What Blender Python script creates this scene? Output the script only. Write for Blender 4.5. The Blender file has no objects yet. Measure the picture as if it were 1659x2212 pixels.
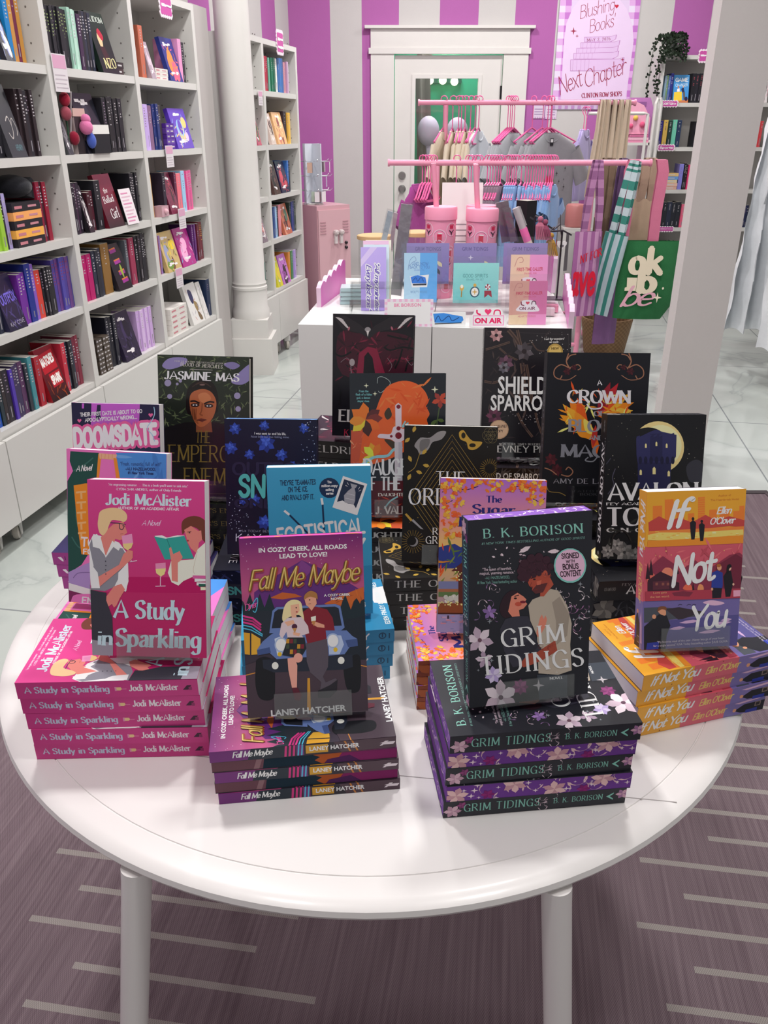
import bpy, random, math
from math import sin, cos, tan, atan2, radians as R, pi, hypot
from mathutils import Vector, Matrix
S = bpy.context.scene
COL = S.collection

# ---------------------------------------------------------------- camera
F_PX, CXP, CYP, CAM_H = 1770.0, 829.5, 1106.0, 1.45
PITCH = math.atan(828.0 / F_PX)
cd = bpy.data.cameras.new('camera')
cam = bpy.data.objects.new('camera', cd)
COL.objects.link(cam)
cam.location = (0, 0, CAM_H)
cam.rotation_euler = (pi / 2 - PITCH, 0, 0)
cd.sensor_fit = 'VERTICAL'
cd.sensor_height = 24
cd.lens = 24 * F_PX / 2212.0
cd.clip_start = 0.02
cd.clip_end = 60
S.camera = cam

# ---------------------------------------------------------------- light and exposure
S.view_settings.view_transform = 'Standard'
S.view_settings.look = 'None'
S.view_settings.gamma = 1
S.view_settings.use_curve_mapping = False
S.view_settings.exposure = -0.11
W = bpy.data.worlds.new('room_fill')
S.world = W
W.use_nodes = True
bg = W.node_tree.nodes['Background']
bg.inputs[0].default_value = (1.0, 0.985, 0.98, 1)
bg.inputs[1].default_value = 0.43           # even white fill, added to enter through the room's open sides
CEIL = 3.3

def area(name, loc, sx, sy, watts, color=(1, 0.985, 0.965)):
    l = bpy.data.lights.new(name, 'AREA')
    l.shape = 'RECTANGLE'
    l.size, l.size_y, l.energy, l.color = sx, sy, watts, color
    o = bpy.data.objects.new(name, l)
    COL.objects.link(o)
    o.location = loc
    return o
for lx, ly, w in ((-0.75, 1.9, 34), (0.55, 1.9, 30), (-0.6, 0.55, 15), (0.75, 0.6, 17), (-0.3, 4.3, 38), (1.5, 4.1, 37), (0.3, 6.4, 43), (1.9, 6.5, 36)):
    area('ceiling_lamp_light', (lx, ly, CEIL - 0.045), 0.24, 0.24, w)

# ---------------------------------------------------------------- helpers
def ray(x, y):
    a = (x - CXP) / F_PX; b = (y - CYP) / F_PX
    return Vector((a, cos(PITCH) - b * sin(PITCH), -sin(PITCH) - b * cos(PITCH)))
def gz(x, y, z=0.0):
    r = ray(x, y); t = (z - CAM_H) / r.z
    return Vector((0, 0, CAM_H)) + r * t
def gy(x, y, Y):
    r = ray(x, y); t = Y / r.y
    return Vector((0, 0, CAM_H)) + r * t

def lin(h, g=1.0):
    if not isinstance(h, str):
        return tuple(h[:3])
    h = h.lstrip('#')
    if len(h) == 3: h = ''.join(c * 2 for c in h)
    o = []
    for i in (0, 2, 4):
        c = int(h[i:i + 2], 16) / 255
        c = c / 12.92 if c <= 0.04045 else ((c + 0.055) / 1.055) ** 2.4
        o.append(min(c * g, 0.93))
    return tuple(o)

class MB:
    """collects faces with a colour each, builds ONE mesh object"""
    def __init__(s): s.v = []; s.f = []; s.c = []; s.m = []
    def face(s, pts, col, m=0, M=None):
        b = len(s.v)
        s.v += [tuple(M @ Vector(p)) if M else tuple(p) for p in pts]
        s.f.append(tuple(range(b, b + len(pts)))); s.c.append(col); s.m.append(m)
    def box(s, a, b, col, m=0, M=None, cols=None):
        (x0, y0, z0), (x1, y1, z1) = a, b
        P = [(x0, y0, z0), (x1, y0, z0), (x1, y1, z0), (x0, y1, z0), (x0, y0, z1), (x1, y0, z1), (x1, y1, z1), (x0, y1, z1)]
        for i, q in enumerate(((0, 1, 5, 4), (1, 2, 6, 5), (2, 3, 7, 6), (3, 0, 4, 7), (4, 5, 6, 7), (3, 2, 1, 0))):   # front right back left top bottom
            s.face([P[k] for k in q], cols[i] if cols else col, m, M)
    def grid(s, rows, col, m=0, closed=False):
        b = len(s.v); n = len(rows[0])
        for r in rows: s.v += [tuple(p) for p in r]
        for i in range(len(rows) - 1):
            for j in range(n if closed else n - 1):
                k = (j + 1) % n
                s.f.append((b + i * n + j, b + i * n + k, b + (i + 1) * n + k, b + (i + 1) * n + j))
                s.c.append(col(i, j) if callable(col) else col); s.m.append(m)
    def lathe(s, prof, col, n=24, m=0, M=None, cap=True):
        rows = []
        for r, z in prof:
            rw = [Vector((r * cos(2 * pi * j / n), r * sin(2 * pi * j / n), z)) for j in range(n)]
            rows.append([M @ p for p in rw] if M else rw)
        s.grid(rows, col, m, True)
        if cap:
            c0 = col(0, 0) if callable(col) else col
            c1 = col(len(rows) - 2, 0) if callable(col) else col
            s.face(rows[0][::-1], c0, m); s.face(rows[-1], c1, m)
    def tube(s, pts, r, col, n=8, m=0, cap=True):
        pts = [Vector(p) for p in pts]; rows = []; up = None
        for i, p in enumerate(pts):
            d = (pts[min(i + 1, len(pts) - 1)] - pts[max(i - 1, 0)]).normalized()
            if up is None:
                up = Vector((0, 0, 1)) if abs(d.z) < 0.9 else Vector((1, 0, 0))
            a = d.cross(up).normalized(); b_ = a.cross(d).normalized(); up = b_
            rr = r[i] if isinstance(r, (list, tuple)) else r
            rows.append([p + (a * cos(2 * pi * j / n) + b_ * sin(2 * pi * j / n)) * rr for j in range(n)])
        s.grid(rows, col, m, True)
        if cap: s.face(rows[0][::-1], col, m); s.face(rows[-1], col, m)
    def prism(s, poly, h, col, m=0, M=None, side=None):
        """poly in the local xz plane, thickness h along +y"""
        n = len(poly)
        s.face([(x, 0, z) for x, z in poly], col, m, M)
        s.face([(x, h, z) for x, z in poly[::-1]], col, m, M)
        for i in range(n):
            (x0, z0), (x1, z1) = poly[i], poly[(i + 1) % n]
            s.face([(x0, 0, z0), (x0, h, z0), (x1, h, z1), (x1, 0, z1)], side or col, m, M)
    def ball(s, c, r, col, n=8, m=0, sz=1.0):
        prof = [(max(r * sin(pi * i / n), 1e-4), -r * sz * cos(pi * i / n)) for i in range(n + 1)]
        s.lathe(prof, col, n + 2, m, Matrix.Translation(c), False)
    def build(s, name, mats, parent=None, smooth=False, bevel=0):
        me = bpy.data.meshes.new(name)
        me.from_pydata(s.v, [], s.f)
        if not isinstance(mats, (list, tuple)): mats = [mats]
        for x in mats: me.materials.append(MATS[x])
        me.polygons.foreach_set('material_index', s.m)
        ca = me.color_attributes.new('Col', 'FLOAT_COLOR', 'CORNER')
        buf = []
        for f, c in zip(s.f, s.c):
            if c and not isinstance(c[0], (int, float)):
                for k in range(len(f)): buf += [*c[k][:3], 1.0]
            else:
                buf += [*c[:3], 1.0] * len(f)
        ca.data.foreach_set('color', buf)
        if smooth:
            me.polygons.foreach_set('use_smooth', [True] * len(me.polygons))
        me.update()
        if smooth:
            try: me.set_sharp_from_angle(angle=R(38))
            except Exception: pass
        o = bpy.data.objects.new(name, me); COL.objects.link(o)
        if parent: o.parent = parent
        if bevel:
            b = o.modifiers.new('bevel', 'BEVEL'); b.width = bevel; b.segments = 2; b.limit_method = 'ANGLE'
        return o

def tag(o, label=None, cat=None, group=None, kind=None):
    if label: o['label'] = label
    if cat: o['category'] = cat
    if group: o['group'] = group
    if kind: o['kind'] = kind
    return o
def thing(name, label, cat, M=None, group=None):
    o = bpy.data.objects.new(name, None); COL.objects.link(o)
    o.empty_display_size = 0.05
    if M is not None: o.matrix_world = M
    return tag(o, label, cat, group)
KIDS = {}
def dup(root, M, label=None, group=None):
    r = root.copy(); COL.objects.link(r); r.matrix_world = M
    if label: r['label'] = label
    if group: r['group'] = group
    for ch in [o for o in COL.objects if o.parent == root]:
        c = ch.copy(); COL.objects.link(c); c.parent = r
        for g in [o for o in COL.objects if o.parent == ch]:
            d = g.copy(); COL.objects.link(d); d.parent = c
    return r
def frame(o, ex, ey, ez):
    M = Matrix.Identity(4)
    for i, v in enumerate((ex, ey, ez, o)):
        for k in range(3): M[k][i] = v[k]
    return M
def at(x, y, z, yaw=0.0, tilt=0.0):
    return Matrix.Translation((x, y, z)) @ Matrix.Rotation(R(yaw), 4, 'Z') @ Matrix.Rotation(-R(tilt), 4, 'X')

# ---------------------------------------------------------------- materials (all node based)
MATS = {}
def N(nt, t, **k):
    n = nt.nodes.new(t)
    for a, b in k.items(): setattr(n, a, b)
    return n
def mat(name, rough=0.5, spec=0.4, coat=0.0, metal=0.0, noise=0.06, nscale=14, bump=0.0, bscale=90, sheen=0, col=None):
    m = bpy.data.materials.new(name); m.use_nodes = True; nt = m.node_tree
    p = nt.nodes['Principled BSDF']; L = nt.links.new
    tc = N(nt, 'ShaderNodeTexCoord')
    if col is None:
        a = N(nt, 'ShaderNodeVertexColor', layer_name='Col'); csock = a.outputs[0]
    else:
        a = N(nt, 'ShaderNodeRGB'); a.outputs[0].default_value = (*lin(col), 1); csock = a.outputs[0]
    nz = N(nt, 'ShaderNodeTexNoise'); nz.inputs['Scale'].default_value = nscale; nz.inputs['Detail'].default_value = 3
    L(tc.outputs['Object'], nz.inputs['Vector'])
    mr = N(nt, 'ShaderNodeMapRange'); mr.inputs[3].default_value = 1 - noise; mr.inputs[4].default_value = 1 + noise
    L(nz.outputs[0], mr.inputs[0])
    mx = N(nt, 'ShaderNodeMix', data_type='RGBA', blend_type='MULTIPLY'); mx.inputs[0].default_value = 1
    L(csock, mx.inputs[6]); L(mr.outputs[0], mx.inputs[7]); L(mx.outputs[2], p.inputs['Base Color'])
    p.inputs['Roughness'].default_value = rough
    p.inputs['Specular IOR Level'].default_value = spec
    p.inputs['Coat Weight'].default_value = coat
    p.inputs['Coat Roughness'].default_value = 0.12
    p.inputs['Metallic'].default_value = metal
    if sheen: p.inputs['Sheen Weight'].default_value = sheen
    if bump:
        n2 = N(nt, 'ShaderNodeTexNoise'); n2.inputs['Scale'].default_value = bscale; n2.inputs['Detail'].default_value = 2
        L(tc.outputs['Object'], n2.inputs['Vector'])
        b = N(nt, 'ShaderNodeBump'); b.inputs['Strength'].default_value = bump; b.inputs['Distance'].default_value = 0.004
        L(n2.outputs[0], b.inputs['Height']); L(b.outputs[0], p.inputs['Normal'])
    MATS[name] = m
    return m
mat('print', 0.42, 0.35, noise=0.03)
mat('gloss', 0.2, 0.5, noise=0.03)
mat('foil', 0.28, 0.5, metal=0.75, noise=0.12, nscale=60)
mat('paper', 0.85, 0.1, noise=0.05, nscale=40)
mat('lacquer', 0.33, 0.4, coat=0.15, noise=0.015, nscale=3)
mat('matte', 0.6, 0.25, noise=0.02, nscale=4)
mat('wallpaint', 0.7, 0.2, noise=0.02, nscale=5, bump=0.15, bscale=180)
mat('cloth', 0.9, 0.1, noise=0.07, nscale=25, bump=0.25, bscale=260, sheen=0.2)
mat('plastic', 0.35, 0.4, noise=0.02)
mat('metal', 0.3, 0.5, metal=0.9, noise=0.05)
mat('enamel', 0.4, 0.4, noise=0.03, nscale=8)
def clear(name, tint, gl, rough=0.06):
    m = bpy.data.materials.new(name); m.use_nodes = True; nt = m.node_tree; L = nt.links.new
    nt.nodes.remove(nt.nodes['Principled BSDF'])
    t = N(nt, 'ShaderNodeBsdfTransparent'); t.inputs[0].default_value = (*tint, 1)
    g = N(nt, 'ShaderNodeBsdfGlossy'); g.inputs['Roughness'].default_value = rough
    tc = N(nt, 'ShaderNodeTexCoord'); nz = N(nt, 'ShaderNodeTexNoise'); nz.inputs['Scale'].default_value = 30
    L(tc.outputs['Object'], nz.inputs['Vector'])
    mr = N(nt, 'ShaderNodeMapRange'); mr.inputs[3].default_value = gl * 0.6; mr.inputs[4].default_value = gl * 1.4
    L(nz.outputs[0], mr.inputs[0])
    bu = N(nt, 'ShaderNodeBump'); bu.inputs['Strength'].default_value = 0.6 if rough > 0.1 else 0.05; bu.inputs['Distance'].default_value = 0.004
    L(nz.outputs[0], bu.inputs['Height']); L(bu.outputs[0], g.inputs['Normal'])
    x = N(nt, 'ShaderNodeMixShader')
    L(mr.outputs[0], x.inputs[0]); L(t.outputs[0], x.inputs[1]); L(g.outputs[0], x.inputs[2])
    L(x.outputs[0], nt.nodes['Material Output'].inputs[0])
    MATS[name] = m
clear('acrylic', (0.93, 0.94, 0.94), 0.09)
clear('cellophane', (0.96, 0.96, 0.97), 0.10, 0.16)

# ---------------------------------------------------------------- stroke lettering
CAPS = {
 'A': (8, "0 0 4 10 8 0|1.5 3.4 6.5 3.4"), 'B': (6.6, ".8 0 .8 10|~.8 10 4 9.9 5.6 8.4 5.2 6.2 3.6 5.3 .8 5.3|~.8 5.3 4.4 5.2 6.2 3.8 6 1.4 4.2 .1 .8 0"),
 'C': (8, "~7.4 7.6 5.8 9.7 3.2 9.6 1 7.2 .8 3.4 2.8 .5 5.6 .2 7.5 2"), 'D': (8, ".8 0 .8 10|~.8 10 4.2 9.9 6.9 8 7.4 5 6.9 2 4.2 .1 .8 0"),
 'E': (6.4, ".8 0 .8 10|.8 10 6 10|.8 5.2 4.8 5.2|.8 0 6.2 0"), 'F': (6, ".8 0 .8 10|.8 10 5.9 10|.8 5.2 4.6 5.2"),
 'G': (8.3, "~7.4 7.6 5.8 9.7 3.2 9.6 1 7.2 .8 3.4 2.8 .5 5.6 .2 7.4 1.6|7.4 0 7.4 4.4|5 4.4 7.9 4.4"), 'H': (8, ".8 0 .8 10|7.2 0 7.2 10|.8 5.2 7.2 5.2"),
 'I': (3, "1.5 0 1.5 10"), 'J': (5, "~3.6 10 3.6 2.4 2.6 .2 .9 .2 .2 1.6"), 'K': (7.4, ".8 0 .8 10|6.4 10 .9 4.4|2.9 6.2 7.2 0"), 'L': (6, ".8 0 .8 10|.8 0 5.8 0"),
 'M': (9.6, ".8 0 1.2 10|1.2 10 4.8 1|4.8 1 8.4 10|8.4 10 8.8 0"), 'N': (8.2, ".8 0 .8 10|.8 10 7.2 0|7.2 0 7.2 10"), 'O': (8.8, "~4.4 9.9 1.9 8.9 .7 5 1.9 1.1 4.4 .1 6.9 1.1 8.1 5 6.9 8.9 4.4 9.9"),
 'P': (6.4, ".8 0 .8 10|~.8 10 4.2 9.9 6 8.4 5.8 5.9 4 4.7 .8 4.7"), 'Q': (8.8, "~4.4 9.9 1.9 8.9 .7 5 1.9 1.1 4.4 .1 6.9 1.1 8.1 5 6.9 8.9 4.4 9.9|~4.6 1.6 6 -1 8.8 -2.2"),
 'R': (7.4, ".8 0 .8 10|~.8 10 4.2 9.9 5.9 8.5 5.7 6.2 4 5.1 .8 5.1|3.4 5 7.2 0"), 'S': (6.2, "~5.4 8 4.4 9.7 2.2 9.7 .8 8.2 1.4 6.2 4.6 4.6 5.6 2.6 4.6 .5 2.2 .2 .6 1.9"),
 'T': (7.4, "3.7 0 3.7 10|.2 10 7.2 10"), 'U': (7.8, "~.8 10 .8 3 2.2 .4 4.2 .1 6.2 .8 7 3.2 7 10"), 'V': (7.6, "0 10 3.8 0|3.8 0 7.6 10"), 'W': (11, "0 10 2.8 0|2.8 0 5.5 9|5.5 9 8.2 0|8.2 0 11 10"),
 'X': (7.4, ".3 10 7.1 0|.3 0 7.1 10"), 'Y': (7.4, "0 10 3.7 4.8|7.4 10 3.7 4.8|3.7 4.8 3.7 0"), 'Z': (6.8, ".4 10 6.4 10|6.4 10 .3 0|.3 0 6.6 0")}
LOW = {
 'a': (5.6, "~4.6 5 3 6.4 1.2 5.2 .6 3 1.4 .6 3 .3 4.6 2|~4.6 6.4 4.6 1.4 5 .2 5.6 .5"), 'b': (5.8, ".8 10.4 .8 0|~.8 4.6 2.4 6.4 4.4 5.6 5.2 3.2 4.4 .8 2.4 .1 .8 1.6"), 'c': (5, "~4.6 5.2 3 6.4 1.2 5.4 .6 3.2 1.3 .8 3 .1 4.7 1.2"),
 'd': (5.9, "4.9 10.4 4.9 0|~4.9 5 3 6.4 1.2 5.4 .6 3.1 1.3 .7 3 .2 4.9 1.8"), 'e': (5.2, "~.8 3.4 4.6 3.6 4 5.8 2.6 6.4 1.1 5.4 .6 3.1 1.3 .8 3 .1 4.8 1.2"), 'f': (3.8, "~4.2 9.6 3.2 10.5 2 9.4 1.7 7 1.7 0|.2 6.3 3.6 6.3"),
 'g': (5.8, "~4.8 5.2 3 6.4 1.2 5.4 .6 3.2 1.3 1 3 .5 4.8 2|~4.8 6.4 4.8 -1 3.8 -3.2 2 -3.3 .7 -2.2"), 'h': (6, ".8 10.4 .8 0|~.8 4.6 2.4 6.2 4.2 6.1 5 4.6 5 0"), 'i': (2.2, "1.1 6.4 1.1 0|1.1 8.5 1.1 9.3"),
 'j': (2.4, "~1.4 6.4 1.4 -1.4 .6 -3.2 -.6 -3|1.4 8.5 1.4 9.3"), 'k': (5.6, ".8 10.4 .8 0|4.8 6.4 .9 2.8|2.2 4 5.4 0"), 'l': (2.2, "1.1 10.4 1.1 0"), 'm': (8.8, ".8 6.4 .8 0|~.8 4.6 2.2 6.2 3.6 6.1 4.4 4.6 4.4 0|~4.4 4.6 5.8 6.2 7.2 6.1 8 4.6 8 0"),
 'n': (6, ".8 6.4 .8 0|~.8 4.6 2.4 6.2 4.2 6.1 5 4.6 5 0"), 'o': (5.8, "~2.9 6.3 1.3 5.6 .6 3.2 1.3 .8 2.9 .1 4.5 .8 5.2 3.2 4.5 5.6 2.9 6.3"), 'p': (5.9, ".8 6.4 .8 -3.2|~.8 4.6 2.4 6.4 4.4 5.6 5.2 3.2 4.4 .8 2.4 .1 .8 1.6"),
 'q': (5.9, "5 6.4 5 -3.2|~5 5 3 6.4 1.2 5.4 .6 3.1 1.3 .7 3 .2 5 1.8"), 'r': (4.2, ".8 6.4 .8 0|~.8 4.2 2 6 3.4 6.4 4.2 5.8"), 's': (4.6, "~4 5.2 3 6.4 1.4 6.2 .8 4.8 1.8 3.6 3.4 2.8 4.1 1.4 3.2 .2 1.6 .1 .5 1.2"),
 't': (3.8, "~1.6 9 1.6 1.4 2.4 .1 3.7 .7|.1 6.3 3.6 6.3"), 'u': (6, "~.8 6.4 .8 1.8 1.8 .2 3.6 .4 5 2|5 6.4 5 0"), 'v': (5.4, ".2 6.4 2.7 0|2.7 0 5.2 6.4"), 'w': (8, ".2 6.4 2.1 0|2.1 0 4 6|4 6 5.9 0|5.9 0 7.8 6.4"),
 'x': (5.2, ".3 6.4 4.9 0|.3 0 4.9 6.4"), 'y': (5.4, ".3 6.4 2.9 .2|~5.2 6.4 2.9 .2 1.8 -2.6 .5 -3.1"), 'z': (5, ".4 6.3 4.6 6.3|4.6 6.3 .3 .1|.3 .1 4.8 .1")}
MISC = {' ': (3.6, ""), '.': (2, "1 .2 1 .9"), ',': (2, "1.2 .9 .6 -1.4"), '!': (2.4, "1.2 10 1.2 3|1.2 .2 1.2 .9"), "'": (1.8, "1 10 .8 7.4"), '-': (4, ".5 3.6 3.5 3.6"), '"': (3.2, ".9 10 .8 7.8|2.3 10 2.2 7.8"), '+': (5, "2.5 1.5 2.5 6.5|0 4 5 4"),
 '&': (8, "~7.6 4.6 5.6 .8 3 0 .9 1.2 1 3.4 4.6 7.2 4.2 9.4 2.8 9.9 1.6 8.6 2.6 6 7.6 0"), '#': (6, "1.6 0 2.4 10|4 0 4.8 10|.4 3.4 5.8 3.4|.6 6.8 6 6.8"), '1': (4, "~.8 8 2.4 10|2.4 10 2.4 0"), '2': (6, "~.8 7.6 2 9.8 4.4 9.6 5.2 7.4 3.4 4 .6 0|.6 0 5.6 0"), '0': (6, "~3 9.9 1.2 8.4 .7 5 1.2 1.6 3 .1 4.8 1.6 5.3 5 4.8 8.4 3 9.9"), '6': (6, "~4.8 9.4 2.4 8.4 .9 5 1.1 1.6 3 .1 5 1.6 4.8 4.6 3 5.8 1.1 4"), '8': (6, "~3 9.9 1.2 8.6 1.4 6.4 4.6 4 4.9 1.6 3 .1 1.1 1.6 1.4 4 4.6 6.4 4.8 8.6 3 9.9")}
GL = {**CAPS, **LOW, **MISC}
TWO_A = (5.4, "~.9 5 2.2 6.3 3.8 6 4.3 4.6|~4.3 4.9 4.3 1.2 4.7 .2 5.4 .5|~4.3 3.9 2.2 3.4 .8 2 1.3 .4 2.9 .3 4.3 1.7")
def smooth(p, k=4):
    o = []
    n = len(p)
    for i in range(n - 1):
        a, b, c, d = p[max(i - 1, 0)], p[i], p[i + 1], p[min(i + 2, n - 1)]
        for j in range(k):
            t = j / k
            o.append(tuple(0.5 * (2 * b[q] + (c[q] - a[q]) * t + (2 * a[q] - 5 * b[q] + 4 * c[q] - d[q]) * t * t + (3 * b[q] - a[q] - 3 * c[q] + d[q]) * t ** 3) for q in (0, 1)))
    o.append(p[-1])
    return o
def ribbon(p, wf, cap=0):
    """quads of a pen stroke along p; wf(angle) is the full width"""
    L_, R_ = [], []
    n = len(p)
    for i in range(n):
        a, b = p[max(i - 1, 0)], p[min(i + 1, n - 1)]
        dx, dy = b[0] - a[0], b[1] - a[1]; l = hypot(dx, dy) or 1
        w = wf(atan2(dy, dx)) / 2
        L_.append((p[i][0] - dy / l * w, p[i][1] + dx / l * w)); R_.append((p[i][0] + dy / l * w, p[i][1] - dx / l * w))
    o = [[L_[i], R_[i], R_[i + 1], L_[i + 1]] for i in range(n - 1)]
    if cap:
        for e in (p[0], p[-1]):
            r = wf(0.8) / 2
            o.append([(e[0] + r * cos(k * pi / 4), e[1] + r * sin(k * pi / 4)) for k in range(8)])
    return o
FONTC = {}
def stroke_text(s, style):
    """returns (polygons in em units with cap height 10, width)"""
    key = (s, style)
    if key in FONTC: return FONTC[key]
    thick, thin, serif, slant, track = {
        'serif': (1.25, .45, 1, 0, .9), 'serifb': (2.3, .75, 1, 0, .7), 'roman': (1.5, .42, 1, 0, 1.6), 'romanb': (2.1, .6, 1, 0, .7),
        'script': (1.25, .95, 0, .34, -.35), 'scriptb': (1.75, 1.3, 0, .36, -.2), 'brush': (2.0, 1.0, 0, .3, -.3), 'line': (.85, .85, 0, 0, 1.6), 'stick': (1.35, 1.35, 0, 0, 1.2), 'stickb': (2.1, 2.1, 0, 0, .9), 'fat': (3.4, 3.0, 0, 0, 1.3), 'retro': (2.7, 1.7, 0, 0, 1.0),
        'italic': (1.3, .8, 0, .22, 1.1), 'fine': (.55, .4, 0, .35, -.3)}[style]
    wf = (lambda a: thin + (thick - thin) * abs(sin(a - 0.22)) ** 1.3)
    x = 0; out = []
    for ch in s:
        g = (TWO_A if ch == 'a' and serif else None) or GL.get(ch) or GL.get(ch.upper()) or GL[' ']
        for st in g[1].split('|'):
            if not st: continue
            sm = st[0] == '~'
            q = [float(t) for t in st.lstrip('~').split()]
            p = [(q[i], q[i + 1]) for i in range(0, len(q), 2)]
            if sm: p = smooth(p, 3)
            pl = ribbon(p, wf, cap=0 if serif else 1)
            if serif and not sm:
                for e, f in ((p[0], p[-1]), (p[-1], p[0])):
                    if abs(f[0] - e[0]) < 0.55 * abs(f[1] - e[1]) and (e[1] < .5 or e[1] > 5.9) and abs(f[1] - e[1]) > 2 and ch not in 'itj!':
                        hw = 1.35 if abs(f[0] - e[0]) < .6 else 1.1
                        pl.append([(e[0] - hw, e[1] - thin / 2), (e[0] + hw, e[1] - thin / 2), (e[0] + hw, e[1] + thin / 2), (e[0] - hw, e[1] + thin / 2)])
            out += [[(a + x + slant * b, b) for a, b in f] for f in pl]
        x += g[0] + track
    FONTC[key] = (out, max(x - track, 1))
    return FONTC[key]
def sans_text(s, bold):
    key = (s, 'sans', bold)
    if key in FONTC: return FONTC[key]
    cu = bpy.data.curves.new('lettering', 'FONT'); cu.body = s; cu.size = 1; cu.resolution_u = 2; cu.offset = bold
    ob = bpy.data.objects.new('lettering', cu); COL.objects.link(ob)
    bpy.context.view_layer.update()
    ev = ob.evaluated_get(bpy.context.evaluated_depsgraph_get()); me = ev.to_mesh()
    V = [(v.co.x * 14.3, v.co.y * 14.3) for v in me.vertices]
    P = [[V[i] for i in f.vertices] for f in me.polygons]
    ev.to_mesh_clear(); bpy.data.objects.remove(ob); bpy.data.curves.remove(cu)
    x0 = min((v[0] for v in V), default=0); x1 = max((v[0] for v in V), default=1)
    FONTC[key] = ([[(a - x0, b) for a, b in f] for f in P], max(x1 - x0, .1))
    return FONTC[key]

# ---------------------------------------------------------------- flat artwork
def homog(src):
    """maps 4 points TL TR BR BL to (0,1)(1,1)(1,0)(0,0)"""
    dst = ((0, 1), (1, 1), (1, 0), (0, 0)); A = []
    for (x, y), (u, v) in zip(src, dst):
        A.append([x, y, 1, 0, 0, 0, -u * x, -u * y, u]); A.append([0, 0, 0, x, y, 1, -v * x, -v * y, v])
    for i in range(8):
        p = max(range(i, 8), key=lambda r: abs(A[r][i])); A[i], A[p] = A[p], A[i]
        for r in range(8):
            if r != i:
                k = A[r][i] / A[i][i]
                for c in range(i, 9): A[r][c] -= k * A[i][c]
    h = [A[i][8] / A[i][i] for i in range(8)]
    return lambda x, y: ((h[0] * x + h[1] * y + h[2]) / (h[6] * x + h[7] * y + 1), (h[3] * x + h[4] * y + h[5]) / (h[6] * x + h[7] * y + 1))
def clip(poly):
    for ax, lim, sg in ((0, 0, 1), (0, 1, -1), (1, 0, 1), (1, 1, -1)):
        o = []
        for i in range(len(poly)):
            a, b = poly[i - 1], poly[i]
            ia, ib = sg * (a[ax] - lim) >= 0, sg * (b[ax] - lim) >= 0
            if ia != ib:
                t = (lim - a[ax]) / (b[ax] - a[ax]); o.append((a[0] + t * (b[0] - a[0]), a[1] + t * (b[1] - a[1])))
            if ib: o.append(b)
        poly = o
        if not poly: return poly
    return poly
GAIN = 1.25
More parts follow.
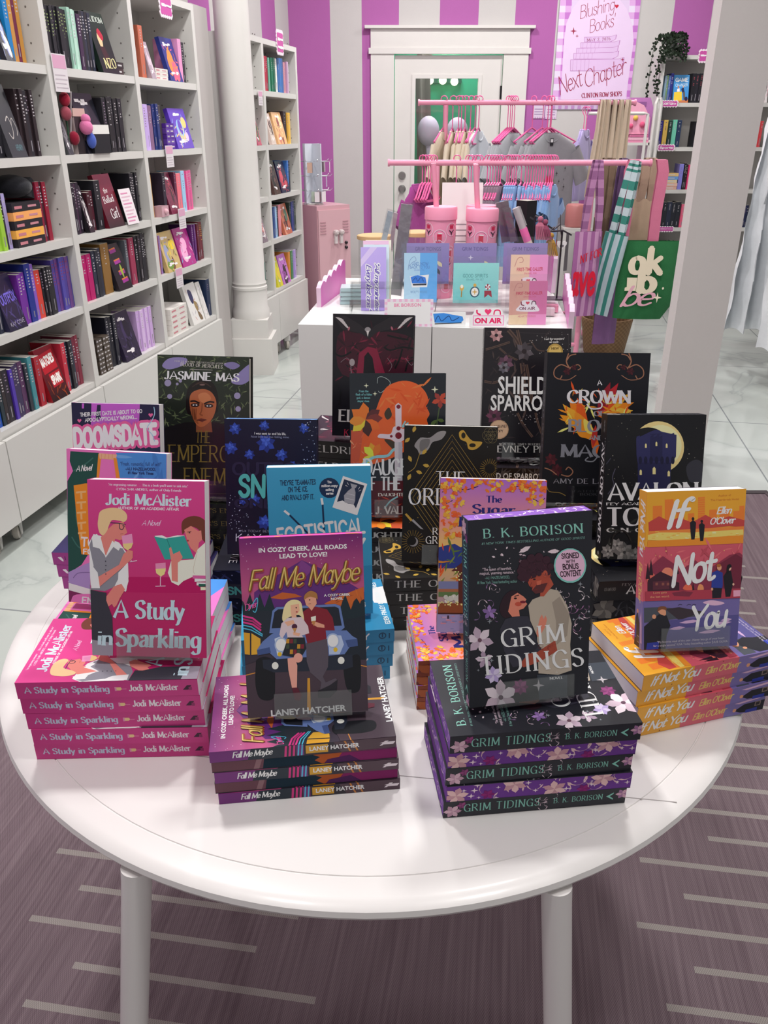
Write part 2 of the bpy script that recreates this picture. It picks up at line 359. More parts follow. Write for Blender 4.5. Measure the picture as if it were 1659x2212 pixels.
class Art:
    """printed artwork: polygons in picture units, mapped to the unit square of a cover"""
    def __init__(s, quad=((0, 0), (100, 0), (100, 100), (0, 100)), seed=1, asp=1.0):
        s.h = homog(quad); s.L = []; s.B = []; s.asp = asp; s.rnd = random.Random(seed); s.foil = False
    def col(s, c): return c if not isinstance(c, str) else lin(c, GAIN)
    def raw(s, polys, c):
        o = []
        for p in polys:
            q = [s.h(x, y) for x, y in p]
            if any(a < 0 or a > 1 or b < 0 or b > 1 for a, b in q): q = clip(q)
            if len(q) > 2: o.append(q)
        if o: s.add(o, s.col(c))
    def add(s, polys, c):
        xs = [a for p in polys for a, _ in p]; ys = [b for p in polys for _, b in p]
        b = (min(xs), min(ys), max(xs), max(ys)); lay = 0
        for q, l in s.B:
            if l >= lay and q[0] < b[2] and q[2] > b[0] and q[1] < b[3] and q[3] > b[1]: lay = l + 1
        s.B.append((b, lay)); s.L.append((polys, c, s.foil, lay))
    def poly(s, c, *pts):
        if len(pts) == 1: pts = pts[0]
        s.raw([[(pts[i], pts[i + 1]) for i in range(0, len(pts), 2)]], c)
    def blob(s, c, *pts):
        p = [(pts[i], pts[i + 1]) for i in range(0, len(pts), 2)]
        s.raw([smooth(p[-1:] + p + p[:2], 4)[4:-4]], c)
    def bg(s, top, bot=None, a=0.0, b=1.0):
        """colour field from height b down to a of the cover"""
        t, m = s.col(top), s.col(bot or top)
        n = 1 if not bot else 8; o = []
        for i in range(n):
            v0, v1 = a + (b - a) * i / n, a + (b - a) * (i + 1) / n
            mixc = lambda v: tuple(m[k] + (t[k] - m[k]) * (v - a) / (b - a) for k in range(3))
            s.add([[(0, v0), (1, v0), (1, v1), (0, v1)]], [mixc(v0), mixc(v0), mixc(v1), mixc(v1)])
    def line(s, c, w, *pts, sm=True):
        p = [(pts[i], pts[i + 1]) for i in range(0, len(pts), 2)]
        if sm and len(p) > 2: p = smooth(p, 4)
        s.raw(ribbon(p, lambda a: w), c)
    def ell(s, c, x, y, rx, ry=None, rot=0, a0=0, a1=2 * pi, n=18):
        ry = ry or rx * s.asp
        s.raw([[(x + rx * cos(t) * cos(rot) - ry * sin(t) * sin(rot), y + rx * cos(t) * sin(rot) + ry * sin(t) * cos(rot)) for t in [a0 + (a1 - a0) * k / n for k in range(n if a1 - a0 > 6 else n + 1)]]], c)
    def star(s, c, x, y, r, k=4, inn=.28):
        s.raw([[(x + (r if i % 2 == 0 else r * inn) * sin(pi * i / k), y - s.asp * (r if i % 2 == 0 else r * inn) * cos(pi * i / k)) for i in range(2 * k)]], c)
    def petal(s, c, x, y, l, w, a):
        s.raw([[(x + u * l * cos(a) - v * w * sin(a), y + s.asp * (u * l * sin(a) + v * w * cos(a))) for u, v in ((0, 0), (.3, .42), (.65, .5), (1, 0), (.65, -.5), (.3, -.42))]], c)
    def flower(s, c1, c2, x, y, r, k=6, a=0):
        for i in range(k): s.petal(c1 if i % 2 else c2, x, y, r, r * .55, a + 2 * pi * i / k)
    def heart(s, c, x, y, r):
        s.raw([[(x + r * sin(t) ** 3, y - s.asp * r * (.81 * cos(t) - .31 * cos(2 * t) - .125 * cos(3 * t) - .06 * cos(4 * t))) for t in [2 * pi * k / 16 for k in range(16)]]], c)
    def scatter(s, n, cols, box, r0, r1, kind='dot'):
        x0, y0, x1, y1 = box
        for i in range(n):
            x, y, r = s.rnd.uniform(x0, x1), s.rnd.uniform(y0, y1), s.rnd.uniform(r0, r1); c = s.rnd.choice(cols); a = s.rnd.uniform(0, 6.28)
            if kind == 'dot': s.ell(c, x, y, r, n=6)
            elif kind == 'star': s.star(c, x, y, r)
            elif kind == 'petal': s.petal(c, x, y, r, r * .5, a)
            elif kind == 'leaf':
                for q in (-.8, 0, .8): s.petal(c, x, y, r, r * .6, a + q)
            elif kind == 'moon': s.poly(c, *[z for t in range(7) for z in (x + r * cos(a + t * .5), y + s.asp * r * sin(a + t * .5))] + [z for t in range(6, -1, -1) for z in (x + r * .25 * cos(a + 1.5) + r * .72 * cos(a + t * .5), y + s.asp * (r * .25 * sin(a + 1.5) + r * .72 * sin(a + t * .5)))])
            elif kind == 'blade': s.petal(c, x, y, r * 2.2, r * .35, a)
            elif kind == 'bar': s.poly(c, x, y, x + r * 4, y, x + r * 4, y + r, x, y + r)
    def text(s, t, c, x0, y0, x1, y1, cap, style='sans', bold=0.0, ol=None, olw=0):
        """lettering along the baseline (x0,y0)-(x1,y1) with capitals cap high"""
        P, w = sans_text(t, bold) if style == 'sans' else stroke_text(t, style)
        dx, dy = x1 - x0, y1 - y0; l = hypot(dx * s.asp, dy); ax, ay = dx / w, dy / w; ux, uy = dy / l / s.asp * cap / 10, -dx * s.asp / l * cap / 10
        if ol:
            for ox, oy in ((olw, 0), (-olw, 0), (0, olw), (0, -olw), (olw * .7, olw * .7), (-olw * .7, olw * .7), (olw * .7, -olw * .7), (-olw * .7, -olw * .7)):
                s.raw([[(x0 + a * ax + b * ux + ox, y0 + a * ay + b * uy + oy) for a, b in f] for f in P], ol)
        s.raw([[(x0 + a * ax + b * ux, y0 + a * ay + b * uy) for a, b in f] for f in P], c)
    def put(s, mb, o, ex, ey, nrm, dz=3.5e-5, z0=6e-5, m=0, mf=0):
        """lays the artwork on the rectangle at o spanned by ex (right) and ey (up)"""
        o, ex, ey, nrm = Vector(o), Vector(ex), Vector(ey), Vector(nrm)
        for polys, c, foil, k in s.L:
            for i, q in enumerate(polys):
                off = o + nrm * (z0 + dz * (k + (i % 12) / 16))
                mb.face([off + ex * a + ey * b for a, b in q], c, mf if foil else m)
# ================================================================ the room
def floor_mat():
    m = bpy.data.materials.new('marble_tile'); m.use_nodes = True; nt = m.node_tree; L = nt.links.new; p = nt.nodes['Principled BSDF']
    tc = N(nt, 'ShaderNodeTexCoord'); mp = N(nt, 'ShaderNodeMapping'); mp.inputs['Rotation'].default_value = (0, 0, R(10)); mp.inputs['Location'].default_value = (0.12, 0.36, 0)
    L(tc.outputs['Object'], mp.inputs[0])
    br = N(nt, 'ShaderNodeTexBrick'); br.offset = 0.0; br.squash = 1
    for k, v in (('Scale', 1), ('Mortar Size', .004), ('Mortar Smooth', .2), ('Bias', 0), ('Brick Width', .62), ('Row Height', 1.22)): br.inputs[k].default_value = v
    L(mp.outputs[0], br.inputs[0])
    n1 = N(nt, 'ShaderNodeTexNoise'); n1.inputs['Scale'].default_value = .9; n1.inputs['Detail'].default_value = 5; n1.inputs['Distortion'].default_value = 1.6
    L(tc.outputs['Object'], n1.inputs[0])
    cr = N(nt, 'ShaderNodeValToRGB'); e = cr.color_ramp.elements
    e[0].position = .43; e[0].color = (*lin('#bfc5c0'), 1); e[1].position = .6; e[1].color = (*lin('#c5cac6'), 1)
    k = e.new(.487); k.color = (*lin('#b7bdb9'), 1); k = e.new(.5); k.color = (*lin('#acb2af'), 1); k = e.new(.51); k.color = (*lin('#bbc1bd'), 1)
    L(n1.outputs[0], cr.inputs[0])
    mx = N(nt, 'ShaderNodeMix', data_type='RGBA'); L(br.outputs['Fac'], mx.inputs[0]); L(cr.outputs[0], mx.inputs[6]); mx.inputs[7].default_value = (*lin('#83888a'), 1)
    L(mx.outputs[2], p.inputs['Base Color']); p.inputs['Roughness'].default_value = .13; p.inputs['Specular IOR Level'].default_value = .5
    MATS['marble'] = m
def carpet_mat():
    m = bpy.data.materials.new('woven_carpet'); m.use_nodes = True; nt = m.node_tree; L = nt.links.new; p = nt.nodes['Principled BSDF']
    tc = N(nt, 'ShaderNodeTexCoord'); mp = N(nt, 'ShaderNodeMapping'); mp.inputs['Rotation'].default_value = (0, 0, R(8.6)); L(tc.outputs['Object'], mp.inputs[0])
    sp = N(nt, 'ShaderNodeSeparateXYZ'); L(mp.outputs[0], sp.inputs[0])
    def M_(op, a, b=None, c=None):
        n = N(nt, 'ShaderNodeMath', operation=op)
        for i, v in enumerate((a, b, c)):
            if v is None: continue
            if isinstance(v, (int, float)): n.inputs[i].default_value = v
            else: L(v, n.inputs[i])
        return n.outputs[0]
    x, y = sp.outputs[0], sp.outputs[1]
    rowf = M_('ADD', M_('DIVIDE', y, .0835), .74)
    row = M_('FLOOR', rowf); fr = M_('FRACT', rowf)
    wn = N(nt, 'ShaderNodeTexWhiteNoise', noise_dimensions='1D'); L(row, wn.inputs['W'])
    a = M_('ADD', M_('DIVIDE', x, 1.24), M_('ADD', M_('MULTIPLY', wn.outputs[0], .16), .58)); fa = M_('FRACT', a)
    dash = M_('MULTIPLY', M_('LESS_THAN', fr, .17), M_('LESS_THAN', fa, .38))
    # weave: fine over-under threads
    t1 = M_('SINE', M_('MULTIPLY', x, 1500)); t2 = M_('SINE', M_('MULTIPLY', y, 900)); wv = M_('MULTIPLY_ADD', M_('MULTIPLY', t1, t2), .5, .5)
    st = N(nt, 'ShaderNodeTexNoise'); st.inputs['Scale'].default_value = 1
    m2 = N(nt, 'ShaderNodeMapping'); m2.inputs['Scale'].default_value = (120, 3, 1); L(mp.outputs[0], m2.inputs[0]); L(m2.outputs[0], st.inputs[0])
    cr = N(nt, 'ShaderNodeValToRGB'); e = cr.color_ramp.elements
    e[0].position = .32; e[0].color = (*lin('#76656c'), 1); e[1].position = .7; e[1].color = (*lin('#8a797f'), 1); L(st.outputs[0], cr.inputs[0])
    mx = N(nt, 'ShaderNodeMix', data_type='RGBA'); L(dash, mx.inputs[0]); L(cr.outputs[0], mx.inputs[6]); mx.inputs[7].default_value = (*lin('#a59d99'), 1)
    my = N(nt, 'ShaderNodeMix', data_type='RGBA', blend_type='MULTIPLY'); my.inputs[0].default_value = 1; L(mx.outputs[2], my.inputs[6])
    mr = N(nt, 'ShaderNodeMapRange'); mr.inputs[3].default_value = .68; mr.inputs[4].default_value = 1.22; L(wv, mr.inputs[0]); L(mr.outputs[0], my.inputs[7])
    L(my.outputs[2], p.inputs['Base Color']); p.inputs['Roughness'].default_value = .95; p.inputs['Specular IOR Level'].default_value = .1
    b = N(nt, 'ShaderNodeBump'); b.inputs['Strength'].default_value = .3; b.inputs['Distance'].default_value = .002; L(wv, b.inputs['Height']); L(b.outputs[0], p.inputs['Normal'])
    MATS['carpet'] = m
floor_mat(); carpet_mat()
WHITE = lin('#d3d1cd'); WALLW = lin('#c6c3c1'); PURP = lin('#ae64a5'); PINKC = lin('#df8fa9'); CREAM = lin('#d9d6d2')
BACKY = 7.85
m = MB(); m.face([(-4.5, -2, 0), (5.5, -2, 0), (5.5, 9.2, 0), (-4.5, 9.2, 0)], WHITE); tag(m.build('floor', 'marble'), kind='structure')
m = MB(); m.face([(-4.5, -2, CEIL), (-4.5, 9.2, CEIL), (5.5, 9.2, CEIL), (5.5, -2, CEIL)], lin('#d9d6d4')); tag(m.build('ceiling', 'wallpaint'), kind='structure')
m = MB(); m.box((-1.06, -1.2, .0005), (1.66, 3.27, .008), lin('#7d6a70'))
rug = tag(m.build('carpet', 'carpet'), 'purple grey woven carpet with pale dashes under the round table', 'carpet')
m = MB(); m.box((-1.07, 3.27, .0005), (1.68, 3.3, .012), lin('#4d4548')); m.box((1.66, -1.2, .0005), (1.68, 3.27, .012), lin('#5a4f53')); m.build('edging', 'matte', rug)

# back wall: painted stripes, an opening for the door
edges = [-.80, -.445, -.184, .123, .46, .779, 1.082, 1.423, 1.75, 2.07, 2.385, 2.70, 3.02, 3.34, 3.66, 3.98, 5.5]
DX0, DX1, DZ = -.02, 1.12, 2.03
m = MB()
for i in range(len(edges) - 1):
    c = PURP if i % 2 == 0 else WALLW
    cuts = [edges[i]] + [q for q in (DX0, DX1) if edges[i] < q < edges[i + 1]] + [edges[i + 1]]
    for a, b in zip(cuts, cuts[1:]):
        z0 = DZ if DX0 <= (a + b) / 2 <= DX1 else 0
        m.face([(a, BACKY, z0), (b, BACKY, z0), (b, BACKY, CEIL), (a, BACKY, CEIL)], c)
tag(m.build('wall_back', 'wallpaint'), kind='structure')
AZ = R(12.3); D1 = Vector((sin(AZ), cos(AZ), 0)); IN1 = Vector((-cos(AZ), sin(AZ), 0))
CORN = Vector((-.79, BACKY, 0))
m = MB()
for i in range(26):
    a, b = CORN - D1 * .33 * i, CORN - D1 * .33 * (i + 1)
    m.face([b, a, a + Vector((0, 0, CEIL)), b + Vector((0, 0, CEIL))], WALLW if i % 2 == 0 else PURP)
tag(m.build('wall_left', 'wallpaint'), kind='structure')
m = MB(); m.face([(5.5, BACKY, 0), (5.5, 1.5, 0), (5.5, 1.5, CEIL), (5.5, BACKY, CEIL)], WALLW); tag(m.build('wall_right', 'wallpaint'), kind='structure')
m = MB()
for a, b in ((-.78, -.115), (1.215, 5.4)): m.box((a, BACKY - .018, 0), (b, BACKY - .001, .215), CREAM)
tag(m.build('baseboard_back', 'enamel'), kind='structure')
m = MB(); m.box((-.5, 8.75, 0), (1.9, 8.8, 2.6), lin('#23936c')); m.box((-.5, 7.9, 0), (-.45, 8.75, 2.6), lin('#4b3a36')); m.box((1.85, 7.9, 0), (1.9, 8.75, 2.6), lin('#1b7d5b'))
tag(m.build('wall_stockroom', 'matte'), kind='structure')
# door with casing
m = MB(); y0 = BACKY - .03
m.box((-.111, y0, 0), (.085, BACKY + .04, 2.016), CREAM); m.box((1.003, y0, 0), (1.209, BACKY + .04, 2.016), CREAM)
m.box((-.128, y0 - .012, 2.016), (1.226, BACKY + .04, 2.06), CREAM); m.box((-.111, y0, 2.06), (1.209, BACKY + .04, 2.2), CREAM); m.box((-.159, y0 - .03, 2.2), (1.248, BACKY + .04, 2.222), CREAM)
area('stockroom_fill_light', (.6, 8.3, 2.5), .5, .3, 26)  # added unseen fill, brightens the green wall behind the door glass
door = tag(m.build('door_1', 'enamel', bevel=.003), kind='structure')
m = MB(); ya, yb = BACKY, BACKY + .04; gx0, gx1, gz0, gz1 = .268, .80, .32, 1.835
for a, b in (((.091, ya, .01), (gx0, yb, 2.009)), ((gx1, ya, .01), (.997, yb, 2.009)), ((gx0, ya, .01), (gx1, yb, gz0)), ((gx0, ya, gz1), (gx1, yb, 2.009))): m.box(a, b, CREAM)
for a, b in (((gx0 - .03, ya - .01, gz0 - .03), (gx0, ya, gz1 + .03)), ((gx1, ya - .01, gz0 - .03), (gx1 + .03, ya, gz1 + .03)), ((gx0, ya - .01, gz1), (gx1, ya, gz1 + .03)), ((gx0, ya - .01, gz0 - .03), (gx1, ya, gz0))): m.box(a, b, CREAM)
m.build('door_slab', 'enamel', door)
m = MB(); m.box((gx0, ya + .015, gz0), (gx1, ya + .02, gz1), WHITE); m.build('door_glass', 'acrylic', door)
for nm, z in (('deadbolt', 1.075), ('door_knob', .965)):
    m = MB(); m.lathe([(.033, 0), (.033, .008), (.014, .012), (.014, .03), (.03, .04), (.033, .055), (.02, .068)] if nm == 'door_knob' else [(.033, 0), (.033, .012), (.026, .022)], lin('#9a9a98'), 16, M=Matrix.Translation((.16, ya, z)) @ Matrix.Rotation(pi / 2, 4, 'X')); m.build(nm, 'metal', door, True)
for z in (1.68, 1.05): m = MB(); m.box((.988, ya - .012, z), (1.004, ya, z + .1), lin('#2a2a2c')); m.build('hinge', 'metal', door)
# what shows through the pane
lamp = thing('wall_lamp', 'cluster of warm bulbs shining behind the glass of the back door', 'lamp', Matrix.Translation((.53, 8.7, 1.86)))
bl = bpy.data.materials.new('bulb_glow'); bl.use_nodes = True; q = bl.node_tree.nodes['Principled BSDF']; q.inputs['Emission Color'].default_value = (1, .86, .5, 1); q.inputs['Emission Strength'].default_value = 9; MATS['bulb'] = bl
m = MB(); m.box((-.15, 0, -.02), (.2, .04, .02), lin('#2b5d4c')); m.build('bracket', 'metal', lamp)
for bx, bz in ((-.1, 0), (.02, .0), (.13, -.01)): m = MB(); m.ball((bx, -.04, bz), .035, (1, .9, .6)); m.build('bulb', 'bulb', lamp, True)
m = MB(); rows = [[Vector((x + .02 * sin(9 * z), 8.3 + .03 * sin(x * 70), z)) for x in [.30 + .022 * i for i in range(7)]] for z in (.3, .9, 1.4, 1.9, 2.1)]; m.grid(rows, lin('#8d8a80')); tag(m.build('drape', 'cloth', smooth=True), 'pale cream drape hanging behind the glass of the back door', 'drape')
for k, (bx, bz, r, lb) in enumerate(((.40, 1.43, .1, 'left'), (.66, 1.42, .1, 'right'))):
    m = MB(); m.ball((bx, BACKY + .3, bz), r, lin('#bfb4c8'), 12, sz=1.25); m.tube([(bx, BACKY + .3, bz - r), (bx + .02, BACKY + .3, bz - .3), (bx, BACKY + .3, .0)], .025, lin('#bfb4c8')); tag(m.build('wig_stand', 'matte', smooth=True), f'lilac rounded head form behind the door glass, {lb} of the pair', 'stand')
# columns
m = MB(); cx, cy = -.857, 5.34
m.box((cx - .14, cy - .14, 0), (cx + .14, cy + .14, .233), CREAM)
m.box((cx - .118, cy - .118, .233), (cx + .118, cy + .118, .35), CREAM)
m.lathe([(.118, .35), (.118, .40), (.108, .42), (.108, .525), (.112, .53), (.112, .545), (.104, .55), (.104, .558), (.108, .565), (.101, .58), (.1, 1.3), (.098, 2.3), (.096, CEIL)], CREAM, 40, M=Matrix.Translation((cx, cy, 0)))
tag(m.build('column', 'enamel', smooth=True), kind='structure')
m = MB(); m.box((1.306, 3.7, 0), (1.535, 3.79, CEIL), lin('#d0cac8')); tag(m.build('pillar', 'wallpaint', bevel=.004), kind='structure')

# ================================================================ bookcases
ZR = [1.665, 1.355, 1.05, .775, .45]
def caster(parent, x, y, rot=0):
    m = MB(); M = Matrix.Translation((x, y, 0)) @ Matrix.Rotation(rot, 4, 'Z')
    m.box((-.02, -.022, .062), (.03, .022, .1), lin('#c8c6c2'), M=M)
    for s in (-1, 1): m.prism([(-.008, .018), (.008, .018), (.028, .075), (-.02, .075)], .004, lin('#c8c6c2'), M=M @ Matrix.Translation((0, s * .018 - .002, 0)))
    c = m.build('caster', 'plastic', parent)
    m = MB(); m.lathe([(.02, -.012), (.032, -.01), (.034, 0), (.032, .01), (.02, .012)], lin('#b9b3aa'), 18, M=M @ Matrix.Translation((0, 0, .034)) @ Matrix.Rotation(pi / 2, 4, 'X')); m.build('wheel', 'plastic', c, True)
def bookcase(name, label, M, ups, zs, top, depth, cab=True, casters=(), sw=.036, holes=True):
    t = thing(name, label, 'bookcase', M)
    z0 = .1 if cab else .0
    m = MB(); m.box((ups[0], depth - .008, z0), (ups[-1] + sw, depth, top), lin('#bdb9b6')); m.build('back_panel', 'lacquer', t)
    for u in ups:
        m = MB(); m.box((u, 0, z0), (u + sw, depth - .009, top), WHITE)
        if holes:
            for sd in (u - .0006, u + sw + .0006):
                for k in range(26):
                    for yy in (.05, .21):
                        z = .52 + k * .058
                        m.face([(sd, yy + .004 * cos(q * pi / 3), z + .004 * sin(q * pi / 3)) for q in range(6)], lin('#77726f'))
        m.build('upright', 'lacquer', t)
    for a, b in zip(ups, ups[1:]):
        for z in zs:
            m = MB(); th = .03; m.box((a + sw, .004, z - th), (b, depth - .009, z), WHITE); m.build('shelf', 'lacquer', t)
        m = MB(); m.box((a + sw, 0, top - .03), (b, depth - .009, top), WHITE); m.build('top_board', 'lacquer', t)
        if cab:
            zc = zs[-1] - .03
            m = MB(); m.box((a + .003 + sw / 2, -.024, .105), (b + sw / 2 - .003, -.004, zc + .004), lin('#d3d1cd')); m.build('cabinet_door', 'lacquer', t, bevel=.002)
            m = MB(); m.box((a + sw, .0, .1), (b, depth - .009, .115), WHITE); m.build('cabinet_floor', 'lacquer', t)
    for x, y, r in casters: caster(t, x, y, r)
    return t
P1 = Vector((-1.411, 2.693, 0)); A1 = R(10.7); FR1 = frame(P1, Vector((sin(A1), cos(A1), 0)), Vector((-cos(A1), sin(A1), 0)), Vector((0, 0, 1)))
UP1 = [-.64, .085, .806, 1.53, 2.25]
bookcase('bookcase', 'tall white bookcase with wheeled cabinets along the left wall, nearest the round table', FR1, UP1, ZR, 2.03, .3, True, [(x, y, a) for x in (-.6, .03, .16, .77, .88, 1.5, 1.6, 2.2) for y, a in ((.05, .4),)])
m = MB(); m.box((2.295, .02, 0), (2.52, .33, 2.04), lin('#b3adab')); o = m.build('filler_panel', 'lacquer'); o.matrix_world = FR1; tag(o, 'grey white filler panel boxed in beside the left bookcase, behind the round column', 'panel')
P2 = Vector((-.9, 5.0, 0)); FR2 = frame(P2, D1, IN1, Vector((0, 0, 1))); UP2 = [.31, .72, 1.385]
bookcase('bookcase', 'white bookcase in the back left corner, beyond the round column, beside the pink locker', FR2, UP2, ZR, 1.95, .3, True, [(.8, .03, .3), (.92, .0, .6), (1.36, 0, .2)])
RY = 7.5; FR3 = frame(Vector((0, RY, 0)), Vector((1, 0, 0)), Vector((0, 1, 0)), Vector((0, 0, 1)))
ZR3 = [1.642, 1.31, .978, .67, .36]
bookcase('bookcase', 'white bookcase on the back wall right of the banner, partly behind the pillar', FR3, [2.235, 2.97, 3.705], ZR3, 1.985, .3, False, (), .03, False)

# ================================================================ round table
TX, TY, TR, TZ = -.018, 1.135, .561, .74
t = thing('round_table', 'white round wooden table on tapered legs carrying all the stacked books', 'table', Matrix.Translation((TX, TY, 0)))
m = MB(); LQ = lin('#e9e5e3'); n = 128
prof = [(.02, TZ - .028), (TR - .03, TZ - .028), (TR - .012, TZ - .024), (TR - .003, TZ - .017), (TR, TZ - .011), (TR - .002, TZ - .005), (TR - .008, TZ - .0015), (TR - .018, TZ), (TR - .0405, TZ), (TR - .0412, TZ - .0012), (TR - .0424, TZ - .0012), (TR - .043, TZ), (.02, TZ)]
m.lathe(prof, LQ, n)
m.build('tabletop', 'lacquer', t, True)
for a in (.0,):
    m = MB(); yy = -.295; sl = -.06
    pa, pb = gz(78, 1600, TZ), gz(1462, 1733, TZ); d_ = (pb - pa).normalized(); m.box((0, -.0006, 0), ((pb - pa).length, .0006, .0002), lin('#a39d9b'), M=Matrix.Translation((pa.x - TX, pa.y - TY, TZ)) @ Matrix.Rotation(atan2(d_.y, d_.x), 4, 'Z')); m.build('leaf_seam', 'matte', t)
for lx, ly, fx, fy in ((-.254, -.491, -.318, -.607), (.203, -.515, .248, -.623), (-.25, .45, -.31, .56), (.25, .45, .31, .56)):
    m = MB(); m.tube([(fx, fy, 0), (fx * .97 + lx * .03, fy * .97 + ly * .03, .02), (fx * .4 + lx * .6, fy * .4 + ly * .6, .43), (lx, ly, .7), (lx * .995, ly * .995, TZ - .02)], [.0125, .0135, .0155, .0165, .0165], LQ, 20); m.build('leg', 'lacquer', t, True)
# ================================================================ clothes racks
PK = lin('#e795b0'); PKH = lin('#e0679f')
def rack(label, x0, x1, Y, Z, posts, splay=.22):
    t = thing('clothes_rack', label, 'clothes rack', Matrix.Translation((0, Y, 0)))
    m = MB(); m.tube([(x0, 0, Z), (x1, 0, Z)], .0165, PK, 14); m.build('rail', 'enamel', t, True)
    for x in (x0, x1): m = MB(); m.tube([(x - .006, 0, Z), (x + .006, 0, Z)], .021, PK, 14); m.build('end_cap', 'enamel', t, True)
    for x in posts:
        m = MB(); m.tube([(x, 0, Z - .015), (x, 0, .05)], .0165, PK, 12); m.build('post', 'enamel', t, True)
        m = MB(); m.tube([(x, -splay, .03), (x, splay, .03)], .0165, PK, 12); m.build('foot', 'enamel', t, True)
        for s in (-1, 1):
            m = MB(); m.lathe([(.022, 0), (.022, .03)], lin('#d9d3d4'), 10, M=Matrix.Translation((x, s * (splay - .03), 0))); m.build('wheel', 'plastic', t)
    m = MB(); m.tube([(posts[0], 0, .2), (posts[1], 0, .2)], .012, PK, 10); m.build('crossbar', 'enamel', t, True)
    return t
FY, FZ, BY_, BZ = 5.2, 1.27, 6.2, 1.61
rack('pink metal clothes rack in front, hung with small blue garments and tote bags', .028, 1.557, FY, FZ, (.31, 1.23))
rack('taller pink metal clothes rack behind, hung with cream and grey shirts', .237, 1.70, BY_, BZ, (.42, 1.52))

def hanger(x, Y, Z, yaw, label, group, w=.19, drop=.17, col=PKH, arms=True):
    t = MB(); r = .0034
    hook = [(.0, .019 * -1, -.004), (0, -.024, .008), (0, -.016, .021), (0, 0, .0255), (0, .016, .02), (0, .022, .006), (0, .012, -.02), (0, 0, -.04), (0, 0, -drop)]
    t.tube([(0, a, b) for _, a, b in hook], r, col, 6)
    if arms: t.tube([(-w, 0, -drop - .085), (-w + .015, 0, -drop - .08), (-.03, 0, -drop - .012), (0, 0, -drop), (.03, 0, -drop - .012), (w - .015, 0, -drop - .08), (w, 0, -drop - .085), (w - .02, 0, -drop - .1), (-w + .02, 0, -drop - .1), (-w, 0, -drop - .085)], .0058, col, 6)
    o = t.build('clothes_hanger', 'plastic', smooth=True); o.matrix_world = at(x, Y, Z, yaw)
    return tag(o, label, 'clothes hanger', group)
def shirt(name, x, Y, Z, yaw, col, label, cat, group=None, w=.21, L=.66, slv=.2, art=None, mats='cloth', seed=0, neck=.07, tagc=True, fl=.42, fold=.16):
    rnd = random.Random(seed); ph = rnd.uniform(0, 6); m = MB(); n = 28
    prof = [(.0, neck, .03), (-.012, neck + .02, .036), (-.045, w * .72, .036), (-.075, w * .95, .038), (-.12, w, .045), (-.25, w * .97, .055), (-.45, w * 1.0, .06), (-L + .01, w * 1.06, .065), (-L, w * 1.06, .06)]
    rows = []
    for z, a, b in prof:
        rip = fold * min(1, max(0, -z - .1) / .3)
        rows.append([Vector((a * cos(2 * pi * j / n), fl * b * sin(2 * pi * j / n) * (1 + rip * 2.5 * sin(5 * 2 * pi * j / n + ph)), z)) for j in range(n)])
    m.grid(rows, col, 0, True)
    for s in (-1, 1):
        sl = [[Vector((s * (w * .9 + u * .09 * slv / .2), .0, -.105 - u * slv)) + Vector(((.05 + .015 * u) * cos(2 * pi * j / 12) * .8, fl * .034 * sin(2 * pi * j / 12) * 1.3, .055 * cos(2 * pi * j / 12) * (1 if s < 0 else -1) * (-1 if s < 0 else -1) * .6)) for j in range(12)] for u in (0, .5, 1)]
        m.grid(sl, col, 0, True)
    t = thing(name, label, cat, at(x, Y, Z, yaw), group)
    m.build('body', mats, t, True)
    m = MB(); rim = [Vector((neck * cos(a), -fl * .034 * sin(a) - .002, -.0 - .055 * max(sin(a), 0))) for a in [2 * pi * k / 20 for k in range(21)]]
    m.tube(rim, .006, col, 6); m.build('collar', mats, t, True)
    if tagc:
        m = MB(); q = -fl * .034; m.box((-.012, q - .012, -.075), (.012, q - .0105, -.03), lin('#2a272c')); m.box((-.009, q - .013, -.055), (.009, q - .0122, -.035), lin('#d8d5d8')); m.build('neck_label', 'cloth', t)
    if art:
        m = MB(); art.put(m, (-w * .62, -fl * .06 * (1 + 2.6 * fold) - .004, -L + .04), (w * 1.24, 0, 0), (0, .0, L - .22), (0, -1, 0), 3e-4, 1e-3); m.build('print', 'print', t)
    return t
# --- rear rack: cream tees, white, greys
k = 0
for px, yaw in ((959, 68), (979, 76), (992, 78), (998, 80), (1006, 76), (1018, 80), (1028, 66)):
    x = gy(px, 222, BY_).x; k += 1
    hanger(x, BY_, BZ + .016, yaw, f"pink hanger holding a cream tee, taller rear rack, {['first','second','third','fourth','fifth','sixth','seventh'][k-1]} from the left", 'hangers with cream tees on the rear rack')
    shirt('t_shirt', x, BY_, BZ - .18, yaw, lin('#d3c5b0'), f"cream tee hung edge-on on the taller rear rack, {['first','second','third','fourth','fifth','sixth','seventh'][k-1]} from the left", 'shirt', 'cream tees on the rear rack', seed=k, tagc=False)
x = gy(1036, 222, BY_).x
hanger(x, BY_, BZ + .016, 72, 'pink hanger holding the white tee between cream and grey tees', 'hangers with pale tees'); shirt('t_shirt', x, BY_, BZ - .18, 62, lin('#c9d0d6'), 'bluish white tee hanging between the cream and grey tees', 'shirt', seed=9, tagc=False)
ORD = ['first', 'second', 'third', 'fourth', 'fifth', 'sixth', 'seventh', 'eighth', 'ninth', 'tenth', 'eleventh', 'twelfth', 'thirteenth', 'fourteenth', 'fifteenth']
gpx = (1099, 1104, 1108, 1113, 1153, 1175, 1186, 1192)
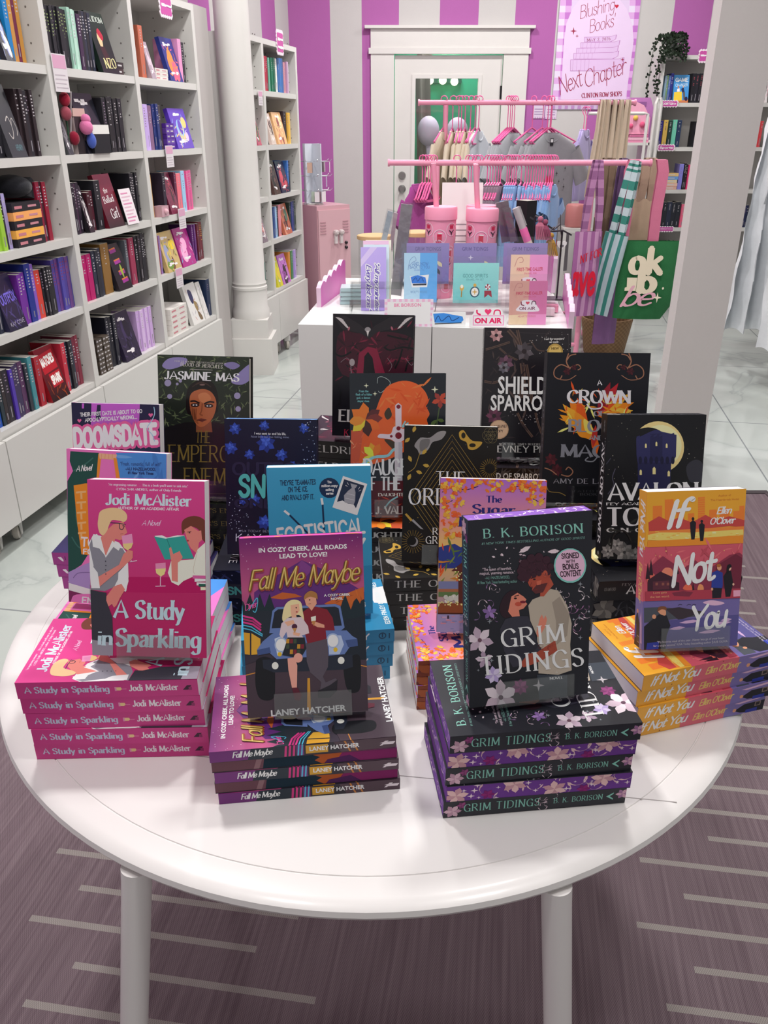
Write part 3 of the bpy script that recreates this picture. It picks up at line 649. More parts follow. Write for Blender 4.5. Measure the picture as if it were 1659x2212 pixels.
for i, px in enumerate(gpx):
    x = gy(px, 222, BY_).x; yaw = 52 if i < 4 else 44
    hanger(x, BY_, BZ + .016, yaw, f"pink hanger holding a light grey tee, rear rack, {ORD[i]} grey tee from left", 'hangers with grey tees on the rear rack')
    shirt('t_shirt', x + .0, BY_, BZ - .19, yaw, lin('#aeb1b6') if i < 4 else lin('#a3a4a9'), f"light grey tee on the rear rack, {ORD[i]} grey tee from left", 'shirt', 'light grey tees on the rear rack', seed=20 + i, w=.2, tagc=False)
A = Art(seed=5)
for i, (fx, fy) in enumerate(((20, 30), (62, 18), (75, 42), (22, 62), (58, 66), (80, 80), (30, 88))):
    A.petal('#a8203a', fx, fy, 20, 9, .9 + i); A.line('#4f7a45', 1.6, fx, fy, fx - 5, fy - 6, fx - 4, fy - 10)
A.heart('#b5284a', 45, 20, 11); A.flower('#c4304f', '#8f2440', 50, 48, 11, 6); A.scatter(16, ['#3a3438'], (5, 5, 95, 95), 1.5, 3.5, 'star')
x = gy(1194, 222, BY_).x
hanger(x, BY_, BZ + .016, 18, 'pink hanger holding the wide grey chili print shirt on the rear rack', None, .2)
shirt('t_shirt', x, BY_ - .0, BZ - .19, 14, lin('#8d8a90'), 'wide grey shirt with red chili pepper print facing front on the rear rack', 'shirt', w=.205, L=.92, art=A, seed=40, fl=.7, fold=.05)
for i, px in enumerate((1262, 1267)):
    x = gy(px, 262, 6.9).x
    shirt('sweater', x, 6.9, 1.44, 60, lin('#b3a5d2'), f"lilac top hanging on the white wall rail, {'left' if i == 0 else 'right'} of two", 'shirt', 'lilac tops on the wall rail', L=.5, w=.15, seed=50 + i, tagc=False)
    hanger(x, 6.9, 1.575, 60, f"pink hanger for a lilac top on the white wall rail, {'left' if i == 0 else 'right'} of two", 'hangers on the wall rail', .13, .13)
m = MB(); m.tube([(1.55, 6.9, 1.555), (1.97, 6.9, 1.555)], .012, WHITE, 8); m.tube([(1.97, 6.9, 1.555), (2.0, 6.9, 1.55), (2.0, 6.9, 0)], .012, WHITE, 8); tag(m.build('wall_rail', 'enamel', smooth=True), 'thin white garment rail holding the lilac tops in front of the striped wall', 'rail')
# --- front rack
shirt('t_shirt', gy(908, 350, FY).x, FY, FZ - .12, 48, lin('#a4478f'), 'plum magenta tee at the left end of the front rack', 'shirt', w=.14, L=.5, slv=.13, seed=60)
def hgroup(pxs, lab, grp, w, drop, yaw, arms=True, col=PKH):
    for i, px in enumerate(pxs):
        hanger(gy(px, 350, FY).x, FY, FZ + .016, yaw, lab % ORD[i] if '%s' in lab else lab, grp, w, drop, col, arms)
hgroup((913, 919, 926, 931, 937), 'hot pink small hanger near the plum tee, %s from left', 'pink hangers at the left of the front rack', .1, .125, 62)
hgroup((987, 1013, 1019, 1030, 1036), 'slim pink hanger above the white notice, front rack, %s from left', 'pink hangers above the notice', .1, .13, 64)
hgroup((1054, 1060, 1066, 1072, 1078, 1083), 'hot pink hanger with grey plum blouses, front rack, %s from left', 'pink hangers with plum tops', .1, .125, 62)
hgroup((1097, 1102, 1107, 1112, 1117), 'pink hanger with blue baby garment, front rack, %s in small left group', 'pink hangers of the small blue group', .09, .125, 68)
bp = (1128, 1137, 1143, 1149, 1155, 1160, 1166, 1171, 1176, 1182, 1188, 1193, 1197)
hgroup(bp, 'pink hanger with blue baby garment, front rack, %s in long right group', 'pink hangers of the long blue group', .09, .125, 70)
for i, px in enumerate((1054, 1060, 1066, 1072, 1078, 1083)):
    shirt('child_blouse', gy(px, 350, FY).x, FY, FZ - .125, 62, lin('#86707f'), f"grey plum child blouse behind the tumblers, front rack, {ORD[i]} from left", 'shirt', 'plum child tops', w=.1, L=.32, slv=.07, seed=70 + i, neck=.04, tagc=False)
for i, px in enumerate((1097, 1102, 1107, 1112, 1117)):
    shirt('baby_bodysuit', gy(px, 350, FY).x, FY, FZ - .125, 70, lin('#7f9fcb'), f"light blue baby bodysuit on the front rack, {ORD[i]} in the small left group", 'baby clothes', 'blue baby bodysuits, left group', w=.095, L=.34, slv=.06, seed=80 + i, neck=.04, tagc=False)
for i, px in enumerate(bp):
    shirt('baby_bodysuit', gy(px, 350, FY).x, FY, FZ - .125 - .006 * (i % 3), 72 if i < 12 else 50, lin('#7899c6') if i % 3 else lin('#88a6cf'), f"light blue baby bodysuit on the front rack, {ORD[i]} in the long right group", 'baby clothes', 'blue baby bodysuits, right group', w=.1, L=.40 + .05 * (i > 9), slv=.06, seed=90 + i, neck=.04, tagc=False)

# --- tote bags
def tote(x, Y, ztop, w, h, d, yaw, art, label, zr, col, strapc, sx=(.25, .75), sw=.03, group=None, cham=0, roll=0, M0=None, strips=None, name='tote_bag', cat='tote bag', spread=0):
    t = thing(name, label, cat, Matrix.Translation((x, Y, ztop)) @ Matrix.Rotation(R(yaw), 4, 'Z') @ Matrix.Rotation(R(roll), 4, 'Y'), group)
    m = MB(); NN = 14; MM = 10
    out = lambda u, v: (0 + w * u, h * v)
    for sgn in (-1, 1):
        rows = []
        for j in range(MM + 1):
            v = j / MM; r = []
            lo = cham * max(0, (v - .72) / .28)
            for i in range(NN + 1):
                u = i / NN
                xx = -w / 2 + lo * w * .5 * (0 if cham < 0 else 0) + w * u
                if cham and v > .72: xx = -w / 2 + u * w * (1 - cham * (v - .72) / .28)
                bul = d * (.25 + .75 * sin(pi * min(v * .75 + .12, 1))) * sin(pi * min(max(u, .0), 1)) ** .5 + .004 * sin(u * 17 + v * 3)
                r.append(Vector((xx, sgn * bul / 2, -h * v)))
            rows.append(r if sgn < 0 else r[::-1])
        m.grid(rows, (lambda i, j: strips(j, NN)) if strips else col)
    m.build('body', 'cloth', t, True)
    if art:
        m = MB()
        art.put(m, (-w / 2, -d * .56 - .004, -h), (w, 0, 0), (0, 0, h), (0, -1, 0), 1.5e-4, 4e-4); m.build('print', 'print', t)
    zr_ = zr - ztop
    for s in (-1, 1):
        m = MB()
        a, b = -w / 2 + w * sx[0], -w / 2 + w * sx[1]; top0 = (a + b) / 2
        for (xa, q) in ((a, -1), (b, 1)):
            top = Vector((top0 + q * spread * (b - a) / 2, s * .012, zr_ + .019))
            P = [Vector((xa, s * d * .15, -.03)), Vector((xa * .8 + top.x * .2, s * .02, zr_ * .4)), Vector((top.x + q * sw * .45, s * .022, zr_ * .9)), Vector((top.x + q * sw * .2, s * .02, zr_ + .018)), Vector((top.x, 0, zr_ + .021))]
            rows = [[p - Vector((sw / 2, 0, 0)), p + Vector((sw / 2, 0.0, 0))] for p in P]
            if isinstance(strapc, tuple) and isinstance(strapc[0], tuple):
                rr = []
                for i in range(len(rows) - 1):
                    for f in range(4): rr.append([rows[i][c].lerp(rows[i + 1][c], f / 4) for c in (0, 1)])
                rr.append(rows[-1]); m.grid(rr, lambda i, j: strapc[i % 2])
            else: m.grid(rows, strapc)
        m.build('strap', 'cloth', t)
    return t
TAN = lin('#cdbba6')
for i, px in enumerate((1298, 1310, 1324, 1338, 1352)):
    p = gy(px, 250, BY_); z0 = BZ + .018
    m = MB(); wv = .035
    rows = [[Vector((-wv / 2 * q + wv * q * u - .03 * (v > .3) * v * .6 * (1 if i == 0 else .3), -.03 - .012 * sin(u * 9 + i), -.62 * v)) for u in (0, .25, .5, .75, 1)] for v in (0, .1, .3, .6, 1) for q in (1 + 1.1 * v,)]
    m.grid(rows, TAN); rows2 = [[p_ + Vector((0, .06, 0)) for p_ in r[::-1]] for r in rows]; m.grid(rows2, TAN); m.grid([rows[0], rows2[0][::-1]], TAN)
    o = m.build('canvas_tote', 'cloth', smooth=True); o.matrix_world = at(p.x, BY_, z0, 0)
    tag(o, f"beige canvas tote folded over the right end of the rear rack, {ORD[i]} from the left", 'tote bag', 'beige totes on the rear rack')
# plum striped tote
A = Art(((0, 0), (100, 0), (100, 100), (0, 100)))
A.text('NT FOR', '#b3152f', 22, 36, 99, 27, 9, 'romanb'); A.text('ave', '#c01030', -6, 72, 84, 72, 36, 'stickb')
S2 = lambda a, b, k: (lambda j, n: lin(a) if int(j * k / n) % 2 == 0 else lin(b))
tote(gy(1263, 590, 5.05).x, 5.05, gy(1263, 500, 5.05).z, .165, gy(1263, 500, 5.05).z - gy(1263, 682, 5.05).z, .05, 8, A, 'pink plum striped tote with red lettering, leftmost on the front rack', FZ, None, (lin('#b580aa'), lin('#96628e')), (.3, .85), .035, strips=S2('#9a5f92', '#bd8cb2', 7))
tote(gy(1322, 600, 5.12).x, 5.12, gy(1322, 505, 5.12).z, .15, gy(1322, 505, 5.12).z - gy(1322, 682, 5.12).z, .07, -38, None, 'teal and white striped tote hanging tilted beside the green tote', FZ, None, (lin('#3c8276'), lin('#bccacf')), (.3, .7), .038, roll=9, strips=S2('#3a7d74', '#aebcc3', 6))
A = Art()
A.text('ok', '#cfc2ac', 16, 39, 66, 39, 30, 'retro')
A.poly('#cfc2ac', 14, 45, 30, 45, 30, 62, 12, 62, 12, 58, 15, 57); A.text('b', '#cfc2ac', 33, 63, 60, 63, 28, 'retro')
A.text('be', '#c998a6', 6, 82, 56, 80, 24, 'script'); A.star('#d8cdb8', 66, 70, 7); A.ell('#d8cdb8', 73, 58, 1.6)
tote(gy(1400, 600, 5.15).x - .01, 5.12, gy(1400, 520, 5.12).z, .37, gy(1400, 520, 5.12).z - gy(1400, 688, 5.12).z, .09, -6, A, 'dark green tote with cream lettering and pink straps at the front rack right end', FZ, lin('#2c6b40'), lin('#cc7390'), (.02, .5), .06, cham=.22, spread=.75)
tote(gy(1308, 690, 5.35).x, 5.35, gy(1308, 600, 5.35).z, .16, gy(1308, 600, 5.35).z - gy(1308, 742, 5.35).z, .06, 12, None, 'dull purple tote hanging low behind the striped totes', FZ, lin('#86608f'), lin('#5c4468'), (.3, .7), .03)
tote(gy(1290, 600, 5.4).x, 5.42, gy(1290, 470, 5.4).z, .11, .35, .03, 0, None, 'brown canvas tote hanging behind the plum striped tote', FZ, lin('#6d5a4b'), lin('#7d6a58'), (.3, .7), .05)
tote(gy(1375, 560, 5.45).x, 5.42, gy(1370, 430, 5.4).z, .17, .32, .03, 0, None, 'tan canvas tote hanging behind the green tote', FZ, lin('#b39b84'), lin('#a98f7c'), (.3, .7), .05)
m = MB()
bpos = gz(1305, 752, 0) if False else Vector((gy(1305, 745, 5.75).x, 5.75, 0))
def wick(i, j): return lin('#8f7152') if (i + j) % 2 else lin('#7c5f44')
m.lathe([(.13, 0)] + [(.14 + .035 * k / 16, .02 + .23 * k / 16) for k in range(17)] + [(.172, .262), (.16, .262), (.157, .24), (.13, .03)], wick, 56, M=Matrix.Translation(bpos)); b = m.build('wicker_basket', 'matte', smooth=True); tag(b, 'round brown wicker basket on the floor under the hanging totes', 'basket')

# ================================================================ far end of the shop
# banner
A = Art(((1205, 0), (1385, 0), (1365, 215), (1190, 215)), 3)
A.bg('#c9b6d2')
for i in range(14):
    for j in range(17):
        ed = i < 2 or i > 11 or j > 15
        if ed: A.poly('#b06cb6' if (i % 2 and j % 2) else '#c79acb' if (i % 2 or j % 2) else '#cfc4d8', 1205 - j * .95 + i * 12.9, j * 13, 1205 - j * .95 + (i + 1) * 12.9, j * 13, 1205 - j * .95 + (i + 1) * 12.9, (j + 1) * 13, 1205 - j * .95 + i * 12.9, (j + 1) * 13)
A.ell('#d0bad6', 1292, 95, 78, 100); A.poly('#d0bad6', 1214, 95, 1370, 95, 1356, 214, 1208, 214)
RD = '#8e2444'
A.text('Blushing', RD, 1248, 52, 1326, 34, 25, 'fine'); A.text("Books'", RD, 1270, 80, 1328, 66, 25, 'fine'); A.heart('#b01838', 1330, 27, 4.5)
for k, (x0, x1, y0, y1) in enumerate(((1259, 1320, 88, 98), (1251, 1328, 99, 110), (1242, 1325, 110, 121), (1236, 1326, 120, 132), (1229, 1338, 133, 156))):
    A.poly('#a86fa8', x0, y0, x1, y0 - 2, x1 + 12, y0 - 5, x1 + 10, y1 - 6, x1 - 2, y1, x0, y1); A.poly('#c9add0', x0 + .8, y0 + .8, x1 - .8, y0 - 1.2, x1 + 10, y0 - 4, x1 + 9, y1 - 6, x1 - 3, y1 - .9, x0 + .8, y1 - .9)
    for q in range(5): A.line('#a86fa8', .5, x0 + 6 + q * 9, y0, x0 + 5 + q * 9, y1, sm=False)
A.text('MAY 2, 2026', '#8a3a60', 1266, 97, 1318, 94, 6, 'roman')
A.text('Next', RD, 1206, 205, 1258, 185, 36, 'fine'); A.text('Chapter', RD, 1262, 190, 1356, 160, 34, 'fine')
A.text('CLINTON ROW SHOPS', '#8e2444', 1256, 210, 1347, 206, 9, 'romanb')
for x, y, r in ((1235, 76, 8), (1243, 86, 4), (1346, 133, 5)): A.star(RD, x, y, r)
m = MB(); x0, x1, zb = 1.44, 2.10, 1.60
m.box((x0, BACKY - .012, zb), (x1, BACKY - .008, 2.46), lin('#cbb9d4')); A.put(m, (x0, BACKY - .012, 1.67), (x1 - x0, 0, 0), (0, 0, 2.455 - 1.67), (0, -1, 0), 1e-4, 3e-4)
for i in range(12): m.box((x0 + i * .055, BACKY - .0135, zb + .003), (x0 + i * .055 + .027, BACKY - .0125, zb + .03), lin('#b98cc0'))
tag(m.build('banner', 'print'), 'lilac gingham fabric banner with a stack of books drawing on the back wall', 'banner')
for i, (px, py) in enumerate(((1163, 242), (1190, 243))):
    p = gy(px, py, BACKY); m = MB(); m.box((p.x - .05, BACKY - .006, p.z - .05), (p.x + .05, BACKY - .001, p.z + .05), lin('#d8c9dc'))
    for q in range(3): m.box((p.x - .035, BACKY - .0075, p.z + .02 - .02 * q), (p.x + .035, BACKY - .0062, p.z + .026 - .02 * q), lin('#a98fb5'))
    for q in range(5): m.box((p.x - .05 + .02 * q, BACKY - .0075, p.z - .05), (p.x - .04 + .02 * q, BACKY - .0062, p.z - .037), lin('#c59bc6'))
    tag(m.build('wall_notice', 'print'), f"small pale notice with gingham foot on the purple stripe, {'left' if i == 0 else 'right'} of the pair", 'notice')
# pink locker and spinner rack
LM = Matrix.Translation((gz(672, 655).x - .02, 6.62, 0)) @ Matrix.Rotation(R(-9), 4, 'Z')
c = gy(689, 655, 6.5)
lx0, lx1 = gy(689, 560, 6.4).x, gy(737, 560, 6.55).x
LM = Matrix.Translation((lx0, 6.42, 0)) @ Matrix.Rotation(R(38), 4, 'Z')
t = thing('locker_cabinet', 'dusty pink metal locker cabinet standing against the back wall', 'locker', LM)
LP = lin('#cfa3ac'); lw, ld, lh = .30, .40, gy(689, 446, 6.42).z
m = MB(); m.box((0, .012, .09), (lw, ld, lh), LP); m.build('body', 'enamel', t, bevel=.006)
m = MB(); m.box((.006, 0, .1), (lw - .006, .012, lh - .03), lin('#d3a9b1'))
for zz in (lh - .12, lh - .14, lh - .16, lh - .18, lh - .2):
    for xx in (.02, lw - .075): m.box((xx, -.003, zz), (xx + .05, .002, zz + .008), lin('#b98d97'))
d = m.build('door', 'enamel', t)
for zz in (.66, .625): m = MB(); m.lathe([(.012, 0), (.012, .012), (.006, .016)], lin('#3a3438'), 10, M=Matrix.Translation((lw - .05, 0, zz)) @ Matrix.Rotation(pi / 2, 4, 'X')); m.build('lock', 'metal', d)
for xx in (.15, .2): m = MB(); m.lathe([(.012, 0), (.02, .006), (.02, .03), (.01, .04)], lin('#c9bcbc'), 10, M=Matrix.Translation((xx, 0, .74)) @ Matrix.Rotation(pi / 2, 4, 'X')); m.box((xx - .012, -.02, .66), (xx + .012, -.004, .73), lin('#d9cfd0')); m.build('hook', 'enamel', d)
m = MB(); m.box((.02, .03, 0), (lw - .02, ld - .02, .09), lin('#3b3336')); m.build('plinth', 'matte', t)
SM = LM @ Matrix.Translation((.08, .17, lh))
t = thing('spinner_rack', 'small white card spinner rack standing on top of the pink locker', 'display rack', SM)
m = MB(); m.lathe([(.075, 0), (.075, .01), (.02, .014)], WHITE, 20); m.build('base', 'enamel', t)
m = MB()
for a in range(4):
    Mx = Matrix.Rotation(a * pi / 2 + .3, 4, 'Z'); m.box((-.005, .0, .012), (.005, .085, .42), lin('#cdd2dc'), M=Mx)
    sc = [(0 + .0, .42)] + [(.085 * q / 6, .42 + (.014 if q % 2 else 0)) for q in range(7)] + [(.085, .42)]
m.build('panel', 'enamel', t)
for zz in (.1, .2, .3):
    m = MB()
    for a in range(10):
        ca, sa = cos(a * .628), sin(a * .628); m.tube([(ca * .03, sa * .03, zz), (ca * .13, sa * .13, zz), (ca * .145, sa * .145, zz + .015)], .002, lin('#d6d6da'), 5)
    m.build('hook_ring', 'metal', t)
rnd = random.Random(4)
for k in range(14):
    a = rnd.uniform(-2.6, .5); zz = rnd.choice((.1, .2, .3)); rr = rnd.uniform(.08, .13)
    m = MB(); m.box((-.018, -.002, -.075), (.018, .002, -.005), lin(rnd.choice(['#d9b4a0', '#c7b3d8', '#e3dbe0', '#7f6a70', '#b0c0b0', '#d98fa8'])))
    o = m.build('key_charm_card', 'gloss'); o.matrix_world = SM @ Matrix.Translation((cos(a) * rr, sin(a) * rr, zz)) @ Matrix.Rotation(a + 1.57, 4, 'Z')
    tag(o, 'tiny charm card hanging on the white spinner rack above the locker', 'card', 'charm cards on the spinner rack')
# hanging plant on the right bookcase
pl = thing('trailing_plant', 'dark green trailing plant hanging over the top corner of the right bookcase', 'plant', Matrix.Translation((2.2, RY - .02, 1.99)))
m = MB(); m.lathe([(.04, 0), (.055, .07), (.057, .075), (.05, .075)], WHITE, 16, M=Matrix.Translation((.13, .1, 0))); m.build('pot', 'enamel', pl, True)
rnd = random.Random(8); m = MB(); ms = MB()
for i in range(9):
    xe = (-.06, .0, .04, .07, .10, .14, .17, .2, .02)[i]; ze = (-.33, -.22, -.05, .0, -.02, .0, -.03, -.04, -.28)[i]
    P = smooth([(.13, .10), (xe * .6 + .05, .13), (xe, .04), (xe - .015, ze)], 6)
    P3 = [Vector((a, .06 - .1 * min(1, k / 8), b)) for k, (a, b) in enumerate(P)]
    ms.tube(P3, .002, lin('#39402f'), 5)
    for p in P3:
        for q in range(5):
            a = rnd.uniform(0, 6.28); r = .024
            c = p + Vector((rnd.uniform(-.014, .014), rnd.uniform(-.014, .014), rnd.uniform(-.012, .012)))
            dx, dz = cos(a) * r, sin(a) * r
            m.face([c, c + Vector((dx * .5 - dz * .4, -.004, dz * .5 + dx * .4)), c + Vector((dx, 0, dz)), c + Vector((dx * .5 + dz * .4, .004, dz * .5 - dx * .4))], lin(rnd.choice(['#1a2618', '#233022', '#141c14'])))
m.build('foliage', 'matte', pl); ms.build('stem', 'matte', pl)
# low white shelf with pink things between racks and right bookcase
m = MB(); Y = 7.3; a = gy(1362, 308, Y); b = gy(1406, 308, Y)
m.box((a.x - .25, Y, a.z - .02), (b.x, Y + .3, a.z), WHITE); m.box((a.x - .25, Y, .05), (b.x, Y + .3, .08), WHITE)
for xx in (a.x - .25, b.x - .02): m.box((xx, Y, 0), (xx + .02, Y + .3, a.z + .02), WHITE)
m.tube([(b.x, Y - .01, 0), (b.x, Y - .01, 1.63), (b.x + .012, Y - .01, 1.67), (b.x + .03, Y - .01, 1.67), (b.x + .042, Y - .01, 1.63), (b.x + .042, Y - .01, 0)], .014, WHITE, 8)
tag(m.build('side_shelf', 'lacquer'), 'low white shelf stand with pink bags between the rear rack and right bookcase', 'shelf')
m = MB(); w = .11
m.prism([(-w, 0), (w, 0), (w, .26), (w - .03, .33), (-w + .03, .33), (-w, .26)], .06, lin('#b678b3')); m.box((-.04, -.004, .27), (.05, .0, .3), lin('#8d5c93')); o = m.build('backpack', 'cloth', bevel=.01); o.matrix_world = at(a.x + .075, Y + .12, a.z)
tag(o, 'purple mini backpack standing upright on the low white shelf', 'bag')
m = MB(); m.prism([(-.09, 0), (.1, 0), (.1, .12), (.04, .21), (-.03, .24), (-.09, .2)], .05, lin('#e7a4bd')); m.ball((-.02, -.01, .12), .02, lin('#e6c25a')); m.ball((.04, -.01, .07), .022, lin('#d0587e')); m.ball((-.05, -.01, .06), .018, lin('#d0587e')); o = m.build('plush_pouch', 'cloth'); o.matrix_world = at(a.x + .05, Y + .05, a.z + .062); tag(o, 'light pink printed pouch in front of the purple backpack', 'bag')
for i, (cc, zz, ww) in enumerate((('#d989a8', 0, .17), ('#e9b3c6', .02, .15), ('#c76b92', .04, .14))):
    m = MB(); m.box((-ww / 2, 0, 0), (ww / 2, .12, .018), lin(cc)); o = m.build('folded_pouch', 'cloth', bevel=.006); o.matrix_world = at(a.x + .07, Y + .01, a.z + zz); tag(o, f"flat pink folded pouch under the printed pouch on the low shelf, {('bottom','middle','top')[i]} one", 'bag', 'folded pink pouches')
m = MB(); m.lathe([(.045, 0), (.05, .01), (.05, .1), (.043, .11)], lin('#b87472'), 20); o = m.build('candle_tin', 'enamel', smooth=True); p = gy(1242, 470, 6.0); o.matrix_world = at(p.x, 6.0, p.z - .06) @ Matrix.Scale(1.35, 4)
tag(o, 'coral round candle jar on the little white stand behind the plum tote', 'candle')
m = MB(); p2 = gy(1242, 488, 6.0); m.box((p.x - .09, 5.9, p.z - .09), (p.x + .1, 6.1, p.z - .061), WHITE)
for xx in (p.x - .09, p.x + .08):
    m.box((xx, 5.9, 0), (xx + .02, 6.1, p.z - .09), WHITE)
tag(m.build('little_stand', 'lacquer'), 'little white stand carrying the coral candle jar behind the front rack', 'stand')
# white gathered curtains at the right edge
def curtain(label, px0, px1, pxt0, pxt1, ptop, pbot, Y, seed, nf):
    m = MB(); rows = []; rnd = random.Random(seed)
    ph = rnd.uniform(0, 6)
    for j in range(25):
        v = j / 24; py = ptop + (pbot - ptop) * v; z = gy(1600, py, Y).z
        xl = gy(px0 * v + pxt0 * (1 - v), py, Y).x; xr = gy(px1 * v + pxt1 * (1 - v), py, Y).x
        r = []
        for i in range(61):
            u = i / 60
            cinch = .5 + .5 * cos(6.28 * (v * 1.6 + .1))
            amp = (.035 + .05 * v) * (1 - .35 * cinch)
            cr_ = .007 * sin(60 * u + 22 * v) * sin(9 * u + 14 * v + ph) + .006 * sin(34 * v - 26 * u + ph)
            yy = Y + cr_ + amp * sin(u * nf * 6.28 + ph + 1.2 * v * sin(3 * u + ph)) + .02 * sin(u * 23 + v * 14) * (1 - v) + .012 * sin(40 * v + 9 * u)
            r.append(Vector((xl + (xr - xl) * u, yy, max(z + .012 * sin(u * 40) * (v > .95), .005))))
        rows.append(r)
    m.grid(rows, lin('#dfe2e6')); return tag(m.build('curtain', 'cloth', smooth=True), label, 'curtain')
curtain('white gathered fabric curtain draped at the right edge, further from the camera', 1556, 1700, 1702, 1760, 60, 712, 5.35, 2, 3)
curtain('white fabric curtain at the far right edge, nearer and partly cut off', 1634, 1800, 1730, 1850, 60, 752, 4.95, 5, 3)
# ================================================================ display counter and its goods
KZ = .95
fl, fr, sm = gz(643.7, 701, KZ), gz(1236, 713, KZ), gz(933, 708, KZ)
yawK = atan2(fr.y - fl.y, fr.x - fl.x); KW = (fr - fl).length; KD = .8
KM = Matrix.Translation((fl.x, fl.y, 0)) @ Matrix.Rotation(yawK, 4, 'Z')
seam = (sm - fl).length
for a, b, lb in ((0, seam - .0012, 'left'), (seam + .0012, KW, 'right')):
    m = MB(); m.box((a, 0, 0), (b, KD, KZ), lin('#e6e6e3')); o = m.build('display_cube', 'lacquer', bevel=.002); o.matrix_world = KM
    tag(o, f"white display cube behind the round table, {lb} one of the pair carrying book gifts", 'display stand')
DQ = lambda X, Y: (640 + X / 2.676, 380 + Y / 2.676)
def wall_at(X, Yp, Y): x, y = DQ(X, Yp); return gy(x, y, Y)
# acrylic riser
m = MB()
def plate(a, b, col=(.8, .8, .8)): m.box(a, b, col)
for (x0, x1, y0, y1, z) in ((-.1, .42, 2.40, 2.50, .985), (-.1, .42, 2.50, 2.60, 1.02)):
    plate((x0, y0, z - .004), (x1, y1, z)); plate((x0, y0, KZ), (x0 + .004, y1, z)); plate((x1 - .004, y0, KZ), (x1, y1, z)); plate((x0, y0 - .004, z - .004), (x1, y0, z + .018))
tag(m.build('acrylic_riser', 'acrylic'), 'clear acrylic tiered riser holding the pin cards and tumblers on the white cubes', 'riser')

def card(X0, Y0, X1, Y1, Y, name, label, cat, art, base='#cfcfd6', sleeve=True, th=.002, tilt=8, group=None, zb=None):
    a, b = wall_at(X0, Y1, Y), wall_at(X1, Y1, Y); top = wall_at(X0, Y0, Y)
    w = b.x - a.x; z0 = a.z if zb is None else zb; h = (top.z - z0) / cos(R(tilt))
    t = thing(name, label, cat, at(a.x, Y, z0, 0, tilt), group)
    m = MB(); m.box((0, 0, 0), (w, th, h), lin(base, GAIN)); art.put(m, (0, 0, 0), (w, 0, 0), (0, 0, h), (0, -1, 0), 4e-5, 1e-4); m.build('card', 'print', t)
    if sleeve:
        m = MB(); e = .012
        rows = [[Vector((-e + (w + 2 * e) * i / 8, -.003 - .0025 * sin(i * 2.1 + j * 1.7), -.004 + (h + .022) * j / 8)) for i in range(9)] for j in range(9)]
        m.grid(rows, (1, 1, 1)); m.build('sleeve', 'cellophane', t, True)
    return t
def quadD(X0, Y0, X1, Y1): return Art(((X0, Y0), (X1, Y0), (X1, Y1), (X0, Y1)), int(X0))
# purple cards at the back
for i, (X0, X1) in enumerate(((636, 880), (905, 1150), (1190, 1440))):
    A = quadD(X0, 392, X1, 640); A.bg('#8f80b4', '#7668a0'); w = X1 - X0
    A.text('GRIM TIDINGS', '#54477f', X0 + w * .2, 437, X0 + w * .8, 437, 20, 'stick'); A.petal('#d8c9a0', X0 + w * .72, 500, 46, 22, .9); A.petal('#3a3140', X0 + w * .7, 540, 50, 18, 1.1); A.star('#d9cfe2', X0 + w * .4, 480, 16)
    card(X0, 392, X1, 640, 2.56, 'pin_card', f"purple enamel pin card in cellophane at the back of the riser, {('left','middle','right')[i]} one", 'pin card', A, '#8a78b8', group='purple pin cards on the riser', zb=1.021)
# blue card
A = quadD(622, 450, 812, 715); A.bg('#a9cbe8'); A.poly('#5fa4de', 713, 450, 812, 450, 812, 715, 713, 715)
A.line('#7a97c0', 3, 645, 540, 655, 490, 680, 470, 690, 490, 670, 500, 650, 520)
A.text('AND NOW', '#4a76b8', 668, 516, 760, 516, 17, 'stick'); A.text('BACK TO YOU', '#4a76b8', 655, 533, 768, 533, 15, 'stick'); A.text('ENAMEL PIN', '#5b86c4', 680, 545, 738, 545, 8, 'stick')
A.poly('#e6ebf2', 655, 575, 765, 565, 755, 632, 668, 634); A.poly('#2f75cf', 660, 578, 700, 568, 745, 580, 752, 612, 668, 612); A.poly('#1d2130', 672, 615, 752, 613, 750, 622, 674, 624); A.line('#163a78', 3, 670, 600, 690, 582, 700, 600, 720, 580, 735, 602); A.text("WOLF'S HOUSE", '#5b86b4', 660, 664, 756, 664, 12, 'stick')
card(622, 450, 812, 715, 2.45, 'pin_card', 'blue pin card with a little boat pin on the left of the riser', 'pin card', A, '#8bbbe6', zb=.986)
# teal card
A = quadD(905, 508, 1165, 722); A.bg('#8fd2cf', '#6fbcbd'); A.text('GOOD SPIRITS', '#3f8488', 960, 584, 1102, 584, 17, 'stick'); A.text('ENAMEL PIN SET', '#4f9498', 980, 600, 1080, 600, 9, 'stick')
A.ell('#c9a24a', 955, 640, 12, 16); A.line('#a8803a', 6, 955, 655, 953, 690, sm=False); A.ell('#e9e2cf', 955, 632, 8, 10)
A.ell('#27556a', 1030, 662, 28, 30); A.ell('#efe9da', 1030, 662, 21, 23); A.star('#c29a48', 1030, 662, 18); A.ell('#c9a24a', 1030, 626, 9)
A.flower('#f0dfe0', '#8e2238', 1104, 635, 18, 8); A.poly('#8e2238', 1085, 655, 1125, 655, 1130, 692, 1108, 676, 1086, 694)
card(905, 508, 1165, 722, 2.44, 'pin_card', 'teal pin card with three charms in the middle of the riser', 'pin card', A, '#86c8c8', zb=.986)
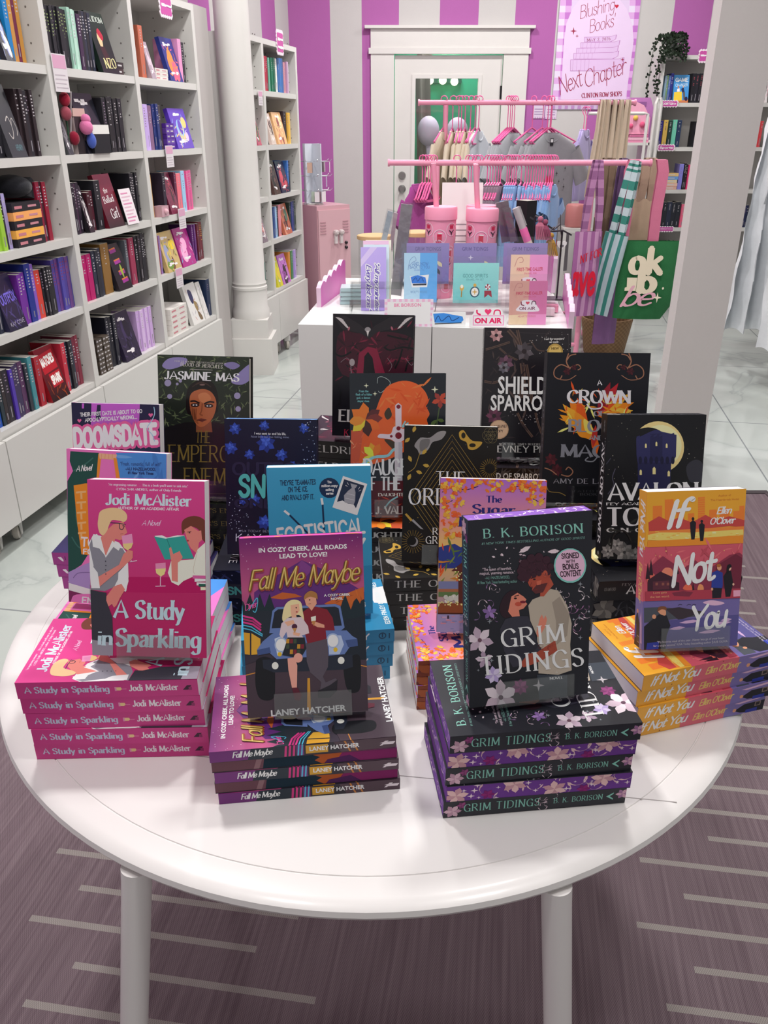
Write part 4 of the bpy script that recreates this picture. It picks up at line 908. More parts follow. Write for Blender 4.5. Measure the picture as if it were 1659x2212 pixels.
def ftc(y0, y1, dark):
    A = quadD(1232, y0, 1440, y1); h = y1 - y0
    A.bg('#efc2a8' if not dark else '#cf9c90'); A.poly('#ec92c4' if not dark else '#cc6fa0', 1338, y0, 1440, y0, 1440, y1, 1338, y1)
    if dark: A.poly('#eec7a6', 1232, y0 + h * .78, 1335, y0 + h * .76, 1335, y1, 1232, y1); A.poly('#ea90c0', 1335, y0 + h * .76, 1440, y0 + h * .76, 1440, y1, 1335, y1)
    A.line('#b87a78', 3, 1255, y0 + 60, 1270, y0 + 20, 1295, y0 + 15, 1300, y0 + 35, 1280, y0 + 40)
    A.text('FIRST-TIME CALLER', '#c03a5c', 1268, y0 + 82, 1412, y0 + 78, 15, 'stickb'); A.text('ENAMEL PIN', '#c9587a', 1310, y0 + 98, 1378, y0 + 97, 8, 'stick')
    A.blob('#f1d9e6', 1275, y0 + 178, 1290, y0 + 145, 1300, y0 + 120, 1330, y0 + 112, 1365, y0 + 118, 1385, y0 + 145, 1395, y0 + 180)
    A.line('#7a2440', 6, 1298, y0 + 122, 1300, y0 + 140, 1316, y0 + 146); A.heart('#d03a58', 1334, y0 + 130, 11); A.line('#5a2440', 5, 1356, y0 + 140, 1360, y0 + 122, 1376, y0 + 122, 1380, y0 + 140)
    A.text('ON AIR', '#7a3d5c', 1290, y0 + 172, 1376, y0 + 170, 16, 'stickb')
    if dark: A.text('HEARTSTRINGS', '#c96a7c', 1284, y0 + 216, 1382, y0 + 214, 11, 'stick')
    return A
card(1232, 460, 1445, 700, 2.45, 'pin_card', 'peach and pink pin card on the riser tier at right, above its twin', 'pin card', ftc(460, 700, False), '#e9a8b4', zb=.986)
card(1225, 612, 1440, 872, 2.31, 'pin_card', 'peach and pink pin card standing lowest at the right front of the cubes', 'pin card', ftc(612, 872, True), '#d99aa4', zb=KZ + .001)
# name card with gingham frame
A = quadD(510, 716, 790, 880); A.bg('#f4f1f2')
for i in range(17):
    for j in range(10):
        if i in (0, 16) or j in (0, 9): A.poly('#f0b2cc' if (i + j) % 2 else '#f7d5e2', 510 + i * 16.5, 716 + j * 16.5, 526.5 + i * 16.5, 716 + j * 16.5, 526.5 + i * 16.5, 732.5 + j * 16.5, 510 + i * 16.5, 732.5 + j * 16.5)
A.text('BK BORISON', '#dd7fa6', 566, 762, 720, 760, 20, 'sans', .02)
card(510, 716, 790, 880, 2.285, 'name_card', 'white card with pink gingham border standing at the front of the left cube', 'card', A, '#f2eef0', False, zb=KZ + .001)
# stickers
A = quadD(1000, 765, 1215, 876); A.blob('#f7e6ee', 1003, 850, 1003, 815, 1022, 800, 1030, 775, 1060, 766, 1110, 772, 1160, 766, 1188, 785, 1192, 805, 1212, 820, 1212, 866, 1180, 874, 1020, 874)
A.poly('#ee9cc0', 1020, 808, 1200, 808, 1200, 866, 1020, 866); A.poly('#f8dcea', 1026, 814, 1194, 814, 1194, 860, 1026, 860); A.text('ON AIR', '#d81f60', 1030, 852, 1188, 852, 28, 'sans', .045)
A.line('#d81f60', 9, 1042, 778, 1044, 796, 1064, 806); A.heart('#e03a70', 1106, 788, 20); A.line('#d81f60', 7, 1140, 805, 1146, 782, 1172, 782, 1178, 805)
def sticker(X0, Y0, X1, Y1, Y, label, A, outline):
    a, b, tp = wall_at(X0, Y1, Y), wall_at(X1, Y1, Y), wall_at(X0, Y0, Y); w, h = b.x - a.x, tp.z - KZ
    t = thing('sticker', label, 'sticker', at(a.x, Y, KZ + .001, 0, 12))
    m = MB(); m.prism([(u * w, v * h) for u, v in outline], .0015, lin('#efe3ea')); A.put(m, (0, 0, 0), (w, 0, 0), (0, 0, h), (0, -1, 0), 4e-5, 1e-4); m.build('backing', 'gloss', t)
sticker(1000, 765, 1215, 876, 2.275, 'pink die-cut sticker with a heart and phone propped at the front of the right cube', A, [(.0, .03), (.03, 0), (.97, 0), (1, .03), (1, .5), (.92, .62), (.86, .95), (.5, .98), (.14, .95), (.1, .7), (0, .5)])
A = quadD(785, 790, 978, 872); A.bg('#dfe8f0'); A.poly('#3d86d4', 790, 800, 850, 796, 960, 815, 966, 835, 950, 850, 800, 850); A.line('#1d3f7a', 4, 800, 845, 820, 812, 840, 840, 880, 812, 900, 838, 940, 820); A.line('#24303f', 5, 800, 856, 955, 850, sm=False)
sticker(785, 790, 978, 872, 2.282, 'blue boat shaped die-cut sticker leaning beside the pink gingham card', A, [(0, .3), (.03, 1), (.35, .95), (.97, .65), (1, .45), (.9, .1), (.1, 0)])
# bookmarks
for i, (dx, dy, c, lb) in enumerate(((28, -40, '#f4e3cf', 'cream bookmark rearmost in the upright bookmark bunch'), (14, -36, '#f1bcd4', 'pink bookmark second from the back in the upright bunch'), (16, -14, '#cfe9e2', 'mint bookmark just behind the purple bookmark'))):
    A = quadD(375 + dx, 415 + dy, 520 + dx, 740); A.bg(c)
    if i == 1: A.poly('#e2607a', 450, 398, 480, 398, 480, 405, 450, 405)
    card(375 + dx, 415 + dy, 520 + dx, 740, 2.535 - .009 * i, 'bookmark', lb, 'bookmark', A, c, False, .0015, 5, zb=KZ + .001)
A = quadD(375, 415, 520, 755); A.bg('#b6a4de', '#a48fd2'); A.poly('#c9b9e6', 375, 480, 430, 415, 470, 415, 375, 520); A.line('#9684c4', 2, 375, 695, 520, 695, sm=False)
A.text('“All my minutes'.replace('“', '"'), '#6a58a8', 456, 492, 456, 752, 24, 'scriptb', ol='#f3eef8', olw=5); A.text('Every last one."', '#6a58a8', 408, 506, 408, 748, 26, 'scriptb', ol='#f3eef8', olw=5)
card(375, 415, 520, 755, 2.505, 'bookmark', 'large purple bookmark with white script standing in front of the bunch', 'bookmark', A, '#ab98d6', False, .0015, 4, zb=KZ + .001)
for i in range(4):
    m = MB(); m.box((0, 0, 0), (.1, .075, .0085), lin('#a9c2c6')); m.box((.002, .002, .0086), (.098, .073, .0115), lin('#c6d6da'))
    for q in range(2): m.box((.03, .03 + q * .014, .0116), (.07, .034 + q * .014, .0118), lin('#52656f'))
    o = m.build('gift_packet', 'gloss'); p = wall_at(255, 742, 2.62); o.matrix_world = at(p.x + .002 * (i % 2), 2.6, KZ + .001 + .013 * i, 4 - i)
    tag(o, f"flat pale blue wrapped packet stacked at the left of the bookmarks, {('bottom','second','third','top')[i]} one", 'packet', 'pale blue packets')
# jars with wooden lids
for i, (X, Yp, lb) in enumerate(((452, 358, 'left'), (705, 338, 'right'))):
    p = wall_at(X, Yp, 2.93); zt = p.z
    t = thing('lidded_jar', f"glass jar with a round wooden lid at the back of the cubes, {lb} one", 'jar', Matrix.Translation((p.x, 2.93, KZ)), 'jars with wooden lids')
    m = MB(); m.lathe([(.05, 0), (.055, .01), (.055, zt - KZ - .004)], lin('#cfcbc6'), 28, cap=False); m.build('glass', 'acrylic', t, True)
    m = MB(); m.lathe([(.058, zt - KZ - .004), (.06, zt - KZ - .002), (.06, zt - KZ + .008), (.057, zt - KZ + .01)], lin('#c9a878'), 28); m.build('lid', 'matte', t, True)
# tumblers
def tumbler(X, Yt, Y, zb, label, straw=True, grp='pink tumblers', h=None, r=.05):
    p = wall_at(X, Yt, Y); h = h or p.z - zb
    t = thing('tumbler', label, 'tumbler', Matrix.Translation((p.x, Y, zb)), grp)
    pk = lin('#ef97b2', 1.1); m = MB(); m.lathe([(r * .82, 0), (r * .86, .006), (r * .97, h * .84), (r * .975, h * .86)], pk, 36)
    def ring(cx_, cz, rr, col, w=.0022, n=22):
        pts = []
        for k in range(n + 1):
            a = 2 * pi * k / n; th = (cx_ + rr * cos(a)) / r; z = cz + rr * sin(a); q = r * (.86 + .12 * z / h) + .0012
            pts.append(Vector((sin(th) * q, -cos(th) * q, z)))
        for k in range(n):
            d = (pts[k + 1] - pts[k]).normalized(); nr = Vector((pts[k].x, pts[k].y, 0)).normalized(); s = d.cross(nr) * w
            m.face([pts[k] - s, pts[k + 1] - s, pts[k + 1] + s, pts[k] + s], col)
    def decal(cx_, cz, poly, col):
        P = []
        for a, b in poly: th = (cx_ + a) / r; z = cz + b; q = r * (.86 + .12 * z / h) + .0015; P.append((sin(th) * q, -cos(th) * q, z))
        m.face(P, col)
    for row in range(4):
        for k in range(-2, 3):
            odd = (k + row) % 2; cx_ = k * .042 - .004 * row + (.0 if row < 1 else .0) - .006; cz = h * .86 - .042 - row * .05 + (.016 if odd else -.006)
            if cz < .02: continue
            ring(cx_, cz, .022 if not odd else .019, lin('#f3c6d6'), .0014)
            if not odd: decal(cx_, cz, [(-.008, -.011), (.007, -.011), (.007, .009), (-.008, .009)], lin('#cf2246')); decal(cx_, cz, [(-.006, .009), (.008, .009), (.009, .012), (-.004, .013)], lin('#f0e6e6'))
            else:
                decal(cx_, cz + .002, [(-.007, 0), (.007, 0), (.008, .014), (.003, .009), (0, .014), (-.003, .009), (-.008, .014)], lin('#d03058')); decal(cx_, cz + .002, [(0, -.022), (.003, -.012), (.011, -.005), (.009, -.003), (0, -.01), (-.009, -.003), (-.011, -.005), (-.003, -.012)], lin('#3b3440'))
    m.build('cup', 'enamel', t, True)
    m = MB(); m.lathe([(r * 1.0, h * .862), (r * 1.03, h * .868), (r * 1.03, h * .985), (r * .98, h), (.01, h)], pk, 36); m.build('lid', 'enamel', t, True)
    if straw:
        for k in range(straw if straw > 1 else 1):
            m = MB(); dx = (-.012, .018)[k] if straw > 1 else -.028; m.tube([(dx * .4 + .012 * k, 0, h - .05), (dx, -.01, h + .125 - .012 * k)], .0085, pk, 10); m.build('straw', 'enamel', t, True)
tumbler(838, 176, 2.74, KZ, 'tall pink tumbler with straw, left of the white notice on the riser')
tumbler(1077, 186, 2.72, KZ, 'tall pink tumbler with straw, front one right of the white notice')
tumbler(1074, 168, 2.85, KZ, 'tall pink tumbler with straw, half hidden behind the right one')
# notice
A = quadD(838, 40, 1070, 350); A.bg('#d9d6d6')
for k in range(9): A.poly('#8d8a8e', 870 + (k % 3) * 6, 160 + k * 17, 1050 - (k % 4) * 9, 160 + k * 17, 1050 - (k % 4) * 9, 164 + k * 17, 870 + (k % 3) * 6, 164 + k * 17)
A.ell('#b9b6ba', 955, 322, 18, 12)
card(838, 40, 1070, 350, 2.93, 'notice', 'white printed notice in a clear holder between the pink tumblers', 'notice', A, '#d9d6d6', False, .003, 3, zb=KZ + .001)
# leaning clear packs, pen, pouch, box
def slab(X0, Y0, X1, Y1, wd, Y, name, label, cat, col, matn, th=.01, group=None):
    a, b = wall_at(X0, Y0, Y), wall_at(X1, Y1, Y); d = (b - a); L_ = d.length; ux = d.normalized(); uy = Vector((0, 1, 0)); uz = ux.cross(uy)
    m = MB(); m.box((0, 0, -wd / 2), (L_, th, wd / 2), lin(col)); m.box((-.004, -.003, -wd / 2 - .004), (L_ + .006, -.001, wd / 2 + .004), lin('#e3e3e6'), 1); o = m.build(name, ['gloss', 'cellophane']); o.matrix_world = frame(a, ux, uy, uz)
    return tag(o, label, cat, group)
slab(497, 415, 545, 205, .016, 2.62, 'pencil_packet', 'slim clear packet with pale blue edge leaning behind the bookmarks', 'packet', '#b9c4cc', 'gloss')
slab(545, 430, 575, 215, .012, 2.66, 'pencil_packet', 'slim clear packet with pink edge leaning behind the bookmarks', 'packet', '#cbb3bb', 'gloss')
slab(575, 690, 640, 165, .034, 2.60, 'pencil_packet', 'long silver grey cellophane packet leaning right behind the bookmarks', 'packet', '#9a9298', 'gloss', .014)
slab(1225, 380, 1190, 150, .04, 2.8, 'ribbon_packet', 'cellophane packet of plum strips leaning left of the black box', 'packet', '#75606c', 'gloss', .012)
slab(1258, 380, 1218, 190, .022, 2.78, 'ribbon_packet', 'second plum packet leaning close to the black box', 'packet', '#6d5a66', 'gloss', .012)
a, b = wall_at(1342, 390, 2.6), wall_at(1266, 178, 2.6); d = b - a
t = thing('pen', 'pink pen with a clear crystal filled barrel standing at right of the tumblers', 'pen')
for nm, k0, k1, rr, c, mt in (('grip', .06, .42, .012, '#ee6fae', 'plastic'), ('barrel', .42, .97, .011, '#b8aeb2', 'gloss'), ('tip', -.06, .06, .012, '#e9d3c6', 'plastic'), ('clip', .5, 1.0, .003, '#d9d6d8', 'metal')):
    m = MB(); off = Vector((.012 if nm == 'clip' else 0, -.004 if nm == 'clip' else 0, 0)); m.tube([a + d * k0 + off, a + d * k1 + off], rr, lin(c), 12); m.build(nm, mt, t, True)
p = wall_at(1345, 372, 2.83); m = MB(); h = wall_at(1345, 140, 2.83).z - KZ; m.box((-.042, 0, 0), (.0, .05, h), lin('#242126')); m.box((0, 0, 0), (.0006, .05, h), lin('#2e2b30')); m.box((-.041, .001, h), (-.001, .049, h + .0005), lin('#bdb6ad'))
for q in range(3): m.box((.0008, .018, .07 + q * .03), (.001, .03, .085 + q * .03), lin('#57535a'))
o = m.build('gift_box', 'matte'); o.matrix_world = at(p.x + .012, 2.8, KZ + .001, 35); tag(o, 'tall narrow black gift box standing at the right back of the cubes', 'box')
t = thing('keychain_stand', 'slim dark metal stand with arms carrying the tassels at the right of the cubes', 'display rack'); pa, pb = wall_at(1380, 255, 2.7), wall_at(1500, 335, 2.7)
m = MB(); m.tube([(pa.x, 2.7, KZ), (pa.x, 2.7, pa.z + .012)], .003, lin('#4a464c'), 6); m.tube([(pa.x, 2.7, pa.z + .012), (wall_at(1445, 0, 2.7).x, 2.69, wall_at(1440, 262, 2.7).z + .006)], .003, lin('#4a464c'), 6); m.build('post', 'metal', t, True)
m = MB(); m.tube([(pb.x + .02, 2.7, KZ), (pb.x + .02, 2.7, pb.z + .012)], .003, lin('#4a464c'), 6); m.tube([(pb.x - .04, 2.7, pb.z + .006), (pb.x + .022, 2.7, pb.z + .01), (pb.x + .05, 2.7, pb.z - .004)], .003, lin('#4a464c'), 6); m.build('post', 'metal', t, True)
m = MB(); m.box((pa.x - .02, 2.67, KZ), (pb.x + .04, 2.73, KZ + .004), lin('#4a464c')); m.build('base', 'metal', t)
for X, Yp, c, lb, hh in ((1412, 250, '#b2677f', 'dusty pink tassel keychain hanging at the right end of the riser', .06), (1440, 268, '#8f4560', 'plum tassel keychain hanging beside the pink tassel', .05), (1474, 345, '#a87f3c', 'mustard brown tassel hanging near the white heart tag', .06)):
    p = wall_at(X, Yp, 2.68); t = thing('tassel', lb, 'tassel', Matrix.Translation(p)); m = MB(); m.ball((0, 0, 0), .009, lin(c)); m.build('knot', 'cloth', t, True); m = MB()
    for k in range(16): a_ = k * .39; m.tube([(0, 0, -.004), (.012 * cos(a_), .012 * sin(a_), -.02), (.017 * cos(a_) + .008, .017 * sin(a_), -hh)], .0022, lin(c), 4)
    m.build('fringe', 'cloth', t)
for k, (X, Yp) in enumerate(((1388, 262), (1452, 330), (1488, 310))):
    p = wall_at(X, Yp, 2.72); m = MB(); m.tube([p + Vector((-.02, 0, .012)), p + Vector((0, 0, .0)), p + Vector((.02, 0, .018))], .0035, lin('#57535a'), 6); tag(m.build('key_clasp', 'metal', smooth=True), f"small dark metal clasp of the keychains right of the black box, {('left','middle','right')[k]}", 'clasp', 'keychain clasps')
p = wall_at(1535, 398, 2.7); t = thing('heart_tag', 'small white heart shaped tag hanging on a cord by the pink scalloped sign', 'tag', Matrix.Translation(p)); m = MB()
m.prism([(.016 * sin(q) ** 3, .016 * (.81 * cos(q) - .31 * cos(2 * q) - .125 * cos(3 * q))) for q in [2 * pi * k / 18 for k in range(18)]], .004, lin('#e4dfe0')); m.box((-.006, -.001, -.006), (.006, 0, .0), lin('#77727a')); m.build('heart', 'plastic', t)
m = MB(); m.tube([(0, .002, .01), (-.008, .002, .05), (-.012, .004, .09)], .0015, lin('#3a363c'), 5); m.build('cord', 'cloth', t)
for k, (X, Yp) in enumerate(((1475, 640), (1490, 690), (1468, 715))):
    p = wall_at(X, Yp, 2.5 - .05 * k); m = MB(); m.box((-.02, 0, 0), (.02, .03, .02), lin(('#c4b5b9', '#e98aa6', '#d8c2c8')[k])); m.box((-.023, -.002, -.002), (.023, .032, .024), lin('#e6e4e6'), 1)
    if k == 1: m.box((-.012, -.0005, .004), (.0, 0, .014), lin('#3b3238'))
    o = m.build('gift_packet', ['gloss', 'cellophane']); o.matrix_world = at(p.x, 2.52 - .05 * k, KZ + .003, -6); tag(o, f"small clear packet behind the right pin cards, {('rear','middle','front')[k]} one", 'packet')
# scalloped pink signs on edge
def scallop(a, b, h, label, nsc, th=.014, col='#cf5fb4'):
    d = b - a; L_ = d.length; ux = d.normalized(); uz = Vector((0, 0, 1)); uy = uz.cross(ux)
    P = [(0, 0)] + [(0, h * .55)]
    for i in range(nsc):
        for k in range(5): x = (i + k / 5) / nsc; P.append((x * L_, h * (.55 + .33 * x) + .012 * abs(sin(pi * k / 5))))
    P += [(L_, h * .9), (L_, 0)]
    P = P[::-1]
    m = MB(); m.prism(P, th, lin(col), side=lin('#e2c3d8')); o = m.build('scalloped_sign', 'plastic'); o.matrix_world = frame(a, ux, uy, uz)
    return tag(o, label, 'sign')
a, b = gz(694, 664, KZ), gz(747, 624, KZ); scallop(a, b, .105, 'pink scalloped edge sign standing on the left edge of the white cubes', 5)
a, b = gz(1238, 711, KZ), gz(1224, 645, KZ); scallop(a, b, .085, 'pink scalloped edge sign standing on the right front edge of the white cubes', 6)
p = wall_at(1505, 570, 2.8); p.z = KZ + .001; scallop(p, p + Vector((-.006, .12, 0)), .2, 'pink scalloped sign further back, behind the white heart tag', 4)
# ================================================================ books on the round table
def pr(p):
    d = Vector(p) - Vector((0, 0, CAM_H)); Z = d.y * cos(PITCH) - d.z * sin(PITCH); Yd = -d.y * sin(PITCH) - d.z * cos(PITCH)
    return CXP + F_PX * d.x / Z, CYP + F_PX * Yd / Z
def cover_art(pose, Wd, Hh, crop, seed=1):
    M = at(*pose); q = [pr(M @ Vector(v)) for v in ((0, 0, Hh), (Wd, 0, Hh), (Wd, 0, 0), (0, 0, 0))]
    return Art([((x - crop[0]) * crop[2], (y - crop[1]) * crop[2]) for x, y in q], seed)
def book_parts(Wd, Hh, T, front, spine=None, spinec='#333', backc='#333', pagec='#e3dfd8', hard=False, fore=None, head=None, inside='#ddd', mt='print', boards=None):
    """meshes of one book; local x spine->fore-edge, y front->back, z foot->head"""
    c = .0026 if hard else .0007; ov = .003 if hard else 0
    t0 = bpy.data.objects.new('book_prototype', None)
    m = MB(); sc, bc = lin(spinec, GAIN), lin(backc, GAIN); ic = lin(boards or backc, GAIN)
    m.box((0, 0, 0), (Wd, c, Hh), ic, cols=[ic, ic, ic, sc, ic, ic]); m.box((0, T - c, 0), (Wd, T, Hh), bc, cols=[bc, bc, bc, sc, bc, bc])
    m.box((0, c, 0), (c, T - c, Hh), sc)
    if front: front.put(m, (0, 0, 0), (Wd, 0, 0), (0, 0, Hh), (0, -1, 0), m=0, mf=1)
    if spine: spine.put(m, (0, T, Hh), (0, 0, -Hh), (0, -T, 0), (-1, 0, 0))
    cov = m.build('cover', [mt, 'foil'])
    m = MB(); pc = lin(pagec, GAIN if pagec[1:] < 'd' else 1.1)
    m.box((c, c, ov), (Wd - ov - .0004, T - c, Hh - ov - .0004), pc)
    if fore: fore.put(m, (Wd - ov - .0004, T - c, ov), (0, 0, Hh - 2 * ov), (0, -(T - 2 * c), 0), (1, 0, 0))
    if head: head.put(m, (c, c, Hh - ov - .0004), (Wd - ov - c, 0, 0), (0, T - 2 * c, 0), (0, 0, 1))
    if not fore:
        pl = lin(pagec, .8); n = 7
        for k in range(n):
            y = c + (T - 2 * c) * (k + .5) / n
            m.box((Wd - ov - .0006, y - .00012, ov), (Wd - ov - .0002, y + .00012, Hh - ov), pl)
    pg = m.build('pages', 'paper')
    return cov, pg
NAME = {}
def new_book(kind, parts, M, label, group=None):
    first = kind not in NAME; NAME[kind] = 1
    t = thing('hardcover_book' if kind[0] == 'H' else 'paperback_book', label, 'book', M, group)
    for o in parts:
        if first: o.parent = t
        else:
            c = o.copy(); COL.objects.link(c); c.parent = t
    return t
def flat(FL, yaw, L, Wd, T, z, mode):
    """matrix of a book lying with its front (or back) cover up"""
    y = R(yaw); u = Vector((cos(y), sin(y), 0)); n = Vector((-sin(y), cos(y), 0)); Z = Vector((0, 0, 1)); o = Vector((FL[0], FL[1], z))
    if mode == 's': return frame(o + u * L + Z * T, n, -Z, -u)
    if mode == 'f': return frame(o + n * Wd + Z * T, -n, -Z, u)
    return frame(o, n, Z, u)                      # face down, spine to the front
def easel(pose, zs, T, Hh, label, wd=.09):
    """clear acrylic stand: front lip, tray, back plate parallel to the cover, and a rear leg down to the stack"""
    M = at(*pose); m = MB(); th = .0022
    foot = M.inverted() @ (at(pose[0], pose[1], pose[2], pose[3]) @ Vector((0, T + .062, zs - pose[2] + .0014)))
    n = lambda a, b: Vector((a, b))
    P = [n(-.0032, .028), n(-.0032, -.0026), n(T + .003, -.0026), n(T + .003, .115), n(T + .006, .116), n(foot.y, foot.z)]
    for i in range(len(P) - 1):
        a, b = P[i], P[i + 1]; d = (b - a).normalized(); q = Vector((-d.y, d.x)) * th * .5
        c4 = [a + q, b + q, b - q, a - q]
        for (p0, p1) in ((c4[0], c4[1]), (c4[3], c4[2])): m.face([(-wd / 2, p0.x, p0.y), (wd / 2, p0.x, p0.y), (wd / 2, p1.x, p1.y), (-wd / 2, p1.x, p1.y)], (1, 1, 1))
        for s in (-wd / 2, wd / 2): m.face([(s, p.x, p.y) for p in c4], (1, 1, 1))
    o = m.build('book_easel', 'acrylic'); o.matrix_world = M @ Matrix.Translation((CUR_W / 2 + .006, 0, 0))
    return tag(o, label, 'book stand', None)
def setup(pose, W_, H_, n):
    """book size with the thickness that brings n copies plus the stand up to the upright copy"""
    pose = (pose[0], pose[1], pose[2] + .003, pose[3], pose[4])
    return pose, (W_, H_, (pose[2] - TZ - .0062 - n * .0004) / (n + sin(R(pose[4]))))
ORDN = {2: ('bottom', 'top'), 4: ('bottom', 'second lowest', 'second highest', 'topmost'), 5: ('bottom', 'second lowest', 'middle', 'second highest', 'topmost')}
def display(kind, parts, dims, pose, FL, yaw, modes, desc, where, ztop, jit=(), stagger=0, group=None):
    """a stack lying flat and one copy standing on it in a clear stand"""
    global CUR_W
    Wd, Hh, T = dims; CUR_W = Wd
    new_book(kind, parts, at(*pose), f"{desc} standing upright in a clear stand, {where}")
    n = len(modes); z = TZ
    for i, md in enumerate(modes):
        j = jit[i] if i < len(jit) else (0, 0, 0)
        new_book(kind, parts, flat((FL[0] + j[0], FL[1] + j[1]), yaw + j[2], Hh, Wd, T, z + .0003, md), f"{ORDN[n][i]} {desc} lying flat in the stack, {where}", group or f"stack of {desc} copies")
        z += T + .0004
    easel(pose, z, T, Hh, f"clear stand holding up the {desc}, {where}")
C5 = (130, 740, 2.812); C5B = (250, 600, 3.687); CA = (30, 1000, 3.252); CF = (440, 1110, 3.302); CG = (880, 1080, 3.073); CI = (1250, 1020, 3.687); CK = (700, 620, 3.072); CC = (1020, 690, 3.072); CS = (780, 1000, 3.95); PX = (0, 0, 1)
WT = '#f2ece9'

# ---- 1 pink novel with the two readers
pose, D = setup((-.354, .828, .868, -2.8, 17.8), .14, .214, 5)
A = cover_art(pose, D[0], D[1], CA)
A.bg('#cf4088', '#b51c5c'); A.poly('#b0085a', 760, 800, 1360, 806, 1360, 915, 760, 910); A.poly('#b41f60', 640, 906, 1360, 918, 1360, 1380, 690, 1380, 690, 1100)
SK = '#d97f76'
A.text("'An engrossing romance . . . This is a book you'll want to sink into.'", '#eec6da', 665, 158, 1222, 172, 16, 'serifb'); A.text('-LYDIA SAN ANDRES, author of Only Friends', '#eec6da', 715, 190, 1175, 202, 16, 'serifb')
A.text('Jodi McAlister', '#c5d6e2', 648, 292, 1243, 304, 76, 'serifb'); A.text('AUTHOR OF AN ACADEMIC AFFAIR', '#f0d8e4', 730, 324, 1158, 334, 17, 'stickb'); A.text('A Novel', '#efb9d6', 900, 438, 1025, 440, 36, 'script')
A.poly('#e2dee4', 528, 560, 560, 500, 640, 520, 740, 560, 800, 640, 806, 800, 790, 900, 700, 870, 600, 880, 540, 860, 528, 690)
A.poly('#85838e', 530, 580, 548, 530, 600, 560, 645, 665, 700, 590, 765, 600, 792, 650, 790, 700, 740, 800, 705, 870, 640, 900, 540, 890, 560, 720)
A.poly(SK, 612, 520, 655, 470, 700, 430, 770, 410, 784, 450, 797, 490, 776, 506, 770, 536, 742, 542, 712, 532, 704, 570, 645, 650, 610, 560)
A.blob('#e3bd8e', 592, 400, 604, 345, 650, 320, 720, 316, 776, 338, 797, 378, 780, 412, 735, 405, 690, 402, 668, 440, 655, 476, 628, 508, 602, 490, 590, 440)
A.poly('#ece8ec', 548, 520, 582, 498, 612, 530, 645, 655, 600, 600, 556, 590); A.poly('#ece8ec', 645, 655, 692, 545, 745, 600, 736, 616, 700, 590)
A.line('#2c2f42', 5, 678, 420, 740, 424, 786, 432, sm=False); A.line('#2c2f42', 5, 742, 428, 744, 460, 764, 466, 778, 440); A.ell('#33303c', 768, 440, 4, 6); A.line('#a24a4c', 3, 748, 500, 770, 498, sm=False)
A.poly('#e58fb9', 758, 512, 830, 498, 839, 566, 800, 614, 768, 590); A.poly('#e0c584', 764, 568, 838, 562, 826, 596, 800, 614, 775, 598); A.line('#eec3d6', 5, 805, 612, 826, 690, sm=False); A.line('#eec3d6', 5, 815, 694, 866, 686, sm=False)
A.poly(SK, 592, 800, 740, 715, 770, 640, 806, 610, 836, 618, 836, 668, 790, 712, 600, 872, 572, 842); A.poly('#e2dee4', 528, 690, 590, 770, 606, 880, 545, 880)
A.poly('#e2dee4', 735, 770, 800, 700, 806, 830, 786, 905, 730, 872); A.poly(SK, 702, 868, 756, 848, 782, 888, 745, 950, 722, 1000, 704, 1016, 690, 990, 660, 1012, 640, 985, 632, 962, 664, 920)
for k in range(4): A.ell('#3a3644', 645 + (k % 2) * 2, 690 + k * 30, 4)
A.poly('#33323d', 538, 890, 652, 912, 650, 965, 692, 1080, 700, 1270, 545, 1246); A.poly('#938a98', 545, 1240, 698, 1264, 696, 1390, 540, 1390)
A.blob('#6b3427', 1178, 430, 1200, 392, 1262, 372, 1322, 388, 1350, 430, 1356, 560, 1312, 520, 1298, 470, 1240, 446, 1204, 480, 1184, 500)
A.poly(SK, 1196, 470, 1244, 442, 1296, 478, 1316, 474, 1322, 540, 1300, 560, 1290, 640, 1244, 600, 1218, 552, 1212, 520); A.line('#4a2420', 4, 1218, 486, 1246, 480, sm=False); A.ell('#3a2226', 1234, 490, 6, 4); A.ell('#a8323c', 1222, 546, 9, 6)
A.poly('#ebe0d2', 1104, 690, 1262, 676, 1292, 606, 1360, 545, 1360, 796, 1256, 800, 1190, 830, 1156, 862, 1108, 838, 1082, 772); A.line('#c9b8a8', 3, 1290, 620, 1262, 740, 1268, 780)
A.poly('#e9e3e0', 990, 512, 1040, 508, 1076, 524, 1150, 508, 1198, 510, 1250, 660, 1060, 670); A.poly('#2f9a92', 985, 516, 1068, 532, 1082, 528, 1198, 512, 1266, 672, 1060, 678); A.line('#1f7a74', 5, 1074, 532, 1128, 672, sm=False)
A.poly(SK, 1090, 600, 1104, 590, 1120, 640, 1166, 618, 1172, 636, 1186, 660, 1176, 682, 1152, 700, 1152, 836, 1110, 826, 1106, 690)
A.poly('#dd86ae', 994, 706, 1066, 700, 1068, 760, 1036, 800, 998, 772); A.poly('#e5d088', 995, 744, 1068, 740, 1058, 782, 1032, 798, 1002, 776); A.line('#ecc7da', 5, 1030, 798, 1030, 862, sm=False); A.line('#ecc7da', 5, 994, 866, 1066, 864, sm=False)
for k, (c, y) in enumerate((('#cf5d9a', 790), ('#e8e2e4', 812), ('#e8e2e4', 838), ('#1e5c4c', 848), ('#e8e0c0', 872))): A.poly(c, 1256 + 14 * k, y, 1360, y + 2, 1360, y + 20, 1256 + 14 * k, y + 22)
A.text('A Study', '#b9d0da', 706, 1086, 1193, 1100, 124, 'serifb'); A.text('in', '#b9d0da', 590, 1276, 692, 1280, 100, 'serifb'); A.text('Sparkling', '#b9d0da', 716, 1285, 1314, 1302, 122, 'serifb')
